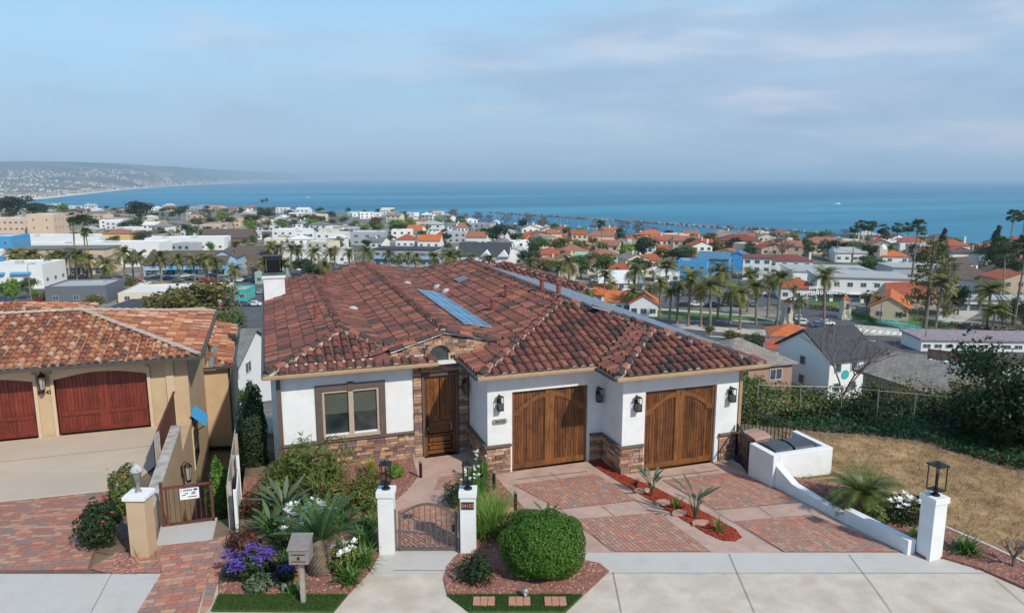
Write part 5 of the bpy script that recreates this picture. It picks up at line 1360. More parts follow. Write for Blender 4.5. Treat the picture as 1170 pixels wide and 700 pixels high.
plant_bush('window_shrub', 'tall leafy shrub at the left corner of the front window', 'shrub', (.45, 19.9, .02), (.5, .5, .75), 1300, .19, M['leaf_mid'], .45, .85, asp=.22)
plant_bush('low_shrub', 'olive green shrub left of the gate pillar lantern', 'shrub', (2.0, 17.6, .12), (.6, .55, .5), 1300, .2, M['leaf_mid'], .45, .85, asp=.22)
def paddle_plant(name, label, loc, n, h, m, lw=.16, lean=.35, grp=None, cat='bird of paradise'):
    t = thing(name, label, cat, loc, 0, grp); mb = MB(); sm_ = MB()
    for k in range(n):
        az = k*2.399+rnd.uniform(-.4, .4); hh = h*rnd.uniform(.6, 1.05); le = lean*rnd.uniform(.3, 1.1); mid = Vector((math.cos(az)*le*hh*.35, math.sin(az)*le*hh*.35, hh*.55)); sm_.tube([(0, 0, 0), mid*.5+Vector((0, 0, .05)), mid], [.016, .012, .008], 4, False)
        L_ = hh*.5; e = 1.35-le*1.2; side = Vector((-math.sin(az), math.cos(az), 0)); p = mid.copy(); vs = []
        for i, wv in enumerate((.15, .8, 1, .7, .08)): 
            dv = Vector((math.cos(az)*math.cos(e), math.sin(az)*math.cos(e), math.sin(e))); vs += [p-side*lw*wv/2, p+side*lw*wv/2]; p = p+dv*L_/4; e -= .12
        mb.add(vs, [(2*i, 2*i+1, 2*i+3, 2*i+2) for i in range(4)])
    link_mesh('stalks', sm_.mesh('stalks', m), t); link_mesh('leaves', mb.mesh('leaves', m), t); return t
paddle_plant('bird_of_paradise', 'grey green bird of paradise at the left edge of the front bed', gl_(.05, 17.2), 26, 1.25, M['leaf_grey'], .12, .7)
paddle_plant('bird_of_paradise', 'dark bird of paradise clump behind the white flowers', gl_(-.25, 16.3), 18, 1.0, M['leaf_cycad'], .11, .8)
clump('agapanthus', 'strappy green clump right of the cycad trunk', 'agapanthus', gl_(1.55, 14.6), 70, .62, .035, M['leaf_strap'], grp='strappy agapanthus clumps')
clump('agapanthus', 'strappy green clump beside the left gate pillar', 'agapanthus', gl_(1.75, 15.5), 70, .62, .035, M['leaf_strap'], grp='strappy agapanthus clumps')
clump('agapanthus', 'strappy green clump just left of the cycad trunk', 'agapanthus', gl_(.05, 15.0), 60, .5, .035, M['leaf_strap'], grp='strappy agapanthus clumps')
clump('agapanthus', 'strappy green clump behind the mailbox on the left', 'agapanthus', gl_(-.0, 16.0), 60, .6, .035, M['leaf_strap'], grp='strappy agapanthus clumps')
clump('agapanthus', 'strappy green clump in front of the pillar next to the cycad', 'agapanthus', gl_(1.25, 14.0), 60, .5, .035, M['leaf_strap'], grp='strappy agapanthus clumps')
clump('agapanthus', 'strappy clump half hidden behind the cycad fronds', 'agapanthus', gl_(1.3, 16.6), 60, .65, .035, M['leaf_strap'], grp='strappy agapanthus clumps')
for k, (x, y, r2, lb) in enumerate(((.35, 15.6, .5, 'loose shrub with white flowers left of the cycad crown'), (.75, 15.9, .45, 'loose shrub with white flowers behind the cycad crown'), (1.15, 14.55, .38, 'low shrub with large white flowers right of the cycad trunk'))):
    t = plant_bush('white_flower_shrub', lb, 'flowering shrub', gl_(x, y), (r2, r2, .55 if k < 2 else .32), 900, .09, M['leaf_mid'], .3, .6, grp='shrubs with white flowers')
    pts = [(r2*rnd.uniform(-.9, .9), r2*rnd.uniform(-.9, .5), (1.0 if k < 2 else .55)*rnd.uniform(.7, 1.1)) for _ in range(16 if k < 2 else 8)]; flowers(t, pts, .13, M['petal_white'])
plant_bush('red_leaf_shrub', 'low reddish brown shrub beside the white boundary panel', 'shrub', gl_(-.7, 18.2), (.3, .5, .28), 900, .09, M['leaf_red'], .3, .5)
plant_bush('red_leaf_shrub', 'dark red leafed shrub above the purple flowers', 'shrub', gl_(-.8, 15.9), (.25, .35, .3), 900, .10, M['leaf_red'], .3, .5)
t = plant_bush('statice', 'mound of purple statice flowers at the front left corner', 'flowers', gl_(-.72, 14.9), (.42, .4, .30), 1400, .11, M['leaf_dark'], .3, .5)
pts = []
for c_ in ((-.3, -.2), (-.1, .1), (.15, -.25), (.3, .1), (-.2, -.4), (.05, .3), (.38, -.1), (-.38, .15)):
    pts += [(c_[0]+rnd.gauss(0, .07), c_[1]+rnd.gauss(0, .07), .47+rnd.gauss(0, .04)) for _ in range(40)]
flowers(t, pts, .055, M['petal_purple'], 5)
t = plant_bush('statice', 'small tuft of purple statice beside the garden light', 'flowers', gl_(.02, 14.5), (.18, .18, .16), 350, .08, M['leaf_dark'], .3, .5)
flowers(t, [(rnd.gauss(0, .09), rnd.gauss(0, .07), .27+rnd.gauss(0, .03)) for _ in range(90)], .04, M['petal_purple'], 5)
plant_bush('grey_groundcover', 'pale grey green groundcover below the purple flowers', 'groundcover', gl_(-.5, 14.35), (.3, .22, .16), 700, .08, M['leaf_grey'], .3, .4, stem=False)
plant_bush('purple_foliage', 'spiky dark red plant at the brick walk edge', 'shrub', gl_(-1.05, 16.3), (.2, .35, .22), 400, .12, M['leaf_red'], .3, .5, asp=.2)
for k, (x, y, n_, ln, mt_, lb) in enumerate(((-.35, 17.0, 70, .7, 'leaf_strap', 'strappy clump left of the bird of paradise at the back'), (.6, 16.6, 70, .7, 'leaf_strap', 'strappy clump behind the white flowers'), (-.45, 15.5, 50, .45, 'leaf_strap', 'strappy clump above the purple flowers'), (1.95, 16.3, 60, .65, 'leaf_strap', 'strappy clump behind the left gate pillar'), (.15, 13.98, 40, .34, 'leaf_strap', 'small strappy clump beside the mailbox post'))):
    clump('agapanthus', lb, 'agapanthus', gl_(x, y), n_, ln, .035, M[mt_], grp='strappy agapanthus clumps')
for k, (x, y, r2, mt_, lb) in enumerate(((1.35, 17.6, (.55, .5, .5), 'leaf_autumn', 'loose yellow green shrub in the middle of the left bed'), (-.2, 18.6, (.5, .5, .45), 'leaf_mid', 'mid green shrub near the left corner of the house'), (.0, 19.9, (.35, .4, .5), 'leaf_mid', 'leafy shrub at the base of the brown downspout'))):
    plant_bush('bed_shrub', lb, 'shrub', gl_(x, y), r2, 1100, .16, M[mt_], .4, .8, asp=.25)
clump('yellow_spire', 'small upright yellow leafed plant against the stone base', 'plant', gl_(2.55, 20.3), 34, .62, .05, M['leaf_yellow'], .4, (1.0, 1.5))
plant_bush('ball_shrub', 'small light green ball shrub left of the door landing', 'shrub', gl_(3.15, 19.75), (.27, .25, .22), 1300, .06, M['leaf_lime'], .1, .3, zc=.2)
plant_bush('fern_shrub', 'light green shrub under the window left of the lantern', 'shrub', gl_(2.3, 18.7), (.4, .4, .38), 1200, .11, M['leaf_autumn'], .3, .5, asp=.3)
# right bed ---------------------------------------------------
for k, (x, y, lb) in enumerate(((4.58, 15.1, 'front clump of tall lime green grass beside the right gate pillar'), (4.75, 15.75, 'rear clump of tall lime green grass behind the gate pillar'))):
    clump('lily_grass', lb, 'ornamental grass', gl_(x, y), 620, .98, .018, M['leaf_lime'], 1.2, (.8, 1.5), 'tall lime grass clumps', .27)
clump('agapanthus', 'strappy clump with white flower heads by the path light', 'agapanthus', gl_(5.0, 17.6), 110, .7, .035, M['leaf_strap'], flower=(9, .05, M['petal_white'], 4), spread=.15, grp='strappy agapanthus clumps')
clump('agapanthus', 'strappy clump with white flowers against the garage side wall', 'agapanthus', gl_(5.35, 18.6), 100, .75, .035, M['leaf_strap'], flower=(8, .05, M['petal_white'], 4), spread=.15, grp='strappy agapanthus clumps')
clump('agapanthus', 'strappy clump with white buds behind the gate lantern', 'agapanthus', gl_(4.65, 17.2), 90, .7, .035, M['leaf_strap'], flower=(5, .05, M['petal_white'], 4), spread=.12, grp='strappy agapanthus clumps')
plant_bush('dark_filler_shrub', 'dark twiggy shrub seen through the garden gate', 'shrub', gl_(4.3, 17.1), (.35, .35, .33), 900, .10, M['leaf_dark'], .3, .6, asp=.3)
plant_bush('round_filler_shrub', 'mid green shrub between the grass clump and the round bush', 'shrub', gl_(5.15, 14.7), (.42, .4, .36), 1500, .09, M['leaf_mid'], .2, .5)
paddle_plant('succulent', 'upright dark succulent rising behind the round bush', gl_(6.0, 14.95), 9, .72, M['leaf_cycad'], .09, .5, cat='succulent')
clump('orange_bromeliad', 'small plant with orange tips behind the round bush', 'plant', gl_(6.15, 14.5), 14, .42, .05, M['leaf_autumn'], .8)
# mulch strip ---------------------------------------------------
paddle_plant('strelitzia', 'grey green bird of paradise in the mulch strip nearest the garage', gl_(9.46, 16.05), 14, .85, M['leaf_grey'], .10, .6, 'bird of paradise plants in the mulch strip')
paddle_plant('strelitzia', 'taller bird of paradise in the middle of the mulch strip', gl_(9.72, 14.35), 11, 1.15, M['leaf_grey'], .10, .55, 'bird of paradise plants in the mulch strip')
clump('agave', 'small upright green agave between the two bird of paradise plants', 'agave', gl_(9.62, 15.1), 18, .42, .055, M['leaf_strap'], .3, (.7, 1.4))
clump('aloe', 'low spreading aloe near the tip of the mulch strip', 'agave', gl_(9.82, 13.55), 26, .42, .05, M['leaf_mid'], .5, (.4, 1.3))
clump('red_tuft', 'tiny red green tuft in the mulch beside the garage corner', 'plant', gl_(9.45, 16.95), 22, .26, .03, M['leaf_red'], .6)
# right bed ------------------------------------------------------
zb = lambda x, y: max(g_near(x, y), ground_z(x, y))+.05
def palm_crown(n, length, droop, nl, ll, lw, els, m, name='fronds', base=.1):
    mb = MB()
    for k in range(n):
        az = k*2.399+rnd.uniform(-.2, .2); el = els[k % len(els)]+rnd.uniform(-.12, .12); frond(mb, (base*math.cos(az), base*math.sin(az), 0), az, el, length*rnd.uniform(.85, 1.1), droop*rnd.uniform(.8, 1.2), nl, ll, lw, .4, rach=.016)
    return mb.mesh(name, m)
x, y = 13.95, 13.3; t = thing('pygmy_palm', 'bushy young palm with arching fronds in front of the white enclosure', 'palm', (x, y, zb(x, y)))
link_mesh('trunk', MB().tube([(0, 0, -.1), (0, 0, .35)], [.13, .10], 9).mesh('trunk', M['trunkp']), t)
o = link_mesh('fronds', palm_crown(56, 1.0, 1.5, 26, .20, .024, (.4, .8, 1.1, 1.4, .6), M['palm_leaf']), t, (0, 0, .35))
x, y = 14.35, 12.35; t = plant_bush('white_rose_bush', 'white rose bush beside the young palm and the low wall', 'rose bush', (x, y, zb(x, y)), (.55, .42, .33), 1700, .075, M['leaf_dark'], .25, .5)
flowers(t, [(rnd.uniform(-.55, .55), rnd.uniform(-.42, .3), rnd.uniform(.42, .72)) for _ in range(24)], .10, M['petal_white'], 9, 'rose_bloom')
x, y = 13.65, 12.6; plant_bush('rose_foliage', 'low green foliage at the foot of the young palm', 'shrub', (x, y, zb(x, y)), (.3, .4, .22), 700, .08, M['leaf_mid'], .3, .5)
x, y = 14.35, 10.75; clump('agapanthus', 'strappy green clump just right of the far right pillar', 'agapanthus', (x, y, zb(x, y)), 80, .55, .035, M['leaf_strap'], grp='strappy agapanthus clumps')
x, y = 13.95, 11.6; clump('agapanthus', 'small green clump behind the low wall beside the right pillar', 'agapanthus', (x, y, zb(x, y)), 40, .4, .03, M['leaf_strap'], grp='strappy agapanthus clumps')
x, y = 14.6, 8.9; plant_bush('red_leaf_shrub', 'low dark red shrub under the bare branching shrub', 'shrub', (x, y, zb(x, y)), (.4, .5, .14), 900, .06, M['leaf_red'], .3, .5)
def bare_tree(name, label, cat, loc, h, r0, depth, spread=.6, m=None, grp=None, nb=3, shrink=.72, first=None):
    t = thing(name, label, cat, loc, 0, grp); mb = MB(); rr = random.Random(len(label))
    def grow(p, d, L_, r_, dep):
        q = p+d*L_; mb.tube([p, p+d*L_*.5+Vector((rr.uniform(-.04, .04)*L_, rr.uniform(-.04, .04)*L_, 0)), q], [r_, r_*.85, r_*.72], 6 if dep > 2 else 4, dep == 0)
        if dep == 0: return
        for k in range(nb if dep > 1 else 2):
            a = 6.283*k/nb+rr.uniform(-.5, .5); side = Vector((math.cos(a), math.sin(a), 0)); dd = (d+side*spread*rr.uniform(.7, 1.3)+Vector((0, 0, .12))).normalized(); grow(q, dd, L_*shrink*rr.uniform(.8, 1.15), r_*.68, dep-1)
    grow(Vector((0, 0, -.1)), Vector((0, 0, 1)), first or h*.3, r0, depth); link_mesh('branches', mb.mesh('branches', m or M['bare'], None), t); return t
x, y = 14.78, 10.0; bare_tree('bare_shrub', 'leafless thick branched shrub in the right bed', 'shrub', (x, y, zb(x, y)), 1.3, .05, 4, .75, first=.3)
# small path plants by the neighbour
for k, (x, y, r2, zc_, lb) in enumerate(((-4.0, 17.55, (.42, .5, .55), .5, 'dark green shrub with orange blooms beside the tan pillar'), (-3.85, 19.6, (.4, .7, .6), .55, 'looser shrub with a few red blooms farther up the neighbour driveway edge'))):
    t = plant_bush('border_shrub', lb, 'shrub', gl_(x, y), r2, 3000, .085, M['leaf_dark'] if k == 0 else M['leaf_mid'], .25, .4, grp='shrubs along the neighbour driveway')
    flowers(t, [(rnd.uniform(-.35, .35), rnd.uniform(-.4, .4), rnd.uniform(.6, 1.05)) for _ in range(14)], .06, M['petal_orange'], 6)
clump('dry_tuft', 'thin twiggy plant at the foot of the tan pillar', 'plant', gl_(-3.1, 16.6), 18, .45, .012, M['leaf_red'], .5)
sz_ = lambda x, y: ground_z(x, y)
t = plant_bush('side_yard_shrub', 'bright green shrub behind the rusty side gate', 'shrub', (-1.62, 20.2, sz_(-1.62, 20.2)), (.33, .8, .95), 2600, .10, M['leaf_bush'], .2, .4)
# dark cypress against the left side of the house
t = thing('cypress_column', 'tall dark cypress column against the left side of the white house', 'cypress', (-.72, 22.6, -.8))
P, d = cloud(9000, (0, 0, 1.5), (.44, .5, 1.75), .12, .35, None, 2.2, 4); link_mesh('foliage', quadmesh('foliage', leaf_quads(P, d, .10, .4), M['leaf_dark']), t)
link_mesh('trunk', MB().tube([(0, 0, -.6), (0, 0, 2.4)], [.09, .03], 6).mesh('trunk', M['trunk']), t)
# ================================================================== TERRAIN, SEA, COAST
ds = [20, 22, 24, 27, 30, 36, 42, 50, 58, 66, 74, 82, 92, 105, 120, 135, 150, 160, 170]+[170*(1.035**k) for k in range(1, 64)]
azs = np.arange(-620, 1900, 24)
V = []
for d in ds:
    for a in azs:
        u = (a-585)/(F_PX/cp*.985)*d; p = UD(u, d); z = terr(p.x, p.y)
        if 60 < d < 900: z += .0
        V.append((p.x, p.y, z-(.35 if d < 45 else .02)))
na = len(azs); i, j = np.meshgrid(np.arange(na-1), np.arange(len(ds)-1)); a = (j*na+i).ravel(); Fq = np.stack([a, a+1, a+na+1, a+na], 1)
Vn = np.array(V); cc = Vn[Fq].mean(1); Fq = Fq[~((cc[:, 0] > -31) & (cc[:, 0] < 43) & (cc[:, 1] < 33.5))]
m_t, nt, b = new_mat('town_ground'); tcn = N(nt, 'ShaderNodeTexCoord')
n1_ = N(nt, 'ShaderNodeTexNoise', inp={'Scale': .035, 'Detail': 9, 'Roughness': .72}); L(nt, tcn.outputs['Object'], n1_.inputs[0])
r = ramp(nt, [(.30, (.04, .07, .02)), (.42, (.07, .085, .04)), (.50, (.15, .135, .11)), (.58, (.27, .24, .20)), (.66, (.10, .10, .095)), (.8, (.06, .09, .03))]); L(nt, n1_.outputs[0], r.inputs[0]); L(nt, r.outputs[0], b.inputs[0]); b.inputs['Roughness'].default_value = 1
struct(link_mesh('terrain', fast_mesh('terrain', V, Fq, m_t, True)))
# sea
m_s, nt, b = new_mat('sea_water'); tcn = N(nt, 'ShaderNodeTexCoord')
mp_ = N(nt, 'ShaderNodeMapping'); mp_.inputs['Rotation'].default_value = (0, 0, YAW); mp_.inputs['Scale'].default_value = (.00035, .0016, 1); L(nt, tcn.outputs['Object'], mp_.inputs[0])
n1_ = N(nt, 'ShaderNodeTexNoise', inp={'Scale': 1, 'Detail': 7, 'Roughness': .6}); L(nt, mp_.outputs[0], n1_.inputs[0])
r = ramp(nt, [(.36, (.007, .095, .19)), (.5, (.011, .15, .25)), (.64, (.03, .24, .34))]); L(nt, n1_.outputs[0], r.inputs[0]); L(nt, r.outputs[0], b.inputs[0])
b.inputs['Roughness'].default_value = .5; b.inputs['Specular IOR Level'].default_value = .22
nb = N(nt, 'ShaderNodeTexNoise', inp={'Scale': .12, 'Detail': 5, 'Roughness': .7}); L(nt, tcn.outputs['Object'], nb.inputs[0])
bp_ = N(nt, 'ShaderNodeBump', inp={'Strength': .5, 'Distance': .8}); L(nt, nb.outputs[0], bp_.inputs['Height']); L(nt, bp_.outputs[0], b.inputs['Normal'])
V = []; Fs = []; rr_ = [250, 500, 1000, 2000, 4000, 8000, 16000, 32000, 60000]; ns_ = 40
for q in rr_:
    for k in range(ns_+1):
        a = -1.35+2.7*k/ns_; p = UD(q*math.sin(a), q*math.cos(a)); V.append((p.x, p.y, SEA))
Fs = [(j*(ns_+1)+k, j*(ns_+1)+k+1, (j+1)*(ns_+1)+k+1, (j+1)*(ns_+1)+k) for j in range(len(rr_)-1) for k in range(ns_)]
struct(link_mesh('sea', fast_mesh('sea', V, np.array(Fs), m_s)))
# distant coast on the left: beach, low bluffs, hills fading back
shore = [(-330, 262), (-150, 246), (-60, 237), (10, 231), (48, 227.6), (80, 224), (110, 220.5), (150, 216.2), (190, 213.2), (230, 210.8), (270, 209.2), (310, 208.0), (350, 207.0), (390, 206.2), (430, 205.7), (465, 205.4)]
def shore_y(a): return lerp_tab(shore, a)
SIL = [(-330, 186), (-100, 186), (0, 188), (40, 187), (75, 187), (120, 188), (160, 189.5), (200, 191.5), (240, 194), (280, 196), (320, 197.5), (360, 199), (400, 200.2), (440, 201.5), (465, 204.2)]
V = []; az2 = np.arange(-330, 466, 3.0); nr = 46
for a in az2:
    r_ = Vector(ray(a, shore_y(a))); t_ = (SEA-CAM_H)/r_.z; P0 = Vector((0, 0, CAM_H))+r_*t_; d0 = math.hypot(P0.x, P0.y); hx, hy = P0.x/d0, P0.y/d0
    dend = max(d0*1.25, 10000)
    tops = (204-lerp_tab(SIL, a))/835
    for k in range(nr):
        f = k/(nr-1); d = d0*(dend/d0)**f; x, y = hx*d, hy*d
        nz = mnoise.fractal(Vector((x/1700, y/1700, 3.3)), 1.0, 2.1, 6)
        n2_ = mnoise.fractal(Vector((x/420, y/420, 1.3)), 1.0, 2.1, 4)
        if k == 0: z = SEA-2
        elif k == 1: z = SEA+2
        else:
            g_ = (f-.02)/.98; ang = -(shore_y(a)-204)/835*(1-g_)+tops*g_
            z = CAM_H+d*(ang+(nz*.0028+n2_*.0014)*math.sin(math.pi*min(1, g_*.9+.05))*min(1, tops*80))
            z = max(z, SEA+5)
            if k == nr-1: z = SEA
        V.append((x, y, z))
n_a = len(az2); Fs = [(i*nr+k, (i+1)*nr+k, (i+1)*nr+k+1, i*nr+k+1) for i in range(n_a-1) for k in range(nr-1)]
m_c, nt, b = new_mat('coast_hills'); tcn = N(nt, 'ShaderNodeTexCoord')
n1_ = N(nt, 'ShaderNodeTexNoise', inp={'Scale': .0013, 'Detail': 10, 'Roughness': .75}); L(nt, tcn.outputs['Object'], n1_.inputs[0])
r = ramp(nt, [(.36, (.06, .085, .075)), (.48, (.09, .115, .10)), (.55, (.18, .165, .14)), (.66, (.09, .11, .10))]); L(nt, n1_.outputs[0], r.inputs[0])
ge = N(nt, 'ShaderNodeNewGeometry'); sx = N(nt, 'ShaderNodeSeparateXYZ'); L(nt, ge.outputs['Position'], sx.inputs[0])
rb = N(nt, 'ShaderNodeMapRange', inp={1: SEA+6, 2: SEA+12, 3: 1, 4: 0}); L(nt, sx.outputs['Z'], rb.inputs[0])
mxx = N(nt, 'ShaderNodeMix', data_type='RGBA'); L(nt, rb.outputs[0], mxx.inputs[0]); L(nt, r.outputs[0], mxx.inputs[6]); mxx.inputs[7].default_value = (.62, .55, .46, 1); L(nt, mxx.outputs[2], b.inputs[0]); b.inputs['Roughness'].default_value = 1
Vc = np.array(V)
struct(link_mesh('coast_hills', fast_mesh('coast_hills', V, np.array(Fs)[:, ::-1], m_c, True)))
# far coastal town: thousands of tiny houses one could not count
M['farwhite'] = mat_pieces('distant_house_walls', [(.42,.40,.37),(.32,.26,.22),(.48,.47,.46),(.25,.16,.12),(.36,.31,.27),(.18,.16,.15)], .9, 1, 0, bump=0)
V = []; Fs = []; k0 = 0
G_ = Vc.reshape(n_a, nr, 3)
def coastpt(ia, k):
    i0 = min(n_a-2, int(ia)); k_ = min(nr-2, int(k)); fa = ia-i0; fk = k-k_
    return G_[i0, k_]*(1-fa)*(1-fk)+G_[i0+1, k_]*fa*(1-fk)+G_[i0, k_+1]*(1-fa)*fk+G_[i0+1, k_+1]*fa*fk
for q in range(9000):
    ia = rnd.uniform(85, n_a-12); a = az2[int(ia)]
    k = 2.2+(rnd.random()**2.2)*(32 if a < 200 else 10)
    p = coastpt(ia, k)
    if mnoise.noise(Vector((p[0]/500, p[1]/500, 9))) < -.12: continue
    d = math.hypot(p[0], p[1]); s = rnd.uniform(7, 18)*max(1, d/9000); h = rnd.uniform(6, 13); yw = rnd.random()*3
    c_, s_c = math.cos(yw), math.sin(yw)
    for dz in (-3, h):
        for ax_, ay_ in ((-1, -1), (1, -1), (1, 1), (-1, 1)): V.append((p[0]+(ax_*c_-ay_*.6*s_c)*s/2, p[1]+(ax_*s_c+ay_*.6*c_)*s/2, p[2]+dz))
    Fs += [tuple(i+k0 for i in f) for f in ((4, 5, 6, 7), (0, 1, 5, 4), (1, 2, 6, 5), (2, 3, 7, 6), (3, 0, 4, 7))]; k0 += 8
o = link_mesh('coastal_town', fast_mesh('coastal_town', V, np.array(Fs), M['farwhite'])); tag(o, 'far-off pale houses scattered over the hazy coastal hills', 'town', kind='stuff')
M['surf'] = mat('surf_foam', (.8, .8, .78), .8, .05, .01)
mb = MB()
for i in range(100, n_a-20):
    p, q = G_[i, 1], G_[i+1, 1]; e = 1-18/math.hypot(p[0], p[1])*rnd.uniform(.4, 1.4)
    mb.quad((p[0]*e, p[1]*e, SEA+.6), (q[0]*e, q[1]*e, SEA+.6), (q[0]*1.002, q[1]*1.002, SEA+.8), (p[0]*1.002, p[1]*1.002, SEA+.8))
struct(mb.build('surf_line', M['surf']))
# ================================================================== TREE AND PALM MODELS (made once, copied)
M['tree_green'] = mat_leaf('town_tree_leaves', [(.045,.085,.018),(.07,.12,.025),(.10,.15,.03),(.05,.075,.02)], objvar=.35, hue=.03)
M['tree_dark'] = mat_leaf('dark_tree_leaves', [(.02,.04,.014),(.035,.06,.02),(.05,.075,.025)], objvar=.3)
M['tree_lime'] = mat_leaf('bright_tree_leaves', [(.13,.22,.025),(.18,.27,.04),(.09,.17,.02)], objvar=.2)
M['tree_pink'] = mat_leaf('bare_pinkish_twigs', [(.17,.11,.11),(.13,.09,.09),(.22,.15,.14),(.10,.08,.06)], objvar=.2, trans=0)
M['tree_olive'] = mat_leaf('olive_tree_leaves', [(.09,.10,.02),(.14,.13,.03),(.20,.15,.04),(.06,.08,.02)], objvar=.15)
M['palm_town'] = mat_leaf('town_palm_leaves', [(.10,.13,.025),(.17,.18,.04),(.24,.21,.06),(.12,.14,.03)], objvar=.2, rough=.5)
def crown_mesh(name, kind, n, size, m, seed):
    """crown of unit tree (height 1, radius about .4)"""
    r_ = random.Random(seed); rr = np.random.RandomState(seed); parts_ = []
    if kind == 'conifer':
        for k in range(12):
            z = .18+.8*k/12; rad = .26*(1-k/12.5); P, d = cloud(n//12, (r_.uniform(-.02, .02), r_.uniform(-.02, .02), z), (rad, rad, .055), .4, .7, None, 2, seed+k, rr); parts_.append(leaf_quads(P, d+np.array([0, 0, .6]), size, .45, rr))
    elif kind == 'tier':      # open, layered branches
        for k in range(16):
            z = .15+.8*k/16; rad = .30*(1-.8*k/16)
            for q in range(5):
                a = r_.random()*6.28; P, d = cloud(n//80, (rad*math.cos(a), rad*math.sin(a), z), (.09, .09, .025), .3, .8, None, 2, seed+k, rr); parts_.append(leaf_quads(P, d, size, .4, rr))
    else:
        nb_ = {'broad': 11, 'round': 7, 'tall': 9, 'sparse': 14}[kind]
        for k in range(nb_):
            a = k*2.4+r_.random(); z = {'broad': r_.uniform(.42, .85), 'round': r_.uniform(.4, .8), 'tall': .25+.65*k/nb_, 'sparse': r_.uniform(.45, .9)}[kind]
            q = {'broad': .30, 'round': .16, 'tall': .13, 'sparse': .30}[kind]*r_.uniform(.3, 1)*(1.2-abs(z-.55)); br = {'broad': .19, 'round': .24, 'tall': .17, 'sparse': .12}[kind]*r_.uniform(.8, 1.2)
            P, d = cloud(n//nb_, (q*math.cos(a), q*math.sin(a), z), (br, br, br*.75), .3, .6, None, 2.2, seed+k, rr); parts_.append(leaf_quads(P, d, size, .6, rr))
    return quadmesh(name, np.concatenate(parts_), m)
def limb_mesh(kind, seed):
    r_ = random.Random(seed); mb = MB(); top = {'conifer': .95, 'tier': .97, 'tall': .7}.get(kind, .45)
    mb.tube([(0, 0, -.05), (.01, 0, top*.5), (0, .01, top)], [.035, .025, .008 if top > .6 else .018], 6)
    if top < .6:
        for k in range(6): a = k*1.05+r_.random(); mb.tube([(0, 0, .25+.03*k), (.1*math.cos(a), .1*math.sin(a), .45), (.24*math.cos(a), .24*math.sin(a), .68)], [.016, .011, .004], 4)
    return mb.mesh('trunk', M['trunk'])
TM = {}
TSPEC = {(a, b_): (c, d) for a, b_, c, d in (('broad', 'tree_green', 1500, .075), ('broad', 'tree_dark', 1500, .075), ('round', 'tree_green', 1100, .08), ('round', 'tree_lime', 1100, .08), ('round', 'tree_dark', 1100, .08), ('tall', 'tree_green', 1000, .07), ('sparse', 'tree_pink', 900, .05), ('conifer', 'tree_dark', 1400, .07), ('broad', 'tree_lime', 1300, .075), ('tier', 'tree_olive', 1600, .05), ('broad', 'tree_olive', 1500, .07), ('sparse', 'tree_green', 900, .06), ('tall', 'tree_dark', 1000, .07))}
def get_tm(kind, mk_, v_):
    if (kind, mk_, v_) not in TM:
        n_, sz2 = TSPEC.get((kind, mk_), (1100, .075)); TM[(kind, mk_, v_)] = (crown_mesh('crown', kind, n_, sz2, M[mk_], v_*17+len(TM)), limb_mesh(kind, v_))
    return TM[(kind, mk_, v_)]
KN = {('broad', 'tree_green'): ('broad green tree', 'spreading green trees'), ('broad', 'tree_dark'): ('broad dark tree', 'spreading dark trees'), ('round', 'tree_green'): ('round green tree', 'round green trees'), ('round', 'tree_lime'): ('round bright green tree', 'bright green trees'), ('round', 'tree_dark'): ('round dark tree', 'round dark trees'),
      ('tall', 'tree_green'): ('tall narrow green tree', 'narrow green trees'), ('tall', 'tree_dark'): ('tall narrow dark tree', 'narrow dark trees'), ('sparse', 'tree_pink'): ('thin pinkish bare tree', 'pinkish trees near the harbour'), ('conifer', 'tree_dark'): ('dark layered conifer', 'conifers'), ('broad', 'tree_lime'): ('broad bright green tree', 'bright green trees'), ('tier', 'tree_olive'): ('open layered olive conifer', 'conifers'), ('broad', 'tree_olive'): ('broad olive yellow tree', 'olive trees'), ('sparse', 'tree_green'): ('thin airy green tree', 'airy trees')}
def tree_at(p, h, kind, mk_, wide=1.0, label=None, name=None):
    v_ = rnd.randrange(2); cm, tm_ = get_tm(kind, mk_, v_); lb, gp_ = KN.get((kind, mk_), ('small round olive tree', 'olive trees'))
    t = thing(name or 'tree', label or lb, 'tree', p, rnd.random()*6.28, gp_, auto=not label); t.scale = (h*wide, h*wide, h); link_mesh('trunk', tm_, t); link_mesh('crown', cm, t); return t
def tree_px(px, py, hpx, kind='round', mk_='tree_green', wide=1.0, label=None, sea=False):
    p = T(px, py)
    if sea: r_ = Vector(ray(px, py)); t_ = (SEA-CAM_H)/r_.z; p = Vector((0, 0, CAM_H))+r_*t_
    D_ = math.hypot(p.x, p.y); return tree_at(p, hpx*D_/835, kind, mk_, wide, label)
def palm_meshes():
    out = []
    for v_ in range(3):
        mb = MB(); rr = random.Random(v_+4)
        for k in range(36):
            az = k*2.399+rr.uniform(-.25, .25); el = rr.choice((1.3, 1.0, .7, .35, 0, -.4)); frond(mb, (0, 0, 0), az, el, rr.uniform(.8, 1.1), rr.uniform(1.0, 1.8), 11, .24, .075, .2, rach=.014)
        out.append(mb.mesh('crown', M['palm_town']))
    return out
PC = palm_meshes()
mb = MB(); pr_ = [(.055, -.02), (.05, .05)]+[(.030+.004*(k % 2), .1+.8*k/14) for k in range(15)]+[(.042, .95), (.03, 1.0)]; mb.lathe(pr_, (0, 0, 0), 8); PT = mb.mesh('trunk', M['trunkp'])
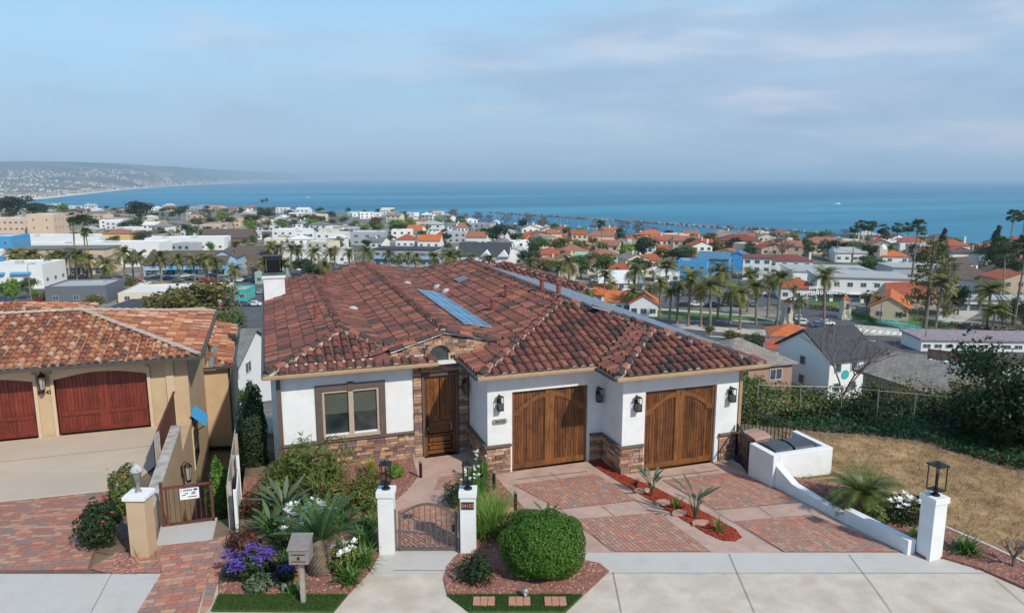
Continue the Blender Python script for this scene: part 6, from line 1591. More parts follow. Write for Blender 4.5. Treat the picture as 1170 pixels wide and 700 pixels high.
def fan_mesh(seed):
    mb = MB(); rr = random.Random(seed)
    for k in range(46):
        az = k*2.399; el = rr.uniform(-.9, 1.3); d = Vector((math.cos(az)*math.cos(el), math.sin(az)*math.cos(el), math.sin(el))); side = Vector((-math.sin(az), math.cos(az), 0)); up = d.cross(side)
        q = d*rr.uniform(.38, .5); mb.bar((0, 0, 0), q, .012)
        for i in range(7):
            a = -1.1+2.2*i/6; dd = (d*math.cos(a)+side*math.sin(a)+Vector((0, 0, -.15))).normalized(); tip = q+dd*.46+Vector((0, 0, -.08)); w_ = side*.035*math.cos(a)+up*.02
            mb.add([q-w_*.3, q+dd*.2-w_*1.6, tip, q+dd*.2+w_*1.6], [(0, 1, 2, 3)])
    return mb.mesh('crown', M['fan_leaf'])
FC = [fan_mesh(3), fan_mesh(8)]
mb = MB(); mb.lathe([(.022, -.02), (.018, .1), (.012, .6), (.010, .97), (.016, 1.0)], (0, 0, 0), 7); FT = mb.mesh('trunk', M['trunkp'])
M['skirt'] = mat_leaf('dead_palm_skirt', [(.18,.12,.07),(.25,.17,.1)], objvar=.1, trans=0)
def palm_px(px, pybase, pycrown, rpx=12, fan=False, label=None):
    p = T(px, pybase); D_ = math.hypot(p.x, p.y); h = (pybase-pycrown)*D_/835; rad = rpx*D_/835
    t = thing('fan_palm' if fan else 'palm_tree', label or ('tall slim fan palm' if fan else 'feathery palm tree'), 'palm', p, rnd.random()*6, 'tall fan palms' if fan else 'street palms in the town', auto=not label)
    t.rotation_euler = (rnd.uniform(-.06, .06), rnd.uniform(-.06, .06), rnd.random()*6)
    tr_ = link_mesh('trunk', FT if fan else PT, t); w_ = h if fan else min(h, 8)*1.15; tr_.scale = (w_*1.0, w_*1.0, h)
    c_ = link_mesh('crown', rnd.choice(FC if fan else PC), t, (0, 0, h)); c_.scale = (rad*1.05,)*3 if not fan else (rad*1.15, rad*1.15, rad*1.1)
    return t
# ================================================================== BUILDINGS
def wmat(name, c, **k): return mat(name, c, .9, .06, .15, **k)
WM = {'white': wmat('town_white_plaster', (.72, .72, .70)), 'cream': wmat('town_cream_plaster', (.62, .54, .42)), 'peach': wmat('town_peach_plaster', (.62, .46, .34)), 'tan': wmat('town_tan_plaster', (.42, .33, .24)), 'grey': wmat('town_grey_plaster', (.36, .38, .40)),
      'paleblue': wmat('town_pale_blue_plaster', (.30, .45, .58)), 'blue': wmat('town_bright_blue_siding', (.06, .30, .56)), 'orange': wmat('town_orange_plaster', (.60, .25, .10)), 'brown': wmat('town_brown_wood', (.17, .11, .08)), 'green': wmat('town_green_plaster', (.30, .42, .33)), 'yellow': wmat('town_yellow_plaster', (.62, .45, .18)), 'teal': wmat('town_teal_paint', (.05, .38, .36)), 'red': wmat('town_red_paint', (.42, .06, .04)), 'darkgrey': wmat('town_dark_grey', (.13, .14, .16)), 'pinkbrick': mat_pieces('pink_brick', [(.42, .26, .2), (.36, .22, .17), (.5, .33, .26)])}
def rmat(name, c, sc, c2=None, waves=True):
    m, nt, b = new_mat(name); tcn = N(nt, 'ShaderNodeTexCoord'); n = N(nt, 'ShaderNodeTexNoise', inp={'Scale': 1.2, 'Detail': 6, 'Roughness': .7}); L(nt, tcn.outputs['Object'], n.inputs[0])
    r = ramp(nt, [(.3, tuple(x*.72 for x in c)), (.7, c2 or tuple(x*1.25 for x in c))]); L(nt, n.outputs[0], r.inputs[0]); L(nt, r.outputs[0], b.inputs[0]); b.inputs['Roughness'].default_value = .9
    if waves:
        w_ = N(nt, 'ShaderNodeTexBrick', inp={'Scale': sc, 'Color1': (.35, .35, .35, 1), 'Color2': (1, 1, 1, 1), 'Mortar': (0, 0, 0, 1), 'Mortar Size': .03, 'Brick Width': .45, 'Row Height': .3}); L(nt, tcn.outputs['Object'], w_.inputs[0])
        mm2 = N(nt, 'ShaderNodeMix', data_type='RGBA', blend_type='MULTIPLY'); mm2.inputs[0].default_value = .38; L(nt, r.outputs[0], mm2.inputs[6]); L(nt, w_.outputs[0], mm2.inputs[7]); L(nt, mm2.outputs[2], b.inputs[0])
        bp = N(nt, 'ShaderNodeBump', inp={'Strength': .6, 'Distance': .03}); L(nt, w_.outputs[1], bp.inputs['Height']); L(nt, bp.outputs[0], b.inputs['Normal'])
    return m
RM = {'red': rmat('red_tile_roof', (.42, .10, .045), 1), 'orange': rmat('bright_orange_tile_roof', (.60, .16, .04), 1), 'terracotta': rmat('terracotta_tile_roof', (.38, .15, .085), 1), 'brown': rmat('brown_shingle_roof', (.135, .095, .08), 1), 'darkgrey': rmat('dark_grey_shingle_roof', (.06, .065, .075), 1), 'grey': rmat('grey_shingle_roof', (.20, .20, .19), 1), 'white': wmat('white_flat_roof', (.62, .62, .60)), 'palegrey': wmat('pale_grey_flat_roof', (.36, .37, .36)), 'green': rmat('green_roof', (.25, .42, .32), 1, waves=False), 'maroon': rmat('dark_red_tile_roof', (.24, .06, .045), 1), 'taupe': rmat('taupe_shingle_roof', (.29, .25, .215), 1), 'blue': rmat('blue_roof', (.09, .22, .34), 1), 'mauve': rmat('mauve_metal_roof', (.34, .27, .29), .4)}
WINM = {}
M['winframe'] = mat('window_frame_paint', (.5, .5, .48), .6)
def win_mesh(w_, h_, style='plain'):
    k = (round(w_, 1), round(h_, 1), style)
    if k not in WINM:
        mb = MB(); f = .08; mb.cm = 0
        for q in ((-w_/2, w_/2, 0, f), (-w_/2, w_/2, h_-f, h_), (-w_/2, -w_/2+f, f, h_-f), (w_/2-f, w_/2, f, h_-f)): mb.box(q[0], q[1], -.06, .02, q[2], q[3])
        if w_ > 1.3: mb.box(-f/2, f/2, -.05, .0, f, h_-f)
        mb.cm = 1; mb.box(-w_/2+f, w_/2-f, -.025, -.005, f, h_-f)
        WINM[k] = mb.mesh('window', [M['winframe'], M['glassblue']])
    return WINM[k]
OCC = []
def bld(name, label, cat, px, py, wpx, hpx, depth, roof='flat', wc='white', rc='palegrey', yaw=0, wins=None, rise=None, anchor=0, grp=None, auto=False, oh=.45, ww=1.6, wh=1.35, side=True, inmesh=False, extra=None, hz=None, loc=None, wm=None):
    p = loc if loc is not None else T(px, py); D_ = math.hypot(p.x, p.y); W = wm or wpx*D_/835; H_ = hpx*D_/835 if hz is None else hz; a = -YAW+R(yaw)
    t = thing(name, label, cat, p, a, grp, auto=auto); hw = W/2; x0, x1 = -hw-anchor*hw, hw-anchor*hw; dp = depth
    c_, s_c = math.cos(a), math.sin(a); cx_, cy_ = (x0+x1)/2, dp/2; OCC.append((p.x+cx_*c_-cy_*s_c, p.y+cx_*s_c+cy_*c_, max(W, dp)*.5))
    mb = MB(); mats = [WM[wc]]; bz = -2.5
    mb.box(x0, x1, 0, dp, bz, H_)
    rise = rise if rise is not None else min(W, dp)*.2
    rm = MB()
    if roof == 'flat':
        e = .25
        for q in ((x0, x1, 0, e), (x0, x1, dp-e, dp), (x0, x0+e, e, dp-e), (x1-e, x1, e, dp-e)): mb.box(*q, H_, H_+.5)
        rm.box(x0+e, x1-e, e, dp-e, H_+.02, H_+.08)
        mb.m = [0]*len(mb.f)
    elif roof == 'slab':
        rm.box(x0-oh, x1+oh, -oh, dp+oh, H_+.01, H_+.35)
    elif roof == 'gable':
        mb.vprism([(0, H_), (dp, H_), (dp/2, H_+rise*.96)], x0, x1, 'x'); th = .22; k = rise/(dp/2)
        rm.vprism([(-oh, H_-oh*k+.02), (dp/2, H_+rise+.02), (dp+oh, H_-oh*k+.02), (dp+oh, H_-oh*k+th), (dp/2, H_+rise+th), (-oh, H_-oh*k+th)], x0-oh*.7, x1+oh*.7, 'x')
    elif roof == 'gabley':
        xm = (x0+x1)/2; mb.vprism([(x0, H_), (x1, H_), (xm, H_+rise*.96)], 0, dp); th = .22; k = rise/hw
        rm.vprism([(x0-oh, H_-oh*k+.02), (xm, H_+rise+.02), (x1+oh, H_-oh*k+.02), (x1+oh, H_-oh*k+th), (xm, H_+rise+th), (x0-oh, H_-oh*k+th)], -oh*.7, dp+oh*.7)
    elif roof == 'hip':
        xa, xb, ya, yb = x0-oh, x1+oh, -oh, dp+oh; m_2 = min(xb-xa, yb-ya)/2; z0, z1 = H_+.02, H_+rise+.1
        if (xb-xa) >= (yb-ya): r1, r2 = (xa+m_2, (ya+yb)/2), (xb-m_2, (ya+yb)/2)
        else: r1, r2 = ((xa+xb)/2, ya+m_2), ((xa+xb)/2, yb-m_2)
        vs = [(xa, ya, z0), (xb, ya, z0), (xb, yb, z0), (xa, yb, z0), (xa, ya, z0+.15), (xb, ya, z0+.15), (xb, yb, z0+.15), (xa, yb, z0+.15), (*r1, z1+.15), (*r2, z1+.15)]
        fs = [(0, 3, 2, 1), (0, 1, 5, 4), (1, 2, 6, 5), (2, 3, 7, 6), (3, 0, 4, 7)]
        if (xb-xa) >= (yb-ya): fs += [(4, 5, 9, 8), (5, 6, 9), (6, 7, 8, 9), (7, 4, 8)]
        else: fs += [(4, 5, 8), (5, 6, 9, 8), (6, 7, 9), (7, 4, 8, 9)]
        rm.add(vs, fs)
    if inmesh and wins:
        # far small houses: window recess faces belong to the wall mesh
        mb.m = [0]*len(mb.f); mb.cm = 1; rows, cols = wins; sh = H_/rows
        for r_ in range(rows):
            for c2 in range(cols):
                xx = x0+(x1-x0)*(c2+.5)/cols; zz_ = sh*r_+sh*.3; mb.box(xx-ww/2, xx+ww/2, -.05, .02, zz_, zz_+min(wh, sh*.5))
        mats = [WM[wc], M['glassblue']]
    link_mesh('wall', mb.mesh('wall', mats), t)
    if rm.v: link_mesh('roof', rm.mesh('roof', RM[rc]), t)
    if wins and not inmesh:
        rows, cols = wins; sh = H_/rows
        for r_ in range(rows):
            for c2 in range(cols):
                xx = x0+(x1-x0)*(c2+.5)/cols; o = link_mesh('window', win_mesh(ww, min(wh, sh*.55)), t, (xx, -.01, sh*r_+sh*.28))
        if side:
            nd = max(1, int(dp/4.5)); sx_, rz__ = (x1, R(90)) if yaw < -12 or px < 400 else (x0, R(-90))
            for r_ in range(rows):
                for c2 in range(nd): o = link_mesh('window', win_mesh(ww, min(wh, sh*.55)), t, (sx_+(.01 if sx_ > 0 and rz__ > 0 else -.01), dp*(c2+.5)/nd, sh*r_+sh*.28)); o.rotation_euler = (0, 0, rz__)
    if inmesh and rnd.random() < .45 and roof != 'flat':
        hm = MB(); hm.box(-.4, .4, -.3, .3, 0, rise+1.1); link_mesh('chimney', hm.mesh('chimney', WM[wc]), t, (rnd.uniform(x0+1, x1-1), dp*.35, H_))
    if roof == 'flat' and wpx > 14:
        for k in range(max(1, int(W/14))):
            hm = MB(); q = rnd.uniform(.8, 1.6); hm.box(-q, q, -q*.6, q*.6, 0, rnd.uniform(.6, 1.1)); hm.box(-q*.5, q*.5, -q*.65, q*.65, .2, .5); link_mesh('rooftop_unit', hm.mesh('rooftop_unit', M['whitemetal']), t, (rnd.uniform(x0+2, x1-2), rnd.uniform(dp*.25, dp*.75), H_+.08))
    if extra: extra(t, x0, x1, dp, H_)
    return t
def awn(col, spots, z=2.6, d_=1.2, h_=.7):
    def f(t, x0, x1, dp, H_):
        for a, b_ in spots:
            xa, xb = x0+(x1-x0)*a, x0+(x1-x0)*b_; mb = MB(); mb.add([(xa, -.05, z+h_), (xb, -.05, z+h_), (xb, -d_, z), (xa, -d_, z), (xa, -.05, z), (xb, -.05, z)], [(3, 2, 1, 0), (0, 4, 3), (1, 2, 5), (3, 4, 5, 2)]); link_mesh('awning', mb.mesh('awning', WM[col]), t)
    return f
def bays(col, n, z0, z1, d_=.6):
    """ground-floor openings: dark recessed bays between piers"""
    def f(t, x0, x1, dp, H_):
        for k in range(n):
            a = x0+(x1-x0)*(k+.12)/n; b_ = x0+(x1-x0)*(k+.88)/n; mb = MB(); mb.box(a, b_, -.06, .05, z0, z1); link_mesh('shopfront', mb.mesh('shopfront', M['glassblue']), t)
            mb = MB(); mb.box(a-.15, b_+.15, -d_, 0, z1+.02, z1+.2); link_mesh('canopy', mb.mesh('canopy', WM[col]), t)
    return f
def both(*fs):
    def f(*a):
        for q in fs: q(*a)
    return f
def chim(fx_, fy_, h=1.6, wc='white', w_=.8):
    def f(t, x0, x1, dp, H_):
        mb = MB(); x = x0+(x1-x0)*fx_; y = dp*fy_; mb.box(x-w_/2, x+w_/2, y-w_/2, y+w_/2, H_*.5, H_+h+1); mb.box(x-w_*.6, x+w_*.6, y-w_*.6, y+w_*.6, H_+h+1, H_+h+1.15); link_mesh('chimney', mb.mesh('chimney', WM[wc]), t)
    return f
B = 'building'
# --- left town
bld('hotel', 'long beige three-storey hotel wing at the far left edge', B, 14, 272, 46, 18, 16, 'flat', 'peach', 'white', 4, (3, 9), side=False)
bld('hotel_block', 'plain peach box-shaped block beside the beige hotel', B, 48, 273, 25, 23, 18, 'flat', 'peach', 'white', 4, (3, 2), ww=1)
bld('green_block', 'pale grey green block with a dark roof panel behind the peach block', B, 54, 262, 22, 14, 16, 'flat', 'green', 'palegrey', 4, (2, 2))
bld('long_white_building', 'long low white building across the far left', B, 50, 283, 108, 9, 26, 'flat', 'white', 'white', 3, (1, 14), side=False)
bld('white_roof_building', 'white flat-roofed building behind the arcade row', B, 66, 289, 78, 8, 14, 'flat', 'white', 'white', 3, (1, 8), side=False)
bld('striped_building', 'building with blue upper storey, white band and orange corner at the left edge', B, 2, 305, 24, 28, 14, 'flat', 'blue', 'white', 5, (3, 2), extra=lambda t, x0, x1, dp, H_: (link_mesh('orange_corner', MB().box(x1-1.6, x1+1.6, -.5, 5, -2, H_*.42).mesh('orange_corner', WM['orange']), t), link_mesh('white_band', MB().box(x0-.1, x1-1.62, -.12, 3, H_*.36, H_*.62).mesh('white_band', WM['white']), t)))
bld('arcade_building', 'two-storey beige retail row with grey roof and arched openings', B, 66, 314, 92, 25, 14, 'slab', 'peach', 'grey', 5, (2, 11), side=False, extra=bays('teal', 8, .2, 2.6), ww=1.8)
bld('white_store', 'white low store with blue canopies at the lower left edge', B, 18, 330, 52, 22, 16, 'flat', 'white', 'white', 6, (1, 3), extra=awn('blue', [(.1, .35), (.45, .8)], 5.2))
bld('terraced_white_building', 'stepped white two-storey building right of the arcade row', B, 138, 305, 78, 23, 16, 'flat', 'white', 'white', 6, (2, 8), side=False)
bld('white_corner_building', 'white two-storey corner building with brown awnings', B, 212, 288, 80, 14, 14, 'flat', 'white', 'white', 7, (1, 9), side=False, extra=awn('orange', [(.18, .26), (.32, .4)], 2.6, 1.5))
bld('pale_blue_corner', 'pale blue corner block with three dark windows', B, 245, 283, 24, 10, 10, 'flat', 'paleblue', 'white', 7, (1, 3), ww=1.8)
bld('mission_style_building', 'yellow stucco building with a red hipped roof', B, 134, 281, 26, 12, 12, 'hip', 'yellow', 'terracotta', 8, (1, 3))
bld('brown_barn_building', 'long building with a brown shingle roof and dark front', B, 258, 280, 52, 8, 18, 'gable', 'brown', 'brown', 6, (1, 6), rise=4.5, side=False)
bld('village_plaza', 'long shop row with a wide brown roof and blue awnings', B, 212, 315, 84, 12, 22, 'gable', 'paleblue', 'brown', 7, (1, 8), rise=4.2, side=False, extra=both(awn('blue', [(.30, .45), (.52, .68), (.85, 1.0)], 2.6, 2.0, 1.3), bays('white', 5, .2, 2.4, .3)))
bld('blue_gable_shop', 'pale blue gabled shop front with white trim', B, 256, 312, 26, 17, 16, 'gabley', 'paleblue', 'brown', 7, (1, 3), rise=2.6, extra=awn('blue', [(-.1, .3), (.6, 1.1)], 2.6, 2, 1.2), oh=.6)
bld('plaza_wing', 'brown-roofed wing at the right end of the shop row', B, 292, 306, 44, 12, 16, 'gable', 'tan', 'brown', 8, (1, 5), rise=4, side=False)
bld('white_flat_shed', 'long low white-roofed building with roof vents behind the autumn tree', B, 196, 345, 104, 9, 18, 'flat', 'cream', 'white', 10, (1, 6), side=False)
bld('grey_parapet_building', 'dark grey building with a brown capped parapet beside the parking lot', B, 88, 348, 56, 17, 16, 'flat', 'darkgrey', 'palegrey', 10, (1, 3), side=False)
bld('flat_dark_roof_house', 'low dark-roofed house just above the neighbour tiles', B, 148, 372, 58, 14, 12, 'hip', 'grey', 'darkgrey', 8, (1, 3), rise=2.2)
bld('teal_kiosk', 'small bright teal building in the parking lot', B, 271, 344, 22, 11, 9, 'flat', 'teal', 'palegrey', 4, (1, 2))
bld('brown_tower', 'narrow dark brown tower block', B, 288, 320, 9, 24, 6, 'flat', 'brown', 'brown', 0, (2, 1))
bld('green_trim_shop', 'low shop with green trimmed roof behind the white chimney', B, 306, 325, 28, 12, 12, 'flat', 'green', 'palegrey', 0, (1, 3))
# --- middle
bld('white_block', 'white flat-roofed block behind the chimney', B, 332, 276, 40, 12, 14, 'flat', 'white', 'white', 0, (2, 5), side=False)
bld('white_block', 'white flat-roofed block with grey upper box left of the grey motel', B, 378, 279, 34, 12, 12, 'flat', 'white', 'palegrey', 0, (2, 4), side=False)
bld('grey_box_building', 'grey and white boxy building with a deep flat roof', B, 420, 280, 38, 14, 14, 'flat', 'grey', 'white', 0, (2, 3), ww=2.2)
bld('low_white_row', 'long low white store behind the small palms', B, 350, 302, 90, 13, 18, 'flat', 'white', 'palegrey', 2, (1, 9), side=False)
bld('motel', 'two-storey grey blue motel with balcony rails', B, 462, 305, 72, 20, 12, 'slab', 'grey', 'darkgrey', -8, (2, 8), side=False, ww=2, extra=lambda t, x0, x1, dp, H_: link_mesh('balcony', MB().box(x0, x1, -1.2, 0, H_*.47, H_*.52).box(x0, x1, -1.2, -1.12, H_*.52, H_*.66).mesh('balcony', WM['paleblue']), t))
for q in (((473, 272, 18, 9), 'orange', 'white house with a bright orange red roof at the upper left of the red cluster'), ((463, 283, 22, 9), 'red', 'white house with a red roof at the lower left of the red cluster'), ((490, 284, 26, 9), 'orange', 'white house with a long orange red roof in the middle of the red cluster'), ((504, 281, 14, 10), 'red', 'white gabled house with a red roof at the right of the red cluster'), ((544, 281, 24, 10), 'terracotta', 'tan house with a terracotta roof left of the big dark tree')):
    bld('red_roof_house', q[2], 'house', *q[0], 11, 'hip' if q[1] == 'red' else 'gable', 'white', q[1], rnd.uniform(-15, 15), (1, 3), rise=2.8, grp='red roofed houses in the middle distance')
bld('grey_gable_house', 'large white house with dark grey roof and two front gables', B, 552, 305, 60, 13, 14, 'gable', 'white', 'darkgrey', -6, (1, 5), rise=5, side=False, extra=lambda t, x0, x1, dp, H_: [link_mesh('dormer', MB().vprism([(x-2.6, H_-.3), (x+2.6, H_-.3), (x, H_+2.4)], -1.2, 5).mesh('dormer', WM['white']), t) for x in (1.5, 9)])
bld('white_side_house', 'white house right of the dark tree with a pale roof', B, 587, 302, 22, 14, 12, 'gabley', 'white', 'palegrey', -10, (2, 2), rise=2)
# --- right of centre
k_ = 0
for q in ((632, 276, 22, 'terracotta'), (652, 279, 20, 'terracotta'), (690, 279, 42, 'terracotta'), (606, 283, 14, 'orange'), (628, 300, 30, 'red'), (655, 297, 34, 'terracotta'), (684, 301, 30, 'terracotta'), (610, 305, 22, 'terracotta'), (744, 277, 26, 'orange'), (722, 286, 20, 'terracotta')):
    bld('townhouse', 'cream townhouse with a terracotta tile roof' if q[3] == 'terracotta' else 'cream townhouse with a redder tile roof', 'house', q[0], q[1], q[2], 9, 11, 'hip', 'peach', q[3], rnd.uniform(-12, 12), (1, 3), rise=2.6, grp='terracotta townhouses', auto=True); k_ += 1
bld('green_roof_house', 'low house with a pale green metal roof among the townhouses', 'house', 678, 303, 42, 7, 12, 'gable', 'cream', 'green', -5, (1, 4), rise=2.4, side=False)
bld('cream_stair_house', 'cream box-shaped building beside the thin palm', B, 645, 322, 20, 18, 12, 'flat', 'cream', 'palegrey', -10, (2, 1))
bld('white_tent_hall', 'white curved-roof hall behind the palms', B, 710, 332, 52, 9, 16, 'gable', 'white', 'white', -5, (1, 5), rise=3.2, side=False)
bld('white_low_store', 'small white flat store left of the blue houses', B, 762, 322, 28, 10, 10, 'flat', 'white', 'white', -5, (1, 3))
bld('blue_house', 'bright blue house with a lower balcony block, leftmost of the three', 'house', 790, 322, 32, 22, 11, 'flat', 'blue', 'blue', -18, (2, 3), grp='bright blue houses')
bld('blue_house', 'bright blue gabled house in the middle of the three', 'house', 814, 312, 34, 16, 12, 'gable', 'blue', 'blue', -22, (2, 3), rise=2.2, grp='bright blue houses')
bld('blue_house', 'bright blue gabled house, rightmost of the three', 'house', 842, 310, 26, 15, 12, 'gabley', 'blue', 'blue', -22, (2, 2), rise=2.2, grp='bright blue houses')
bld('orange_villa', 'orange villa with a dark red tiled roof near the breakwater', 'house', 845, 288, 44, 12, 14, 'hip', 'orange', 'maroon', -10, (2, 4), rise=3, side=False)
bld('condo', 'white three-storey condominium with a red brown roof edge', B, 864, 320, 30, 24, 12, 'slab', 'white', 'maroon', -18, (3, 3), ww=1.8)
bld('condo_wing', 'white condominium wing with red brown roof and a chimney', B, 902, 314, 46, 15, 14, 'hip', 'white', 'maroon', -14, (2, 4), rise=1.8, side=False, extra=chim(.95, .2, 2.2))
bld('tan_villa', 'long tan house with a brown red tiled roof', 'house', 942, 291, 46, 11, 14, 'hip', 'cream', 'terracotta', -12, (2, 4), rise=3, side=False)
bld('pale_grey_house', 'pale house with a pale grey roof behind the hedge trees', 'house', 972, 300, 32, 10, 12, 'gable', 'white', 'palegrey', -8, (1, 4), rise=2, side=False)
bld('apartment_block', 'long white two-storey apartment block with carports below', B, 985, 346, 92, 26, 16, 'slab', 'white', 'palegrey', -12, (2, 7), side=False, ww=1.6, extra=bays('white', 6, .1, 2.5, .8))
bld('apartment_wing', 'low white rear apartment wing with a pale flat roof', B, 952, 326, 84, 14, 20, 'slab', 'white', 'palegrey', -8, (1, 7), side=False)
bld('apartment_east', 'pale flat-roofed block half hidden by trees', B, 1052, 322, 56, 14, 14, 'slab', 'grey', 'palegrey', -6, (1, 5), side=False)
bld('red_roof_shop', 'small white shop with an orange red roof beside the arch', B, 911, 343, 38, 13, 10, 'hip', 'white', 'red', -14, (1, 3), rise=2.4)
bld('mission_house', 'white mission house with a small round domed tower', 'house', 1024, 309, 28, 14, 12, 'hip', 'white', 'orange', -10, (2, 2), rise=2, extra=lambda t, x0, x1, dp, H_: (link_mesh('tower', MB().box(x0-1, x0+2, 1, 4, -2, H_+3).mesh('tower', WM['cream']), t), link_mesh('dome', MB().lathe([(1.6, H_+3), (1.4, H_+3.8), (.8, H_+4.6), (.1, H_+4.9)], (x0+.5, 2.5, 0), 10).mesh('dome', WM['white']), t)))
bld('red_roof_house', 'white house with a red roof behind the domed tower', 'house', 1043, 290, 26, 12, 10, 'hip', 'white', 'red', -6, (2, 2), rise=2)
bld('sea_view_house', 'white house with a red tiled roof and tall chimney by the sea', 'house', 1091, 297, 26, 14, 12, 'hip', 'white', 'red', -8, (1, 2), rise=2.6, extra=chim(.9, .3, 3))
bld('brown_flat_house', 'white wide house under a thin dark brown flat roof', 'house', 1106, 313, 42, 20, 12, 'slab', 'white', 'brown', -4, (1, 4), side=False)
bld('brown_hip_house', 'white house with a large dark brown hipped roof', 'house', 1108, 336, 50, 14, 18, 'hip', 'white', 'brown', -14, (1, 4), rise=4.4, side=False, oh=1.2)
bld('dark_roof_house', 'house with a dark roof at the right edge by the sea', 'house', 1152, 302, 40, 10, 12, 'hip', 'cream', 'brown', -4, (1, 3), rise=2.5)
bld('grey_edge_house', 'pale house with a grey brown roof at the right edge', 'house', 1160, 333, 34, 12, 14, 'hip', 'white', 'brown', -6, (1, 2), rise=2.6)
bld('carport', 'long carport with white posts and dark bays at the right edge', B, 1140, 356, 76, 11, 8, 'slab', 'grey', 'palegrey', -6, None, extra=bays('white', 7, .1, 2.0, .5))
bld('craftsman_cottage', 'tan cottage with an orange red tiled roof and small round window', 'house', 1015, 366, 36, 13, 18, 'gabley', 'peach', 'orange', -28, (1, 2), rise=2.6, grp=None)
bld('cottage_wing', 'tan rear wing with a stepped red tiled roof', 'house', 1040, 352, 46, 13, 14, 'gable', 'peach', 'red', -24, (1, 3), rise=2.8)
for k, q in enumerate(((684, 345, 40, 9), (706, 357, 30, 13), (735, 362, 32, 15))):
    bld('orange_roof_cottage', ['low white cottage with an orange roof, farthest left of three in a row', 'white cottage with an orange roof, middle of three in a row', 'white cottage with an orange roof, right of three in a row'][k], 'house', *q, 10, 'gable' if k < 2 else 'gabley', 'white', 'orange', -10, (1, 3), rise=2.2, grp='orange roofed white cottages', side=False)
bld('near_orange_roof', 'house with a bright orange tiled roof behind the tall white house', 'house', 905, 402, 46, 17, 8, 'hip', 'white', 'orange', -12, (1, 2), rise=1.8)
bld('low_red_roof', 'small dark red roof just left of the tall white house', 'house', 888, 420, 22, 22, 5, 'gable', 'white', 'red', -10, (1, 1), rise=1)
bld('fascia_building', 'long low white building with a mauve metal roof and dark windows at the right', B, 1130, 402, 130, 11, 9, 'slab', 'white', 'mauve', -4, (1, 12), side=False, ww=1.6, wh=.9)
# --- near, below the lot
bld('white_gable_house', 'tall white house with a dark grey shingle roof, gable end facing left', 'house', 950, 455, 0, 0, 8.0, 'gable', 'white', 'darkgrey', 18.85, (2, 3), rise=2.3, anchor=-1, ww=.9, wh=1.0, loc=Vector((55.1, 58.4, -14.2)), wm=6.4, hz=4.2, extra=lambda t, x0, x1, dp, H_: (link_mesh('round_window', MB().tube([(2.1, -.06, 2.4), (2.1, .02, 2.4)], .5, 16).mesh('round_window', WM['teal']), t), link_mesh('roof_vent', MB().tube([(3, 3, H_+1), (3, 3, H_+2.6)], .12, 8).mesh('roof_vent', WM['darkgrey']), t)))
bld('stone_house', 'house with pink stone walls and a brown hipped roof beyond the garage', 'house', 868, 462, 0, 0, 8, 'hip', 'pinkbrick', 'taupe', 18.85, (2, 2), rise=2.0, anchor=1, loc=Vector((52.2, 60.6, -15.2)), wm=8.4, hz=4.5)
bld('shingle_house', 'tan house with a wide weathered shingle roof below the dry lot', 'house', 1094, 482, 0, 0, 5.6, 'gable', 'tan', 'taupe', -71.15, (1, 2), rise=1.1, anchor=1, hz=3.0, loc=Vector((42.7, 32.2, -8.75)), wm=9.6, oh=.6)
bld('green_shed_house', 'house with a grey green shingle roof in the gap between the two front houses', 'house', 258, 474, 34, 46, 10, 'gable', 'white', 'grey', 0, (2, 2), rise=2.4, loc=T(258, 462))
bld('brown_mansard_house', 'white house with a brown mansard roof in the gap between the two front houses', 'house', 289, 452, 34, 20, 8, 'hip', 'white', 'terracotta', 0, (1, 2), rise=2.6)
bld('white_gap_house', 'narrow white gabled house above the brown mansard roof', 'house', 299, 432, 18, 34, 8, 'gabley', 'white', 'brown', 0, (2, 1), rise=1.6)
# arch sign over the street -------------------------------------------------
pa = T(965, 365); pb_ = T(898.5, 371); D_ = math.hypot(pa.x, pa.y)
arch = thing('arch_sign', 'street arch with two white towers carrying the town district name', 'street sign', (pa+pb_)/2, 0)
def tower(p, h):
    mb = MB(); mb.obox((p.x, p.y, p.z+h*.4-1), 2.2, 2.2, h*.8+2, -YAW); mb.obox((p.x, p.y, p.z+h*.86), 1.7, 1.7, h*.13, -YAW); mb.obox((p.x, p.y, p.z+.5), 2.6, 2.6, 1.2, -YAW); mb.build('tower', WM['cream'], arch)
    mb = MB(); mb.lathe([(1.55, p.z+h*.93), (.1, p.z+h*1.08)], (p.x, p.y, 0), 4); mb.build('tower_cap', RM['orange'], arch)
    mb = MB(); mb.obox((p.x-fw[0]*1.12, p.y-fw[1]*1.12, p.z+h*.62), .7, .1, 1.6, -YAW); mb.build('tower_panel', M['glassblue'], arch)
tower(pa, 6.0); tower(pb_, 6.4)
A_ = pb_+Vector((0, 0, 5.0)); B__ = pa+Vector((0, 0, 5.2)); dv = (B__-A_); n_ = 14; mb = MB()
for z0_ in (.2, 1.7):
    pts = [A_+dv*k/n_+Vector((0, 0, z0_+1.1*math.sin(math.pi*k/n_))) for k in range(n_+1)]
    for a, b_ in zip(pts, pts[1:]): mb.bar(a, b_, .2)
for k in range(1, n_): q = A_+dv*k/n_+Vector((0, 0, 1.1*math.sin(math.pi*k/n_))); mb.bar(q+Vector((0, 0, .2)), q+Vector((0, 0, 1.7)), .14)
mb.build('arch_truss', M['iron'], arch)
ang_ = math.atan2(dv.y, dv.x); mid = (A_+B__)/2; off_ = Vector((math.sin(ang_), -math.cos(ang_), 0))*.3
M['letwhite'] = mat('white_sign_letters', (.75, .75, .72), .5)
text_mesh('sign_text', 'LANTERN DISTRICT', 1.4, M['letwhite'], arch, mid+off_+Vector((0, 0, 2.6)), ang_, .05)
text_mesh('sign_text', 'DANA POINT', 1.15, M['letwhite'], arch, mid+off_+Vector((0, 0, 4.1)), ang_, .05)
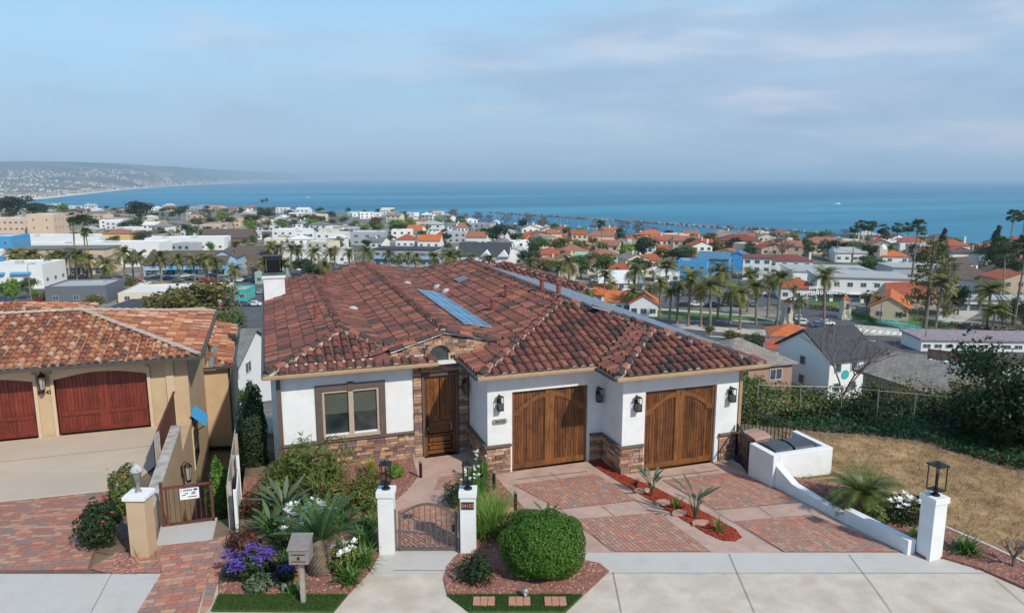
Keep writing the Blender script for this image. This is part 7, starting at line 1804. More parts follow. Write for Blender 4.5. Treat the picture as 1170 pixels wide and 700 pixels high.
# ================================================================== ROADS, LAWNS
M['asphalt'] = mat('asphalt', (.085, .085, .09), .9, .2, .3); M['walk'] = mat('pale_sidewalk', (.45, .41, .35), .9, .12, .4); M['lawn'] = mat('lawn_grass', (.075, .15, .025), .95, .25, .25); M['greenpath'] = mat('green_painted_path', (.12, .34, .25), .9, .1, .3); M['paint'] = mat('road_paint', (.7, .7, .66), .8)
def gsheet(name, pts, m, off=.06):
    ps = [T(*q) for q in pts]; bm = bmesh.new(); f = bm.faces.new([bm.verts.new((p.x, p.y, 0)) for p in ps]); 
    for dd in (82, 105, 120, 135, 150, 160, 170, 181, 195, 215, 240):
        bmesh.ops.bisect_plane(bm, geom=bm.verts[:]+bm.edges[:]+bm.faces[:], plane_co=(fw[0]*dd, fw[1]*dd, 0), plane_no=(fw[0], fw[1], 0))
    bmesh.ops.triangulate(bm, faces=bm.faces[:])
    for v in bm.verts: v.co.z = terr(v.co.x, v.co.y)+off
    me = bpy.data.meshes.new(name); bm.to_mesh(me); bm.free(); me.materials.append(m)
    if sum(p.normal.z*p.area for p in me.polygons) < 0: me.flip_normals()
    struct(link_mesh(name, me))
gsheet('street', [(560, 345), (700, 350), (800, 356), (905, 368), (1000, 384), (1200, 400), (1200, 420), (1040, 402), (960, 405), (880, 405), (740, 392), (560, 370)], M['asphalt'])
gsheet('street', [(905, 369), (897, 358), (880, 345), (870, 336), (900, 334), (950, 350), (1000, 378)], M['asphalt'], .07)
gsheet('pavement', [(740, 352), (860, 360), (885, 366), (885, 371), (740, 360)], M['walk'], .12); gsheet('pavement', [(740, 368), (880, 378), (900, 386), (740, 373)], M['walk'], .12)
gsheet('lawn', [(742, 354.5), (862, 362.5), (884, 368), (740, 363)], M['lawn'], .17)
gsheet('pavement', [(975, 371), (1060, 378), (1200, 390), (1200, 394), (1060, 385), (990, 384), (960, 374)], M['walk'], .12)
gsheet('lawn', [(972, 360), (1000, 356), (1060, 366), (1100, 372), (1060, 376), (990, 371)], M['lawn'], .10); gsheet('green_path', [(985, 367), (1002, 362), (1050, 372), (1062, 378), (1035, 376)], M['greenpath'], .16)
gsheet('lawn', [(925, 343), (965, 340), (965, 349), (925, 352)], M['lawn'], .10); gsheet('green_path', [(925, 337), (962, 335), (960, 341), (925, 343)], M['greenpath'], .12)
gsheet('side_street', [(1068, 372), (1075, 350), (1090, 342), (1135, 342), (1122, 356), (1090, 374)], M['walk'], .08)
gsheet('parking_lot', [(210, 352), (225, 330), (300, 318), (330, 352), (320, 372), (240, 380)], M['asphalt']); gsheet('parking_lot', [(-20, 350), (0, 335), (60, 330), (110, 345), (80, 362), (-20, 366)], M['asphalt'])
gsheet('parking_lot', [(325, 318), (330, 302), (600, 300), (600, 330), (420, 330)], M['asphalt']); gsheet('parking_lot', [(760, 352), (765, 322), (880, 320), (880, 350)], M['asphalt'], .05)
gsheet('side_street', [(560, 345), (560, 332), (640, 328), (770, 340), (765, 352), (700, 350)], M['asphalt'], .055)
gsheet('yard', [(1040, 432), (1060, 405), (1140, 408), (1175, 420), (1175, 440)], M['walk'], .06)
for pts in ([(905, 376), (1000, 391), (1000, 390), (905, 375)], [(740, 379), (900, 392), (900, 391.3), (740, 378.3)]): gsheet('road_marking', pts, M['paint'], .13)
for k in range(9): gsheet('road_marking', [(973+k*8, 375+k*.75), (978+k*8, 375.5+k*.75), (975+k*8, 379+k*.75), (970+k*8, 378.5+k*.75)], M['paint'], .14)
# ================================================================== VEHICLES
def car_meshes():
    body = MB(); prof = [(-2.2, .35), (-2.2, .75), (-2.05, .9), (-1.2, 1.0), (1.1, 1.0), (2.05, .85), (2.2, .65), (2.2, .35)]
    body.vprism(prof, -.88, .88); body.vprism([(-1.45, 1.0), (-.95, 1.42), (.45, 1.42), (1.15, 1.0)], -.74, .74)
    gl2 = MB(); gl2.vprism([(-1.36, 1.03), (-.92, 1.37), (.42, 1.37), (1.04, 1.03)], -.76, .76); gl2.vprism([(-1.48, 1.02), (-1.0, 1.38), (-.9, 1.38), (-1.3, 1.02)], -.66, .66); gl2.vprism([(.40, 1.38), (1.18, 1.02), (.9, 1.02), (.3, 1.38)], -.66, .66)
    wh = MB(); wh.tube([(0, -.1, 0), (0, .1, 0)], .33, 10)
    return body, gl2, wh
_b, _g, _w = car_meshes(); CARC = {'white': (.7, .7, .7), 'silver': (.4, .41, .42), 'black': (.02, .02, .025), 'grey': (.12, .125, .13), 'red': (.35, .03, .03), 'blue': (.03, .08, .22)}
CARB = {}
for k, c_ in CARC.items():
    mt_ = mat('car_paint_'+k, c_, .3, .03, 1, spec=.6); mt_.node_tree.nodes['Principled BSDF'].inputs['Coat Weight'].default_value = .6; CARB[k] = _b.mesh('body', mt_)
CARG = _g.mesh('windows', M['glass']); CARW = _w.mesh('wheel', M['blackplastic'])
def car(px, py, col=None, yaw=0, label=None):
    p = T(px, py); col = col or rnd.choice(['white', 'white', 'silver', 'black', 'grey', 'grey', 'red', 'blue']); near = math.hypot(p.x, p.y) < 330
    t = thing('parked_car', label or f'{col} parked car', 'car', p+Vector((0, 0, .1)), -YAW+R(yaw), 'cars parked around the town', auto=not label)
    s_3 = link_mesh('body', CARB[col], t); link_mesh('windows', CARG, t)
    if near:
        for x in (-1.35, 1.35):
            for y in (-.8, .8): link_mesh('wheel', CARW, t, (x, y, .33))
for q in ((1067, 392, 'red', 5, 'red car stopped at the street corner by the tall pole'), (912, 366, 'silver', 70, 'silver car driving under the arch sign'), (918, 371, 'white', 60, 'white car just in front of the arch sign'), (943, 372, 'white', 10, 'white car turning right of the arch opening'), (935, 374, 'blue', 10, 'dark blue car behind the white car at the arch')): car(*q)
for x0, x1, y0, y1, n_ in ((336, 440, 303, 316, 22), (232, 300, 322, 350, 20), (56, 96, 334, 346, 9), (0, 50, 345, 352, 4), (768, 872, 326, 350, 20), (600, 690, 336, 344, 6), (640, 760, 322, 334, 10), (450, 590, 308, 316, 10), (92, 170, 318, 326, 9), (176, 270, 317, 322, 9)):
    for k in range(n_):
        row = k % 3; px = x0+(x1-x0)*(k+.5+rnd.uniform(-.25, .25))/n_; car(px, y0+(y1-y0)*row/2, None, rnd.choice((4, 84, 80, -6)))
# ================================================================== TOWN PALMS
for x, yc, yb, r_ in ((19, 296, 320, 8), (33, 297, 321, 7), (44, 296, 321, 8), (60, 297, 322, 8), (75, 298, 321, 7), (89, 296, 321, 9), (104, 299, 321, 7), (143, 293, 320, 8), (152, 295, 320, 6), (165, 297, 322, 8), (184, 299, 322, 8), (203, 300, 322, 9), (224, 298, 322, 9), (239, 298, 322, 8), (249, 302, 322, 7), (310, 282, 306, 7), (322, 283, 306, 7), (332, 284, 305, 6), (343, 287, 306, 7), (361, 289, 308, 7), (377, 290, 308, 7), (384, 285, 306, 6), (399, 290, 310, 8), (421, 289, 309, 8), (444, 291, 312, 8), (456, 294, 313, 7), (467, 292, 312, 7), (475, 295, 315, 7), (497, 292, 314, 9), (514, 294, 315, 8), (521, 291, 312, 7), (539, 294, 315, 7), (559, 296, 316, 7), (327, 301, 325, 8), (373, 304, 330, 8),
                      (635, 303, 330, 9), (651, 301, 330, 10), (689, 316, 344, 11), (671, 332, 352, 8), (724, 308, 340, 10), (722, 332, 358, 11), (761, 306, 334, 10), (754, 321, 362, 10), (765, 334, 372, 10), (772, 325, 370, 9), (786, 317, 373, 13), (801, 331, 374, 10), (812, 329, 381, 12), (819, 312, 367, 11), (833, 333, 370, 11), (846, 336, 377, 10), (854, 317, 357, 12), (864, 329, 371, 10), (877, 322, 364, 10), (886, 319, 382, 12), (912, 346, 376, 12), (942, 318, 378, 11), (1068, 330, 381, 12), (1127, 339, 376, 12), (1133, 359, 378, 10), (606, 300, 322, 8), (698, 326, 350, 8), (742, 328, 352, 8), (905, 330, 352, 7), (270, 283, 300, 6), (286, 285, 302, 6), (300, 300, 322, 8), (1004, 344, 362, 6)):
    palm_px(x+rnd.uniform(-1, 1), yb, yc+rnd.uniform(-1.5, 1), r_*(1.0 if 900 < x < 930 else rnd.uniform(1.35, 1.85)))
palm_px(125, 324, 304, 15, label='large bushy date palm in front of the stepped white building'); palm_px(269, 345, 309, 13, label='big dense palm in the parking lot left of the chimney')
for x, yc, yb, r_ in ((87, 258, 318, 7), (100, 260, 319, 8), (105, 272, 319, 6), (687, 256, 298, 6), (974, 265, 300, 6), (980, 260, 298, 7), (988, 262, 299, 7), (994, 261, 296, 6), (1004, 265, 300, 7), (1008, 272, 300, 6), (1024, 264, 296, 7), (1035, 264, 300, 7), (1040, 265, 330, 8), (1048, 269, 300, 6), (1149, 257, 310, 8), (1165, 257, 305, 8), (1145, 291, 350, 12), (1158, 294, 372, 13), (1170, 300, 372, 10), (305, 229, 243, 2.5), (300, 230, 243, 2.5)):
    palm_px(x, yb, yc, r_, fan=True)
# ================================================================== TOWN TREES (explicit)
for q in ((20, 250, 22, 'broad', 'tree_dark', 1.8), (2, 246, 16, 'broad', 'tree_dark', 1.8), (45, 248, 14, 'broad', 'tree_dark', 1.8), (72, 247, 14, 'round', 'tree_lime', 1.3), (160, 256, 24, 'broad', 'tree_dark', 1.3), (205, 251, 14, 'broad', 'tree_dark', 1.4), (243, 262, 14, 'broad', 'tree_dark', 1.2), (255, 256, 16, 'round', 'tree_lime', 1.2), (287, 268, 18, 'round', 'tree_lime', 1.2), (103, 262, 14, 'broad', 'tree_dark', 1.5), (72, 262, 12, 'round', 'tree_lime', 1.4), (90, 262, 13, 'broad', 'tree_dark', 1.3), (225, 262, 14, 'broad', 'tree_olive', 1.3), (322, 264, 12, 'broad', 'tree_lime', 1.5), (357, 264, 14, 'broad', 'tree_lime', 1.6), (372, 263, 11, 'broad', 'tree_lime', 1.5), (403, 264, 11, 'round', 'tree_lime', 1.4), (455, 266, 16, 'broad', 'tree_lime', 1.4), (468, 263, 14, 'broad', 'tree_lime', 1.4), (500, 262, 13, 'broad', 'tree_lime', 1.6), (527, 262, 14, 'round', 'tree_lime', 1.5), (568, 287, 36, 'broad', 'tree_dark', .95), (554, 276, 16, 'broad', 'tree_dark', 1.2), (605, 318, 34, 'broad', 'tree_dark', 1.1), (625, 320, 26, 'broad', 'tree_olive', 1.1), (664, 318, 28, 'broad', 'tree_green', 1.2), (690, 322, 34, 'broad', 'tree_green', 1.1), (716, 304, 28, 'round', 'tree_lime', 1.2), (735, 300, 34, 'broad', 'tree_dark', 1.1), (757, 302, 22, 'broad', 'tree_olive', 1.3), (775, 304, 22, 'broad', 'tree_dark', 1.3), (708, 288, 30, 'tall', 'tree_dark', 1), (996, 313, 20, 'broad', 'tree_green', 1.6), (990, 305, 14, 'broad', 'tree_dark', 1.6), (1005, 300, 16, 'broad', 'tree_lime', 1.3), (1094, 360, 34, 'round', 'tree_dark', 1.0), (1074, 312, 46, 'conifer', 'tree_dark', .9), (1056, 376, 98, 'tier', 'tree_olive', .75), (1078, 360, 66, 'tier', 'tree_olive', .7), (1134, 315, 50, 'conifer', 'tree_dark', .9), (1128, 312, 28, 'broad', 'tree_dark', 1.2), (1150, 328, 30, 'broad', 'tree_dark', 1.1), (1165, 318, 26, 'broad', 'tree_dark', 1.1), (1156, 370, 28, 'tall', 'tree_green', .9), (1145, 370, 24, 'tall', 'tree_green', .9), (1168, 372, 26, 'tall', 'tree_green', .9), (862, 280, 20, 'sparse', 'tree_pink', 1.1), (893, 300, 34, 'sparse', 'tree_pink', 1.0), (880, 292, 16, 'broad', 'tree_olive', 1.4), (918, 290, 18, 'broad', 'tree_dark', 1.2), (940, 352, 22, 'sparse', 'tree_pink', 1), (990, 352, 20, 'sparse', 'tree_green', 1.1), (1003, 350, 16, 'round', 'tree_olive', 1.1), (236, 398, 78, 'broad', 'tree_olive', 1.25), (205, 390, 58, 'broad', 'tree_olive', 1.4), (246, 440, 52, 'broad', 'tree_green', .9), (190, 372, 24, 'broad', 'tree_olive', 1.2), (110, 356, 20, 'broad', 'tree_olive', 1.4), (250, 410, 44, 'tall', 'tree_green', .9), (265, 402, 50, 'broad', 'tree_green', .8), (150, 332, 16, 'round', 'tree_olive', 1.1), (130, 338, 14, 'round', 'tree_green', 1), (32, 342, 22, 'broad', 'tree_green', 1.2), (16, 350, 30, 'round', 'tree_lime', .8), (5, 342, 16, 'broad', 'tree_dark', 1.2), (40, 345, 14, 'round', 'tree_lime', 1), (53, 344, 12, 'round', 'tree_olive', 1), (254, 482, 58, 'broad', 'tree_green', .75), (283, 475, 36, 'broad', 'tree_green', .9), (297, 452, 20, 'broad', 'tree_green', .9), (842, 470, 54, 'sparse', 'tree_olive', .9), (856, 478, 56, 'broad', 'tree_green', .8), (978, 396, 16, 'round', 'tree_olive', 1.2), (1046, 425, 14, 'round', 'tree_dark', 1.6), (835, 396, 20, 'broad', 'tree_olive', 1.3), (860, 402, 22, 'broad', 'tree_green', 1.4), (810, 385, 14, 'round', 'tree_olive', 1.6), (345, 315, 22, 'broad', 'tree_dark', 1.6), (360, 325, 24, 'broad', 'tree_dark', 1.4), (395, 325, 22, 'broad', 'tree_olive', 1.3), (60, 300, 5, 'round', 'tree_lime', 1.8)):
    tree_px(*q)
# hedges along the streets
def hedge_px(a, b_, hm, m, label, wd=1.6):
    p, q = T(*a), T(*b_); Ln = (q-p).length; n_ = int(Ln*55); t = thing('hedge', label, 'hedge', p); tt = np.random.rand(n_, 1) if False else rs.rand(n_, 1)
    base = np.array([0, 0, 0])+np.array(q-p)*tt; o_ = np.stack([rs.uniform(-wd/2, wd/2, n_), rs.uniform(-wd/2, wd/2, n_), rs.rand(n_)**.6*hm], 1); P = base+o_
    link_mesh('foliage', quadmesh('foliage', leaf_quads(P, o_+np.array([0, 0, .4]), .5, .6), m), t)
hedge_px((925, 353), (968, 357), 1.3, M['leaf_red'], 'dark red hedge behind the arch right tower'); hedge_px((970, 357), (1000, 370), 1.4, M['tree_green'], 'green hedge in front of the tan cottage'); hedge_px((1085, 374), (1175, 380), 1.5, M['leaf_red'], 'long reddish hedge along the right street'); hedge_px((1060, 372), (1085, 376), 1, M['tree_green'], 'short green hedge beside the crossing'); hedge_px((1085, 415), (1150, 425), 2.2, M['leaf_red'], 'rusty red hedge behind the white yard'); hedge_px((830, 388), (885, 400), 2.2, M['tree_olive'], 'scrubby hedge along the near side of the street')
hedge_px((62, 270), (108, 270), 3, M['tree_lime'], 'yellow green hedge row beside the peach block', 5)
# ================================================================== FILLER TOWN: rows of individual houses and trees
def free(p, r_):
    for x, y, q in OCC:
        if (p.x-x)**2+(p.y-y)**2 < (r_+q)**2: return False
    return True
TOPY = [(-60, 236), (0, 238), (100, 240), (250, 240), (300, 242), (450, 244), (560, 255), (620, 268), (700, 273), (800, 276), (900, 277), (1000, 281), (1170, 284)]
BOTY = [(-60, 262), (60, 262), (110, 290), (300, 300), (420, 284), (600, 300), (700, 330), (760, 312), (880, 300), (1000, 300), (1170, 345)]
cnt = 0; tries = 0
while cnt < 275 and tries < 9000:
    tries += 1; px = rnd.uniform(-60, 1215); t0_, b0_ = lerp_tab(TOPY, px), lerp_tab(BOTY, px); py = t0_+(b0_-t0_)*rnd.random()**1.25; p = T(px, py); D_ = math.hypot(p.x, p.y)
    w_ = rnd.uniform(8, 14)*(1.25 if D_ > 500 else 1); 
    if not free(p, w_*.42): continue
    wpx = w_*835/D_; h_ = rnd.choice((3.2, 3.6, 5.8, 6.2)); kind = rnd.random()
    if px < 300: wc = rnd.choice(['white', 'cream', 'peach', 'tan', 'grey', 'white']); rc = rnd.choice(['brown', 'taupe', 'grey', 'palegrey', 'white', 'terracotta']); fl = .4 if py > 255 else .15
    elif px < 600: wc = rnd.choice(['white', 'white', 'white', 'cream', 'grey']); rc = rnd.choice(['white', 'palegrey', 'grey', 'terracotta', 'taupe']); fl = .6
    elif px < 880: wc = rnd.choice(['peach', 'cream', 'white']); rc = rnd.choice(['terracotta', 'red', 'terracotta', 'taupe']); fl = .12
    else: wc = rnd.choice(['white', 'cream', 'tan']); rc = rnd.choice(['brown', 'terracotta', 'red', 'palegrey', 'maroon']); fl = .15
    rf = 'flat' if kind < fl else rnd.choice(['hip', 'gable', 'gabley'])
    if rf == 'flat': rc = rnd.choice(['white', 'palegrey'])
    cn = {'cream': 'cream', 'peach': 'peach', 'palegrey': 'pale grey', 'darkgrey': 'dark grey'}.get(wc, wc); rn = {'palegrey': 'pale grey', 'taupe': 'taupe', 'maroon': 'dark red'}.get(rc, rc)
    bld('town_house', f'{cn} house, {rn} {"flat" if rf == "flat" else "pitched"} roof', 'house', px, py, wpx, 0, rnd.uniform(8, 12), rf, wc, rc, rnd.uniform(-25, 25), (2 if h_ > 5 else 1, 3), hz=h_, grp='small town houses', auto=True, inmesh=True); cnt += 1
CAND = []; cnt = 0; tries = 0
while cnt < 330 and tries < 9000:
    tries += 1; px = rnd.uniform(-60, 1215); t0_, b0_ = lerp_tab(TOPY, px)-1, lerp_tab(BOTY, px); py = t0_+(b0_-t0_)*rnd.random()**1.2; p = T(px, py); D_ = math.hypot(p.x, p.y)
    h_ = rnd.uniform(5, 9.5)
    if not free(p, 1.0): continue
    OCC.append((p.x, p.y, 2.0)); k = rnd.choice([('broad', 'tree_green'), ('broad', 'tree_dark'), ('round', 'tree_green'), ('round', 'tree_dark'), ('tall', 'tree_green'), ('broad', 'tree_olive'), ('sparse', 'tree_green'), ('round', 'tree_lime')]+([('sparse', 'tree_pink')]*2 if py < 262 else []))
    CAND.append((p, h_, k[0], k[1], rnd.uniform(.9, 1.5))); cnt += 1
for q in range(110):
    px = rnd.uniform(-40, 430); py = rnd.uniform(243, 264); p = T(px, py)
    if free(p, 1.5): OCC.append((p.x, p.y, 2.0)); CAND.append((p, rnd.uniform(6, 10.5), *rnd.choice([('broad', 'tree_dark'), ('broad', 'tree_green'), ('broad', 'tree_olive'), ('round', 'tree_dark')]), rnd.uniform(1.2, 1.8)))
# harbour trees and boats down at the water
def seapt(px, py): r_ = Vector(ray(px, py)); return Vector((0, 0, CAM_H))+r_*((SEA-CAM_H)/r_.z)
for k in range(52):
    px = rnd.choice([rnd.uniform(440, 520), rnd.uniform(515, 560), rnd.uniform(560, 720), rnd.uniform(590, 700), rnd.uniform(715, 760), rnd.uniform(860, 985)]); py = 253+max(0, (px-520))*.075+rnd.uniform(-2, 3)
    if px > 850: py = 279+rnd.uniform(-3, 2)
    p = seapt(px, py); CAND.append((p, rnd.uniform(13, 24), 'sparse', 'tree_pink', rnd.uniform(.9, 1.3)))
CAND.sort(key=lambda c: -c[1]/math.hypot(c[0].x, c[0].y))
NIND = 285-sum(1 for o in bpy.data.objects if o.get('category') == 'tree')
for c in CAND[:NIND]: tree_at(c[0], c[1], c[2], c[3], wide=c[4])
mats_ = []; Vs = []; mi = []
for p, h, kd, mk_, wd in CAND[NIND:]:
    cm, tm_ = get_tm(kd, mk_, 0); co = np.empty(len(cm.vertices)*3, dtype=np.float32); cm.vertices.foreach_get('co', co); co = co.reshape(-1, 4, 3)[::2].reshape(-1, 3)*np.array([h*wd*1.1, h*wd*1.1, h])+np.array(p)
    if M[mk_] not in mats_: mats_.append(M[mk_])
    Vs.append(co); mi += [mats_.index(M[mk_])]*(len(co)//4)
me = quadmesh('far_trees', np.concatenate(Vs), mats_); me.polygons.foreach_set('material_index', mi)
tag(link_mesh('far_trees', me), 'small far trees filling the gaps between the most distant houses', 'trees', kind='stuff')
mb = MB()
pts = [seapt(x, y) for x, y in ((430, 253), (520, 258), (600, 266), (700, 273), (780, 279), (900, 286), (1000, 292), (1000, 300), (700, 296), (430, 268))]
M['quay'] = mat('harbour_ground', (.20, .17, .14), 1, .4, .02)
struct(MB().prism([(p.x, p.y) for p in pts], SEA-2, SEA+1.2).build('harbour_quay', M['quay']))
hull = MB(); hull.add([(-5, 0, 1.3), (0, -1.6, 1.3), (4, -1.4, 1.2), (4, 1.4, 1.2), (0, 1.6, 1.3), (-4, 0, 0), (0, -1, 0), (4, -.9, 0), (4, .9, 0), (0, 1, 0)], [(0, 1, 2, 3, 4), (0, 5, 6, 1), (1, 6, 7, 2), (2, 7, 8, 3), (3, 8, 9, 4), (4, 9, 5, 0)]); hull.box(-1, 2.6, -.9, .9, 1.3, 2.1); HULL = hull.mesh('hull', WM['white'])
mst = MB(); mst.tube([(0, 0, 1), (0, 0, 15)], .16, 5); mst.tube([(0, 0, 2.6), (4, 0, 2.8)], .14, 5); MAST = mst.mesh('mast', M['whitemetal'])
for k in range(44):
    px = rnd.choice([rnd.uniform(640, 750), rnd.uniform(760, 900), rnd.uniform(560, 640)]); py = 252+(px-560)*.072+rnd.uniform(0, 3)
    t = thing('sailboat', 'white sailboat moored in the harbour', 'boat', seapt(px, py)+Vector((0, 0, -.1)), rnd.random()*6, 'boats in the harbour', auto=True); link_mesh('hull', HULL, t); link_mesh('mast', MAST, t)
for px, py, s_4, lb in ((957, 233.5, 1.6, 'white boat alone far out on the open sea'), (351, 226, 1.2, 'tiny white boat off the left coast')):
    t = thing('motorboat', lb, 'boat', seapt(px, py), -YAW); t.scale = (s_4*2, s_4, s_4); link_mesh('hull', HULL, t)
    c_ = MB(); c_.box(-.5, 2, -.8, .8, 2.1, 3.2); link_mesh('cabin', c_.mesh('cabin', WM['white']), t)
bw = [seapt(x, y) for x, y in ((560, 243.5), (640, 248.5), (700, 252.5), (760, 256.5), (830, 261), (900, 265), (960, 269), (1010, 273), (1080, 279), (1180, 287))]
M['riprap'] = mat_pieces('breakwater_rock', [(.16, .14, .13), (.24, .22, .2), (.10, .09, .085), (.3, .28, .26)], .95, 1)
mb = MB()
for a, b_ in zip(bw, bw[1:]):
    Ln = (b_-a).length
    for k in range(int(Ln/3.2)):
        p = a+(b_-a)*((k+rnd.random())/(Ln/3.2)); s_5 = rnd.uniform(3, 6); mb.obox((p.x+rnd.uniform(-4, 4), p.y+rnd.uniform(-4, 4), SEA+rnd.uniform(0, 3.2)), s_5, s_5*.8, s_5*.7, rnd.random()*3, rnd.uniform(-.4, .4), rnd.uniform(-.4, .4))
tag(mb.build('breakwater', M['riprap'], None, bw[3]), 'long dark rock breakwater sheltering the harbour', 'breakwater')
# ================================================================== STREET LAMPS AND POLES
lampm = MB(); lampm.tube([(0, 0, 0), (0, 0, .9), (.02, 0, .97), (.16, 0, 1.0)], [.012, .008, .007, .005], 6); LAMPM = lampm.mesh('pole', M['grey_metal']); lh = MB(); lh.box(.13, .24, -.015, .015, .985, 1.0); LAMPH = lh.mesh('lamp_head', M['grey_metal'])
for px, py, hp, lb in ((1056, 400, 62, 'tall grey signal pole at the street corner'), (1005, 372, 44, 'slim street lamp in front of the apartment block'), (747, 300, 20, 'slim street lamp beside the townhouses'), (796, 318, 26, 'thin pole left of the blue houses'), (1047, 378, 28, 'short lamp post near the tiered olive conifer'), (1153, 378, 24, 'short lamp post at the right edge hedge'), (876, 318, 34, 'tall lamp post beside the condominium'), (955, 300, 26, 'dark pole in front of the pale grey house'), (922, 372, 22, 'thin white pole beside the arch opening'), (37, 352, 44, 'tall utility pole above the neighbour tiled roof'), (125, 345, 22, 'sign pole beside the dark grey parapet building')):
    p = T(px, py); D_ = math.hypot(p.x, p.y); h = hp*D_/835; t = thing('street_lamp', lb, 'street lamp', p, rnd.random()*6); t.scale = (h, h, h); link_mesh('pole', LAMPM, t); link_mesh('lamp_head', LAMPH, t)
# ================================================================== EDGE OF THE LOT: hedge, vines, chain-link fence, big trees
def big_tree(p, h, r_, n, m, label, leaf=.16, bare=False, cz=.62, cat='tree', grp=None, nl=12):
    t = thing('tree', label, cat, p, 0, grp); cs = []; rr = random.Random(len(label))
    for k in range(nl): a = k*2.4; q = r_*rr.uniform(.15, .75); cs.append((q*math.cos(a), q*math.sin(a), h*(cz-.06+rr.uniform(-.36, .3))))
    Vs = []
    for c_ in cs: P, d = cloud(n//nl, c_, (r_*.42, r_*.42, r_*.36), .4, .7, None, 2.3, rr.random()*9); Vs.append(leaf_quads(P, d, leaf, .5))
    link_mesh('crown', quadmesh('crown', np.concatenate(Vs), m), t); mb = MB(); mb.tube([(0, 0, -1), (.1, 0, h*.3), (0, .1, h*.5)], [.05*h, .035*h, .02*h], 7)
    for c_ in cs: mb.tube([(0, 0, h*.25), (c_[0]*.5, c_[1]*.5, c_[2]*.75), c_], [.018*h, .012*h, .004*h], 5)
    link_mesh('trunk', mb.mesh('trunk', M['trunk']), t); return t
def LP(px, py, z): p = Zp(px, py, z); return p
for q in ((1146, 528, -.3, 3.9, 1.9, 11000, 'leaf_dark', 'large dark leafy tree at the right edge behind the dry lot'), (1122, 516, -.6, 2.4, 1.3, 8000, 'leaf_dark', 'dark bushy tree left of the large dark tree'), (1178, 530, -.3, 3.6, 1.7, 7000, 'leaf_dark', 'dark tree cut by the right picture edge'), (1098, 492, -1.6, 2.1, 1.2, 2400, 'leaf_autumn', 'dark green bush in front of the shingle roof right end')):
    big_tree(LP(q[0], q[1], q[2]), q[3], q[4], q[5], M[q[6]], q[7], .15)
for q in ((1010, 488, -1.2, 2.0, 1.4, 1200, 'leaf_autumn', 'sparse yellow leafed vine against the shingle house wall'), (1050, 490, -1.2, 1.8, 1.2, 1000, 'leaf_autumn', 'yellow brown bush beside the fence post'), (985, 486, -1.2, 1.7, 1.2, 2200, 'leaf_dark', 'dark green bush left of the yellow vine'), (1072, 488, -1.0, 1.3, 1.1, 2200, 'leaf_mid', 'green bush between the yellow bush and the dark trees')):
    big_tree(LP(q[0], q[1], q[2]), q[3], q[4], q[5], M[q[6]], q[7], .13, nl=9)
t = thing('hedge', 'leafy green hedge with light flecks between the house and the bare tree', 'hedge', LP(893, 492, -.9))
P, d = cloud(11000, (0, 0, .8), (2.8, .9, 1.0), .25, .4, None, 2, 5); c_, s_c = math.cos(-YAW), math.sin(-YAW); P2_ = np.stack([P[:, 0]*c_-P[:, 1]*s_c, P[:, 0]*s_c+P[:, 1]*c_, P[:, 2]], 1); link_mesh('foliage', quadmesh('foliage', leaf_quads(P2_, d, .12, .55), M['leaf_mid']), t)
t = thing('low_hedge', 'dark green hedge running under the shingle roofed house', 'hedge', LP(1020, 496, -.8))
P, d = cloud(14000, (0, 0, .5), (4.8, .8, .85), .25, .4, None, 2.4, 6); P2_ = np.stack([P[:, 0]*c_-P[:, 1]*s_c, P[:, 0]*s_c+P[:, 1]*c_, P[:, 2]], 1); link_mesh('foliage', quadmesh('foliage', leaf_quads(P2_, d, .13, .55), M['leaf_dark']), t)
edge = [U(*q) for q in [(24, 16.3), (15.4, 18.7), (14.7, 19.9), (13.8, 21.2), (13.2, 22.2), (11.8, 22.8), (10.3, 23.1), (8.6, 23.5), (8.6, 24.6), (14, 24.2), (18, 21), (24, 18)]]
pts = np.array(scatter(ccw(edge), 15000)); zz2 = np.array([ground_z(x, y) for x, y in pts]); hgt = np.array([.16+.25*max(0, mnoise.noise(Vector((x*.8, y*.8, 0)))+.3) for x, y in pts])
P = np.stack([pts[:, 0], pts[:, 1], zz2+rs.rand(len(pts))*hgt], 1); o = link_mesh('ground_cover', quadmesh('ground_cover', leaf_quads(P, np.tile([0, 0, 1.0], (len(P), 1)), .13, .55), M['leaf_cover'] if 'leaf_cover' in M else mat_leaf('ground_cover_leaves', [(.018,.055,.018),(.028,.08,.024),(.04,.105,.03)], objvar=.05))); tag(o, 'low dark green ground cover along the back of the dry lot', 'ground cover', kind='stuff')
blades('dry_weeds', LOTG, 9000, mat_leaf('dry_weed_tufts', [(.16,.13,.05),(.22,.15,.07),(.10,.10,.035)], objvar=.05), .01, .05, .16, .01, zf=ground_z, lean=1.0, label='sparse darker weeds among the dry straw')
cf = thing('chain_link_fence', 'chain-link fence with grey posts behind the ground cover', 'fence', LP(960, 488, -.3))
fp = [LP(864, 482, -.4), LP(912, 484, -.4), LP(959, 485, -.4), LP(1000, 490, -.4), LP(1042, 494, -.4), LP(1090, 500, -.4)]
for p in fp: MB().tube([(p.x, p.y, -1.2), (p.x, p.y, 1.1)], .026, 8).build('post', M['grey_metal'], cf)
mb = MB(); 
for a, b_ in zip(fp, fp[1:]): mb.tube([(a.x, a.y, 1.05), (b_.x, b_.y, 1.05)], .013, 5)
mb.build('top_rail', M['grey_metal'], cf); mb = MB()
for a, b_ in zip(fp, fp[1:]):
    Ln = (b_-a).length; n_ = int(Ln/.16)
    for k in range(n_):
        for s_6 in (1, -1):
            u0 = k/n_; u1 = u0+s_6*(1.7/Ln); p0_ = a+(b_-a)*u0; 
            if 0 <= u1 <= 1: p1_ = a+(b_-a)*u1; mb.bar((p0_.x, p0_.y, -.6), (p1_.x, p1_.y, 1.05), .004)
mb.build('wire_mesh', M['grey_metal'], cf)
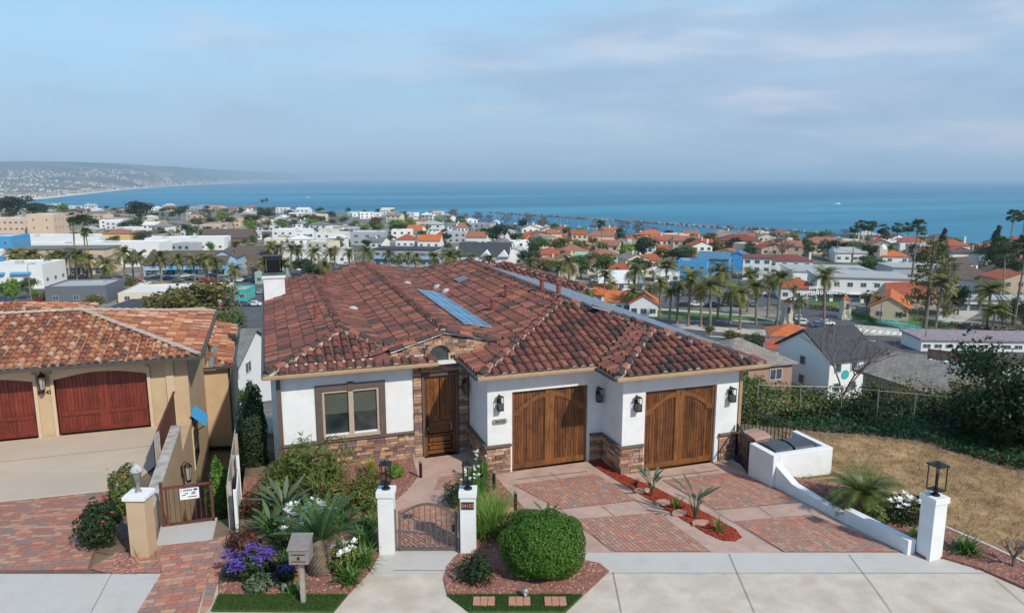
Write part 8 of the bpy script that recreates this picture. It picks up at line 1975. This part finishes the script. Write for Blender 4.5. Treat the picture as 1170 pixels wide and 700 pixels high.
p = LP(960, 492, -.8); bare_tree('bare_tree', 'leafless grey tree in front of the tall white house', 'tree', (p.x, p.y, p.z), 4.2, .055, 5, .6, M['bare'], nb=3, first=1.5)
p = T(1070, 432); bare_tree('bare_tree', 'small leafless tree in the white yard at the right', 'tree', (p.x, p.y, p.z), 4.2, .09, 4, .7, M['bare'], nb=3, first=1.6)
# white yard wall and brown board fence below the mauve-roofed building
def wall_px(name, label, a, b_, h, m, cat='wall', th=.3, boards=False):
    p, q = T(*a), T(*b_); dv_ = q-p; Ln = dv_.length; ag = math.atan2(dv_.y, dv_.x); t = thing(name, label, cat, p, ag); zt = lambda u: (q.z-p.z)*u
    mb = MB(); mb.add([(0, 0, -2), (Ln, 0, -2+zt(1)), (Ln, th, -2+zt(1)), (0, th, -2), (0, 0, h), (Ln, 0, h+zt(1)), (Ln, th, h+zt(1)), (0, th, h)], [(0, 3, 2, 1), (4, 5, 6, 7), (0, 1, 5, 4), (1, 2, 6, 5), (2, 3, 7, 6), (3, 0, 4, 7)]); link_mesh('panel', mb.mesh('panel', m), t)
    mb = MB(); n_ = max(2, int(Ln/4))
    for k in range(n_+1): x = Ln*k/n_; mb.box(x-.12, x+.12, -.1, th+.1, -2+zt(k/n_), h+.15+zt(k/n_))
    pieces(mb, 'post', m, t, local=True)
wall_px('yard_wall', 'white yard wall in front of the mauve roofed building', (1060, 428), (1140, 440), 2.6, WM['white'])
wall_px('board_fence', 'brown board fence left of the mauve roofed building', (1060, 410), (1085, 413), 2.0, WM['brown'], 'fence')
wall_px('board_fence', 'brown board fence under the windows of the mauve roofed building', (1088, 414), (1170, 420), 1.9, WM['brown'], 'fence')
# ================================================================== HAZE
HZ = 2
hb = MB().box(-16000, 42000, -16000, 46000, -79, 290)
m_h = bpy.data.materials.new('haze'); m_h.use_nodes = True; nt = m_h.node_tree; nt.nodes.clear()
pv = N(nt, 'ShaderNodeVolumePrincipled'); pv.inputs['Color'].default_value = (.60, .82, 1, 1); pv.inputs['Density'].default_value = 8.5e-5; pv.inputs['Anisotropy'].default_value = 0
ho = N(nt, 'ShaderNodeOutputMaterial'); L(nt, pv.outputs[0], ho.inputs['Volume'])
ho_ = hb.build('haze', m_h); ho_['kind'] = 'stuff'; ho_['label'] = 'thin blue sea haze over the bay'; ho_['category'] = 'haze'
# ================================================================== LABELS for repeats
def ordw(n): return ['first', 'second', 'third', 'fourth', 'fifth', 'sixth', 'seventh', 'eighth', 'ninth', 'tenth'][n-1] if n <= 10 else f'{n}th' if n % 10 not in (1, 2, 3) or n in (11, 12, 13) else f'{n}'+{1: 'st', 2: 'nd', 3: 'rd'}[n % 10]
ANCH = [(130, 'above left house'), (300, 'left of chimney'), (420, 'behind chimney roof'), (600, 'behind tiled ridge'), (770, 'beyond grey panels'), (895, 'around palm row'), (1040, 'beyond arch sign'), (5000, 'near right edge')]
ROWS = [(250, 'farthest row'), (265, 'far row'), (285, 'middle row'), (315, 'nearer row'), (2000, 'nearest row')]
grp_ = {}
for o in REG:
    q = proj(o.location); a = next(s for v, s in ANCH if q[0] < v); r_ = next(s for v, s in ROWS if q[1] < v)
    grp_.setdefault((o['label'], a, r_), []).append((q[0], o))
for (lb, a, r_), lst in grp_.items():
    lst.sort(key=lambda z: z[0])
    for i, (_, o) in enumerate(lst):
        o['label'] = f'{lb} {a}, {r_}' + (f', {ordw(i+1)} from left' if len(lst) > 1 else '')
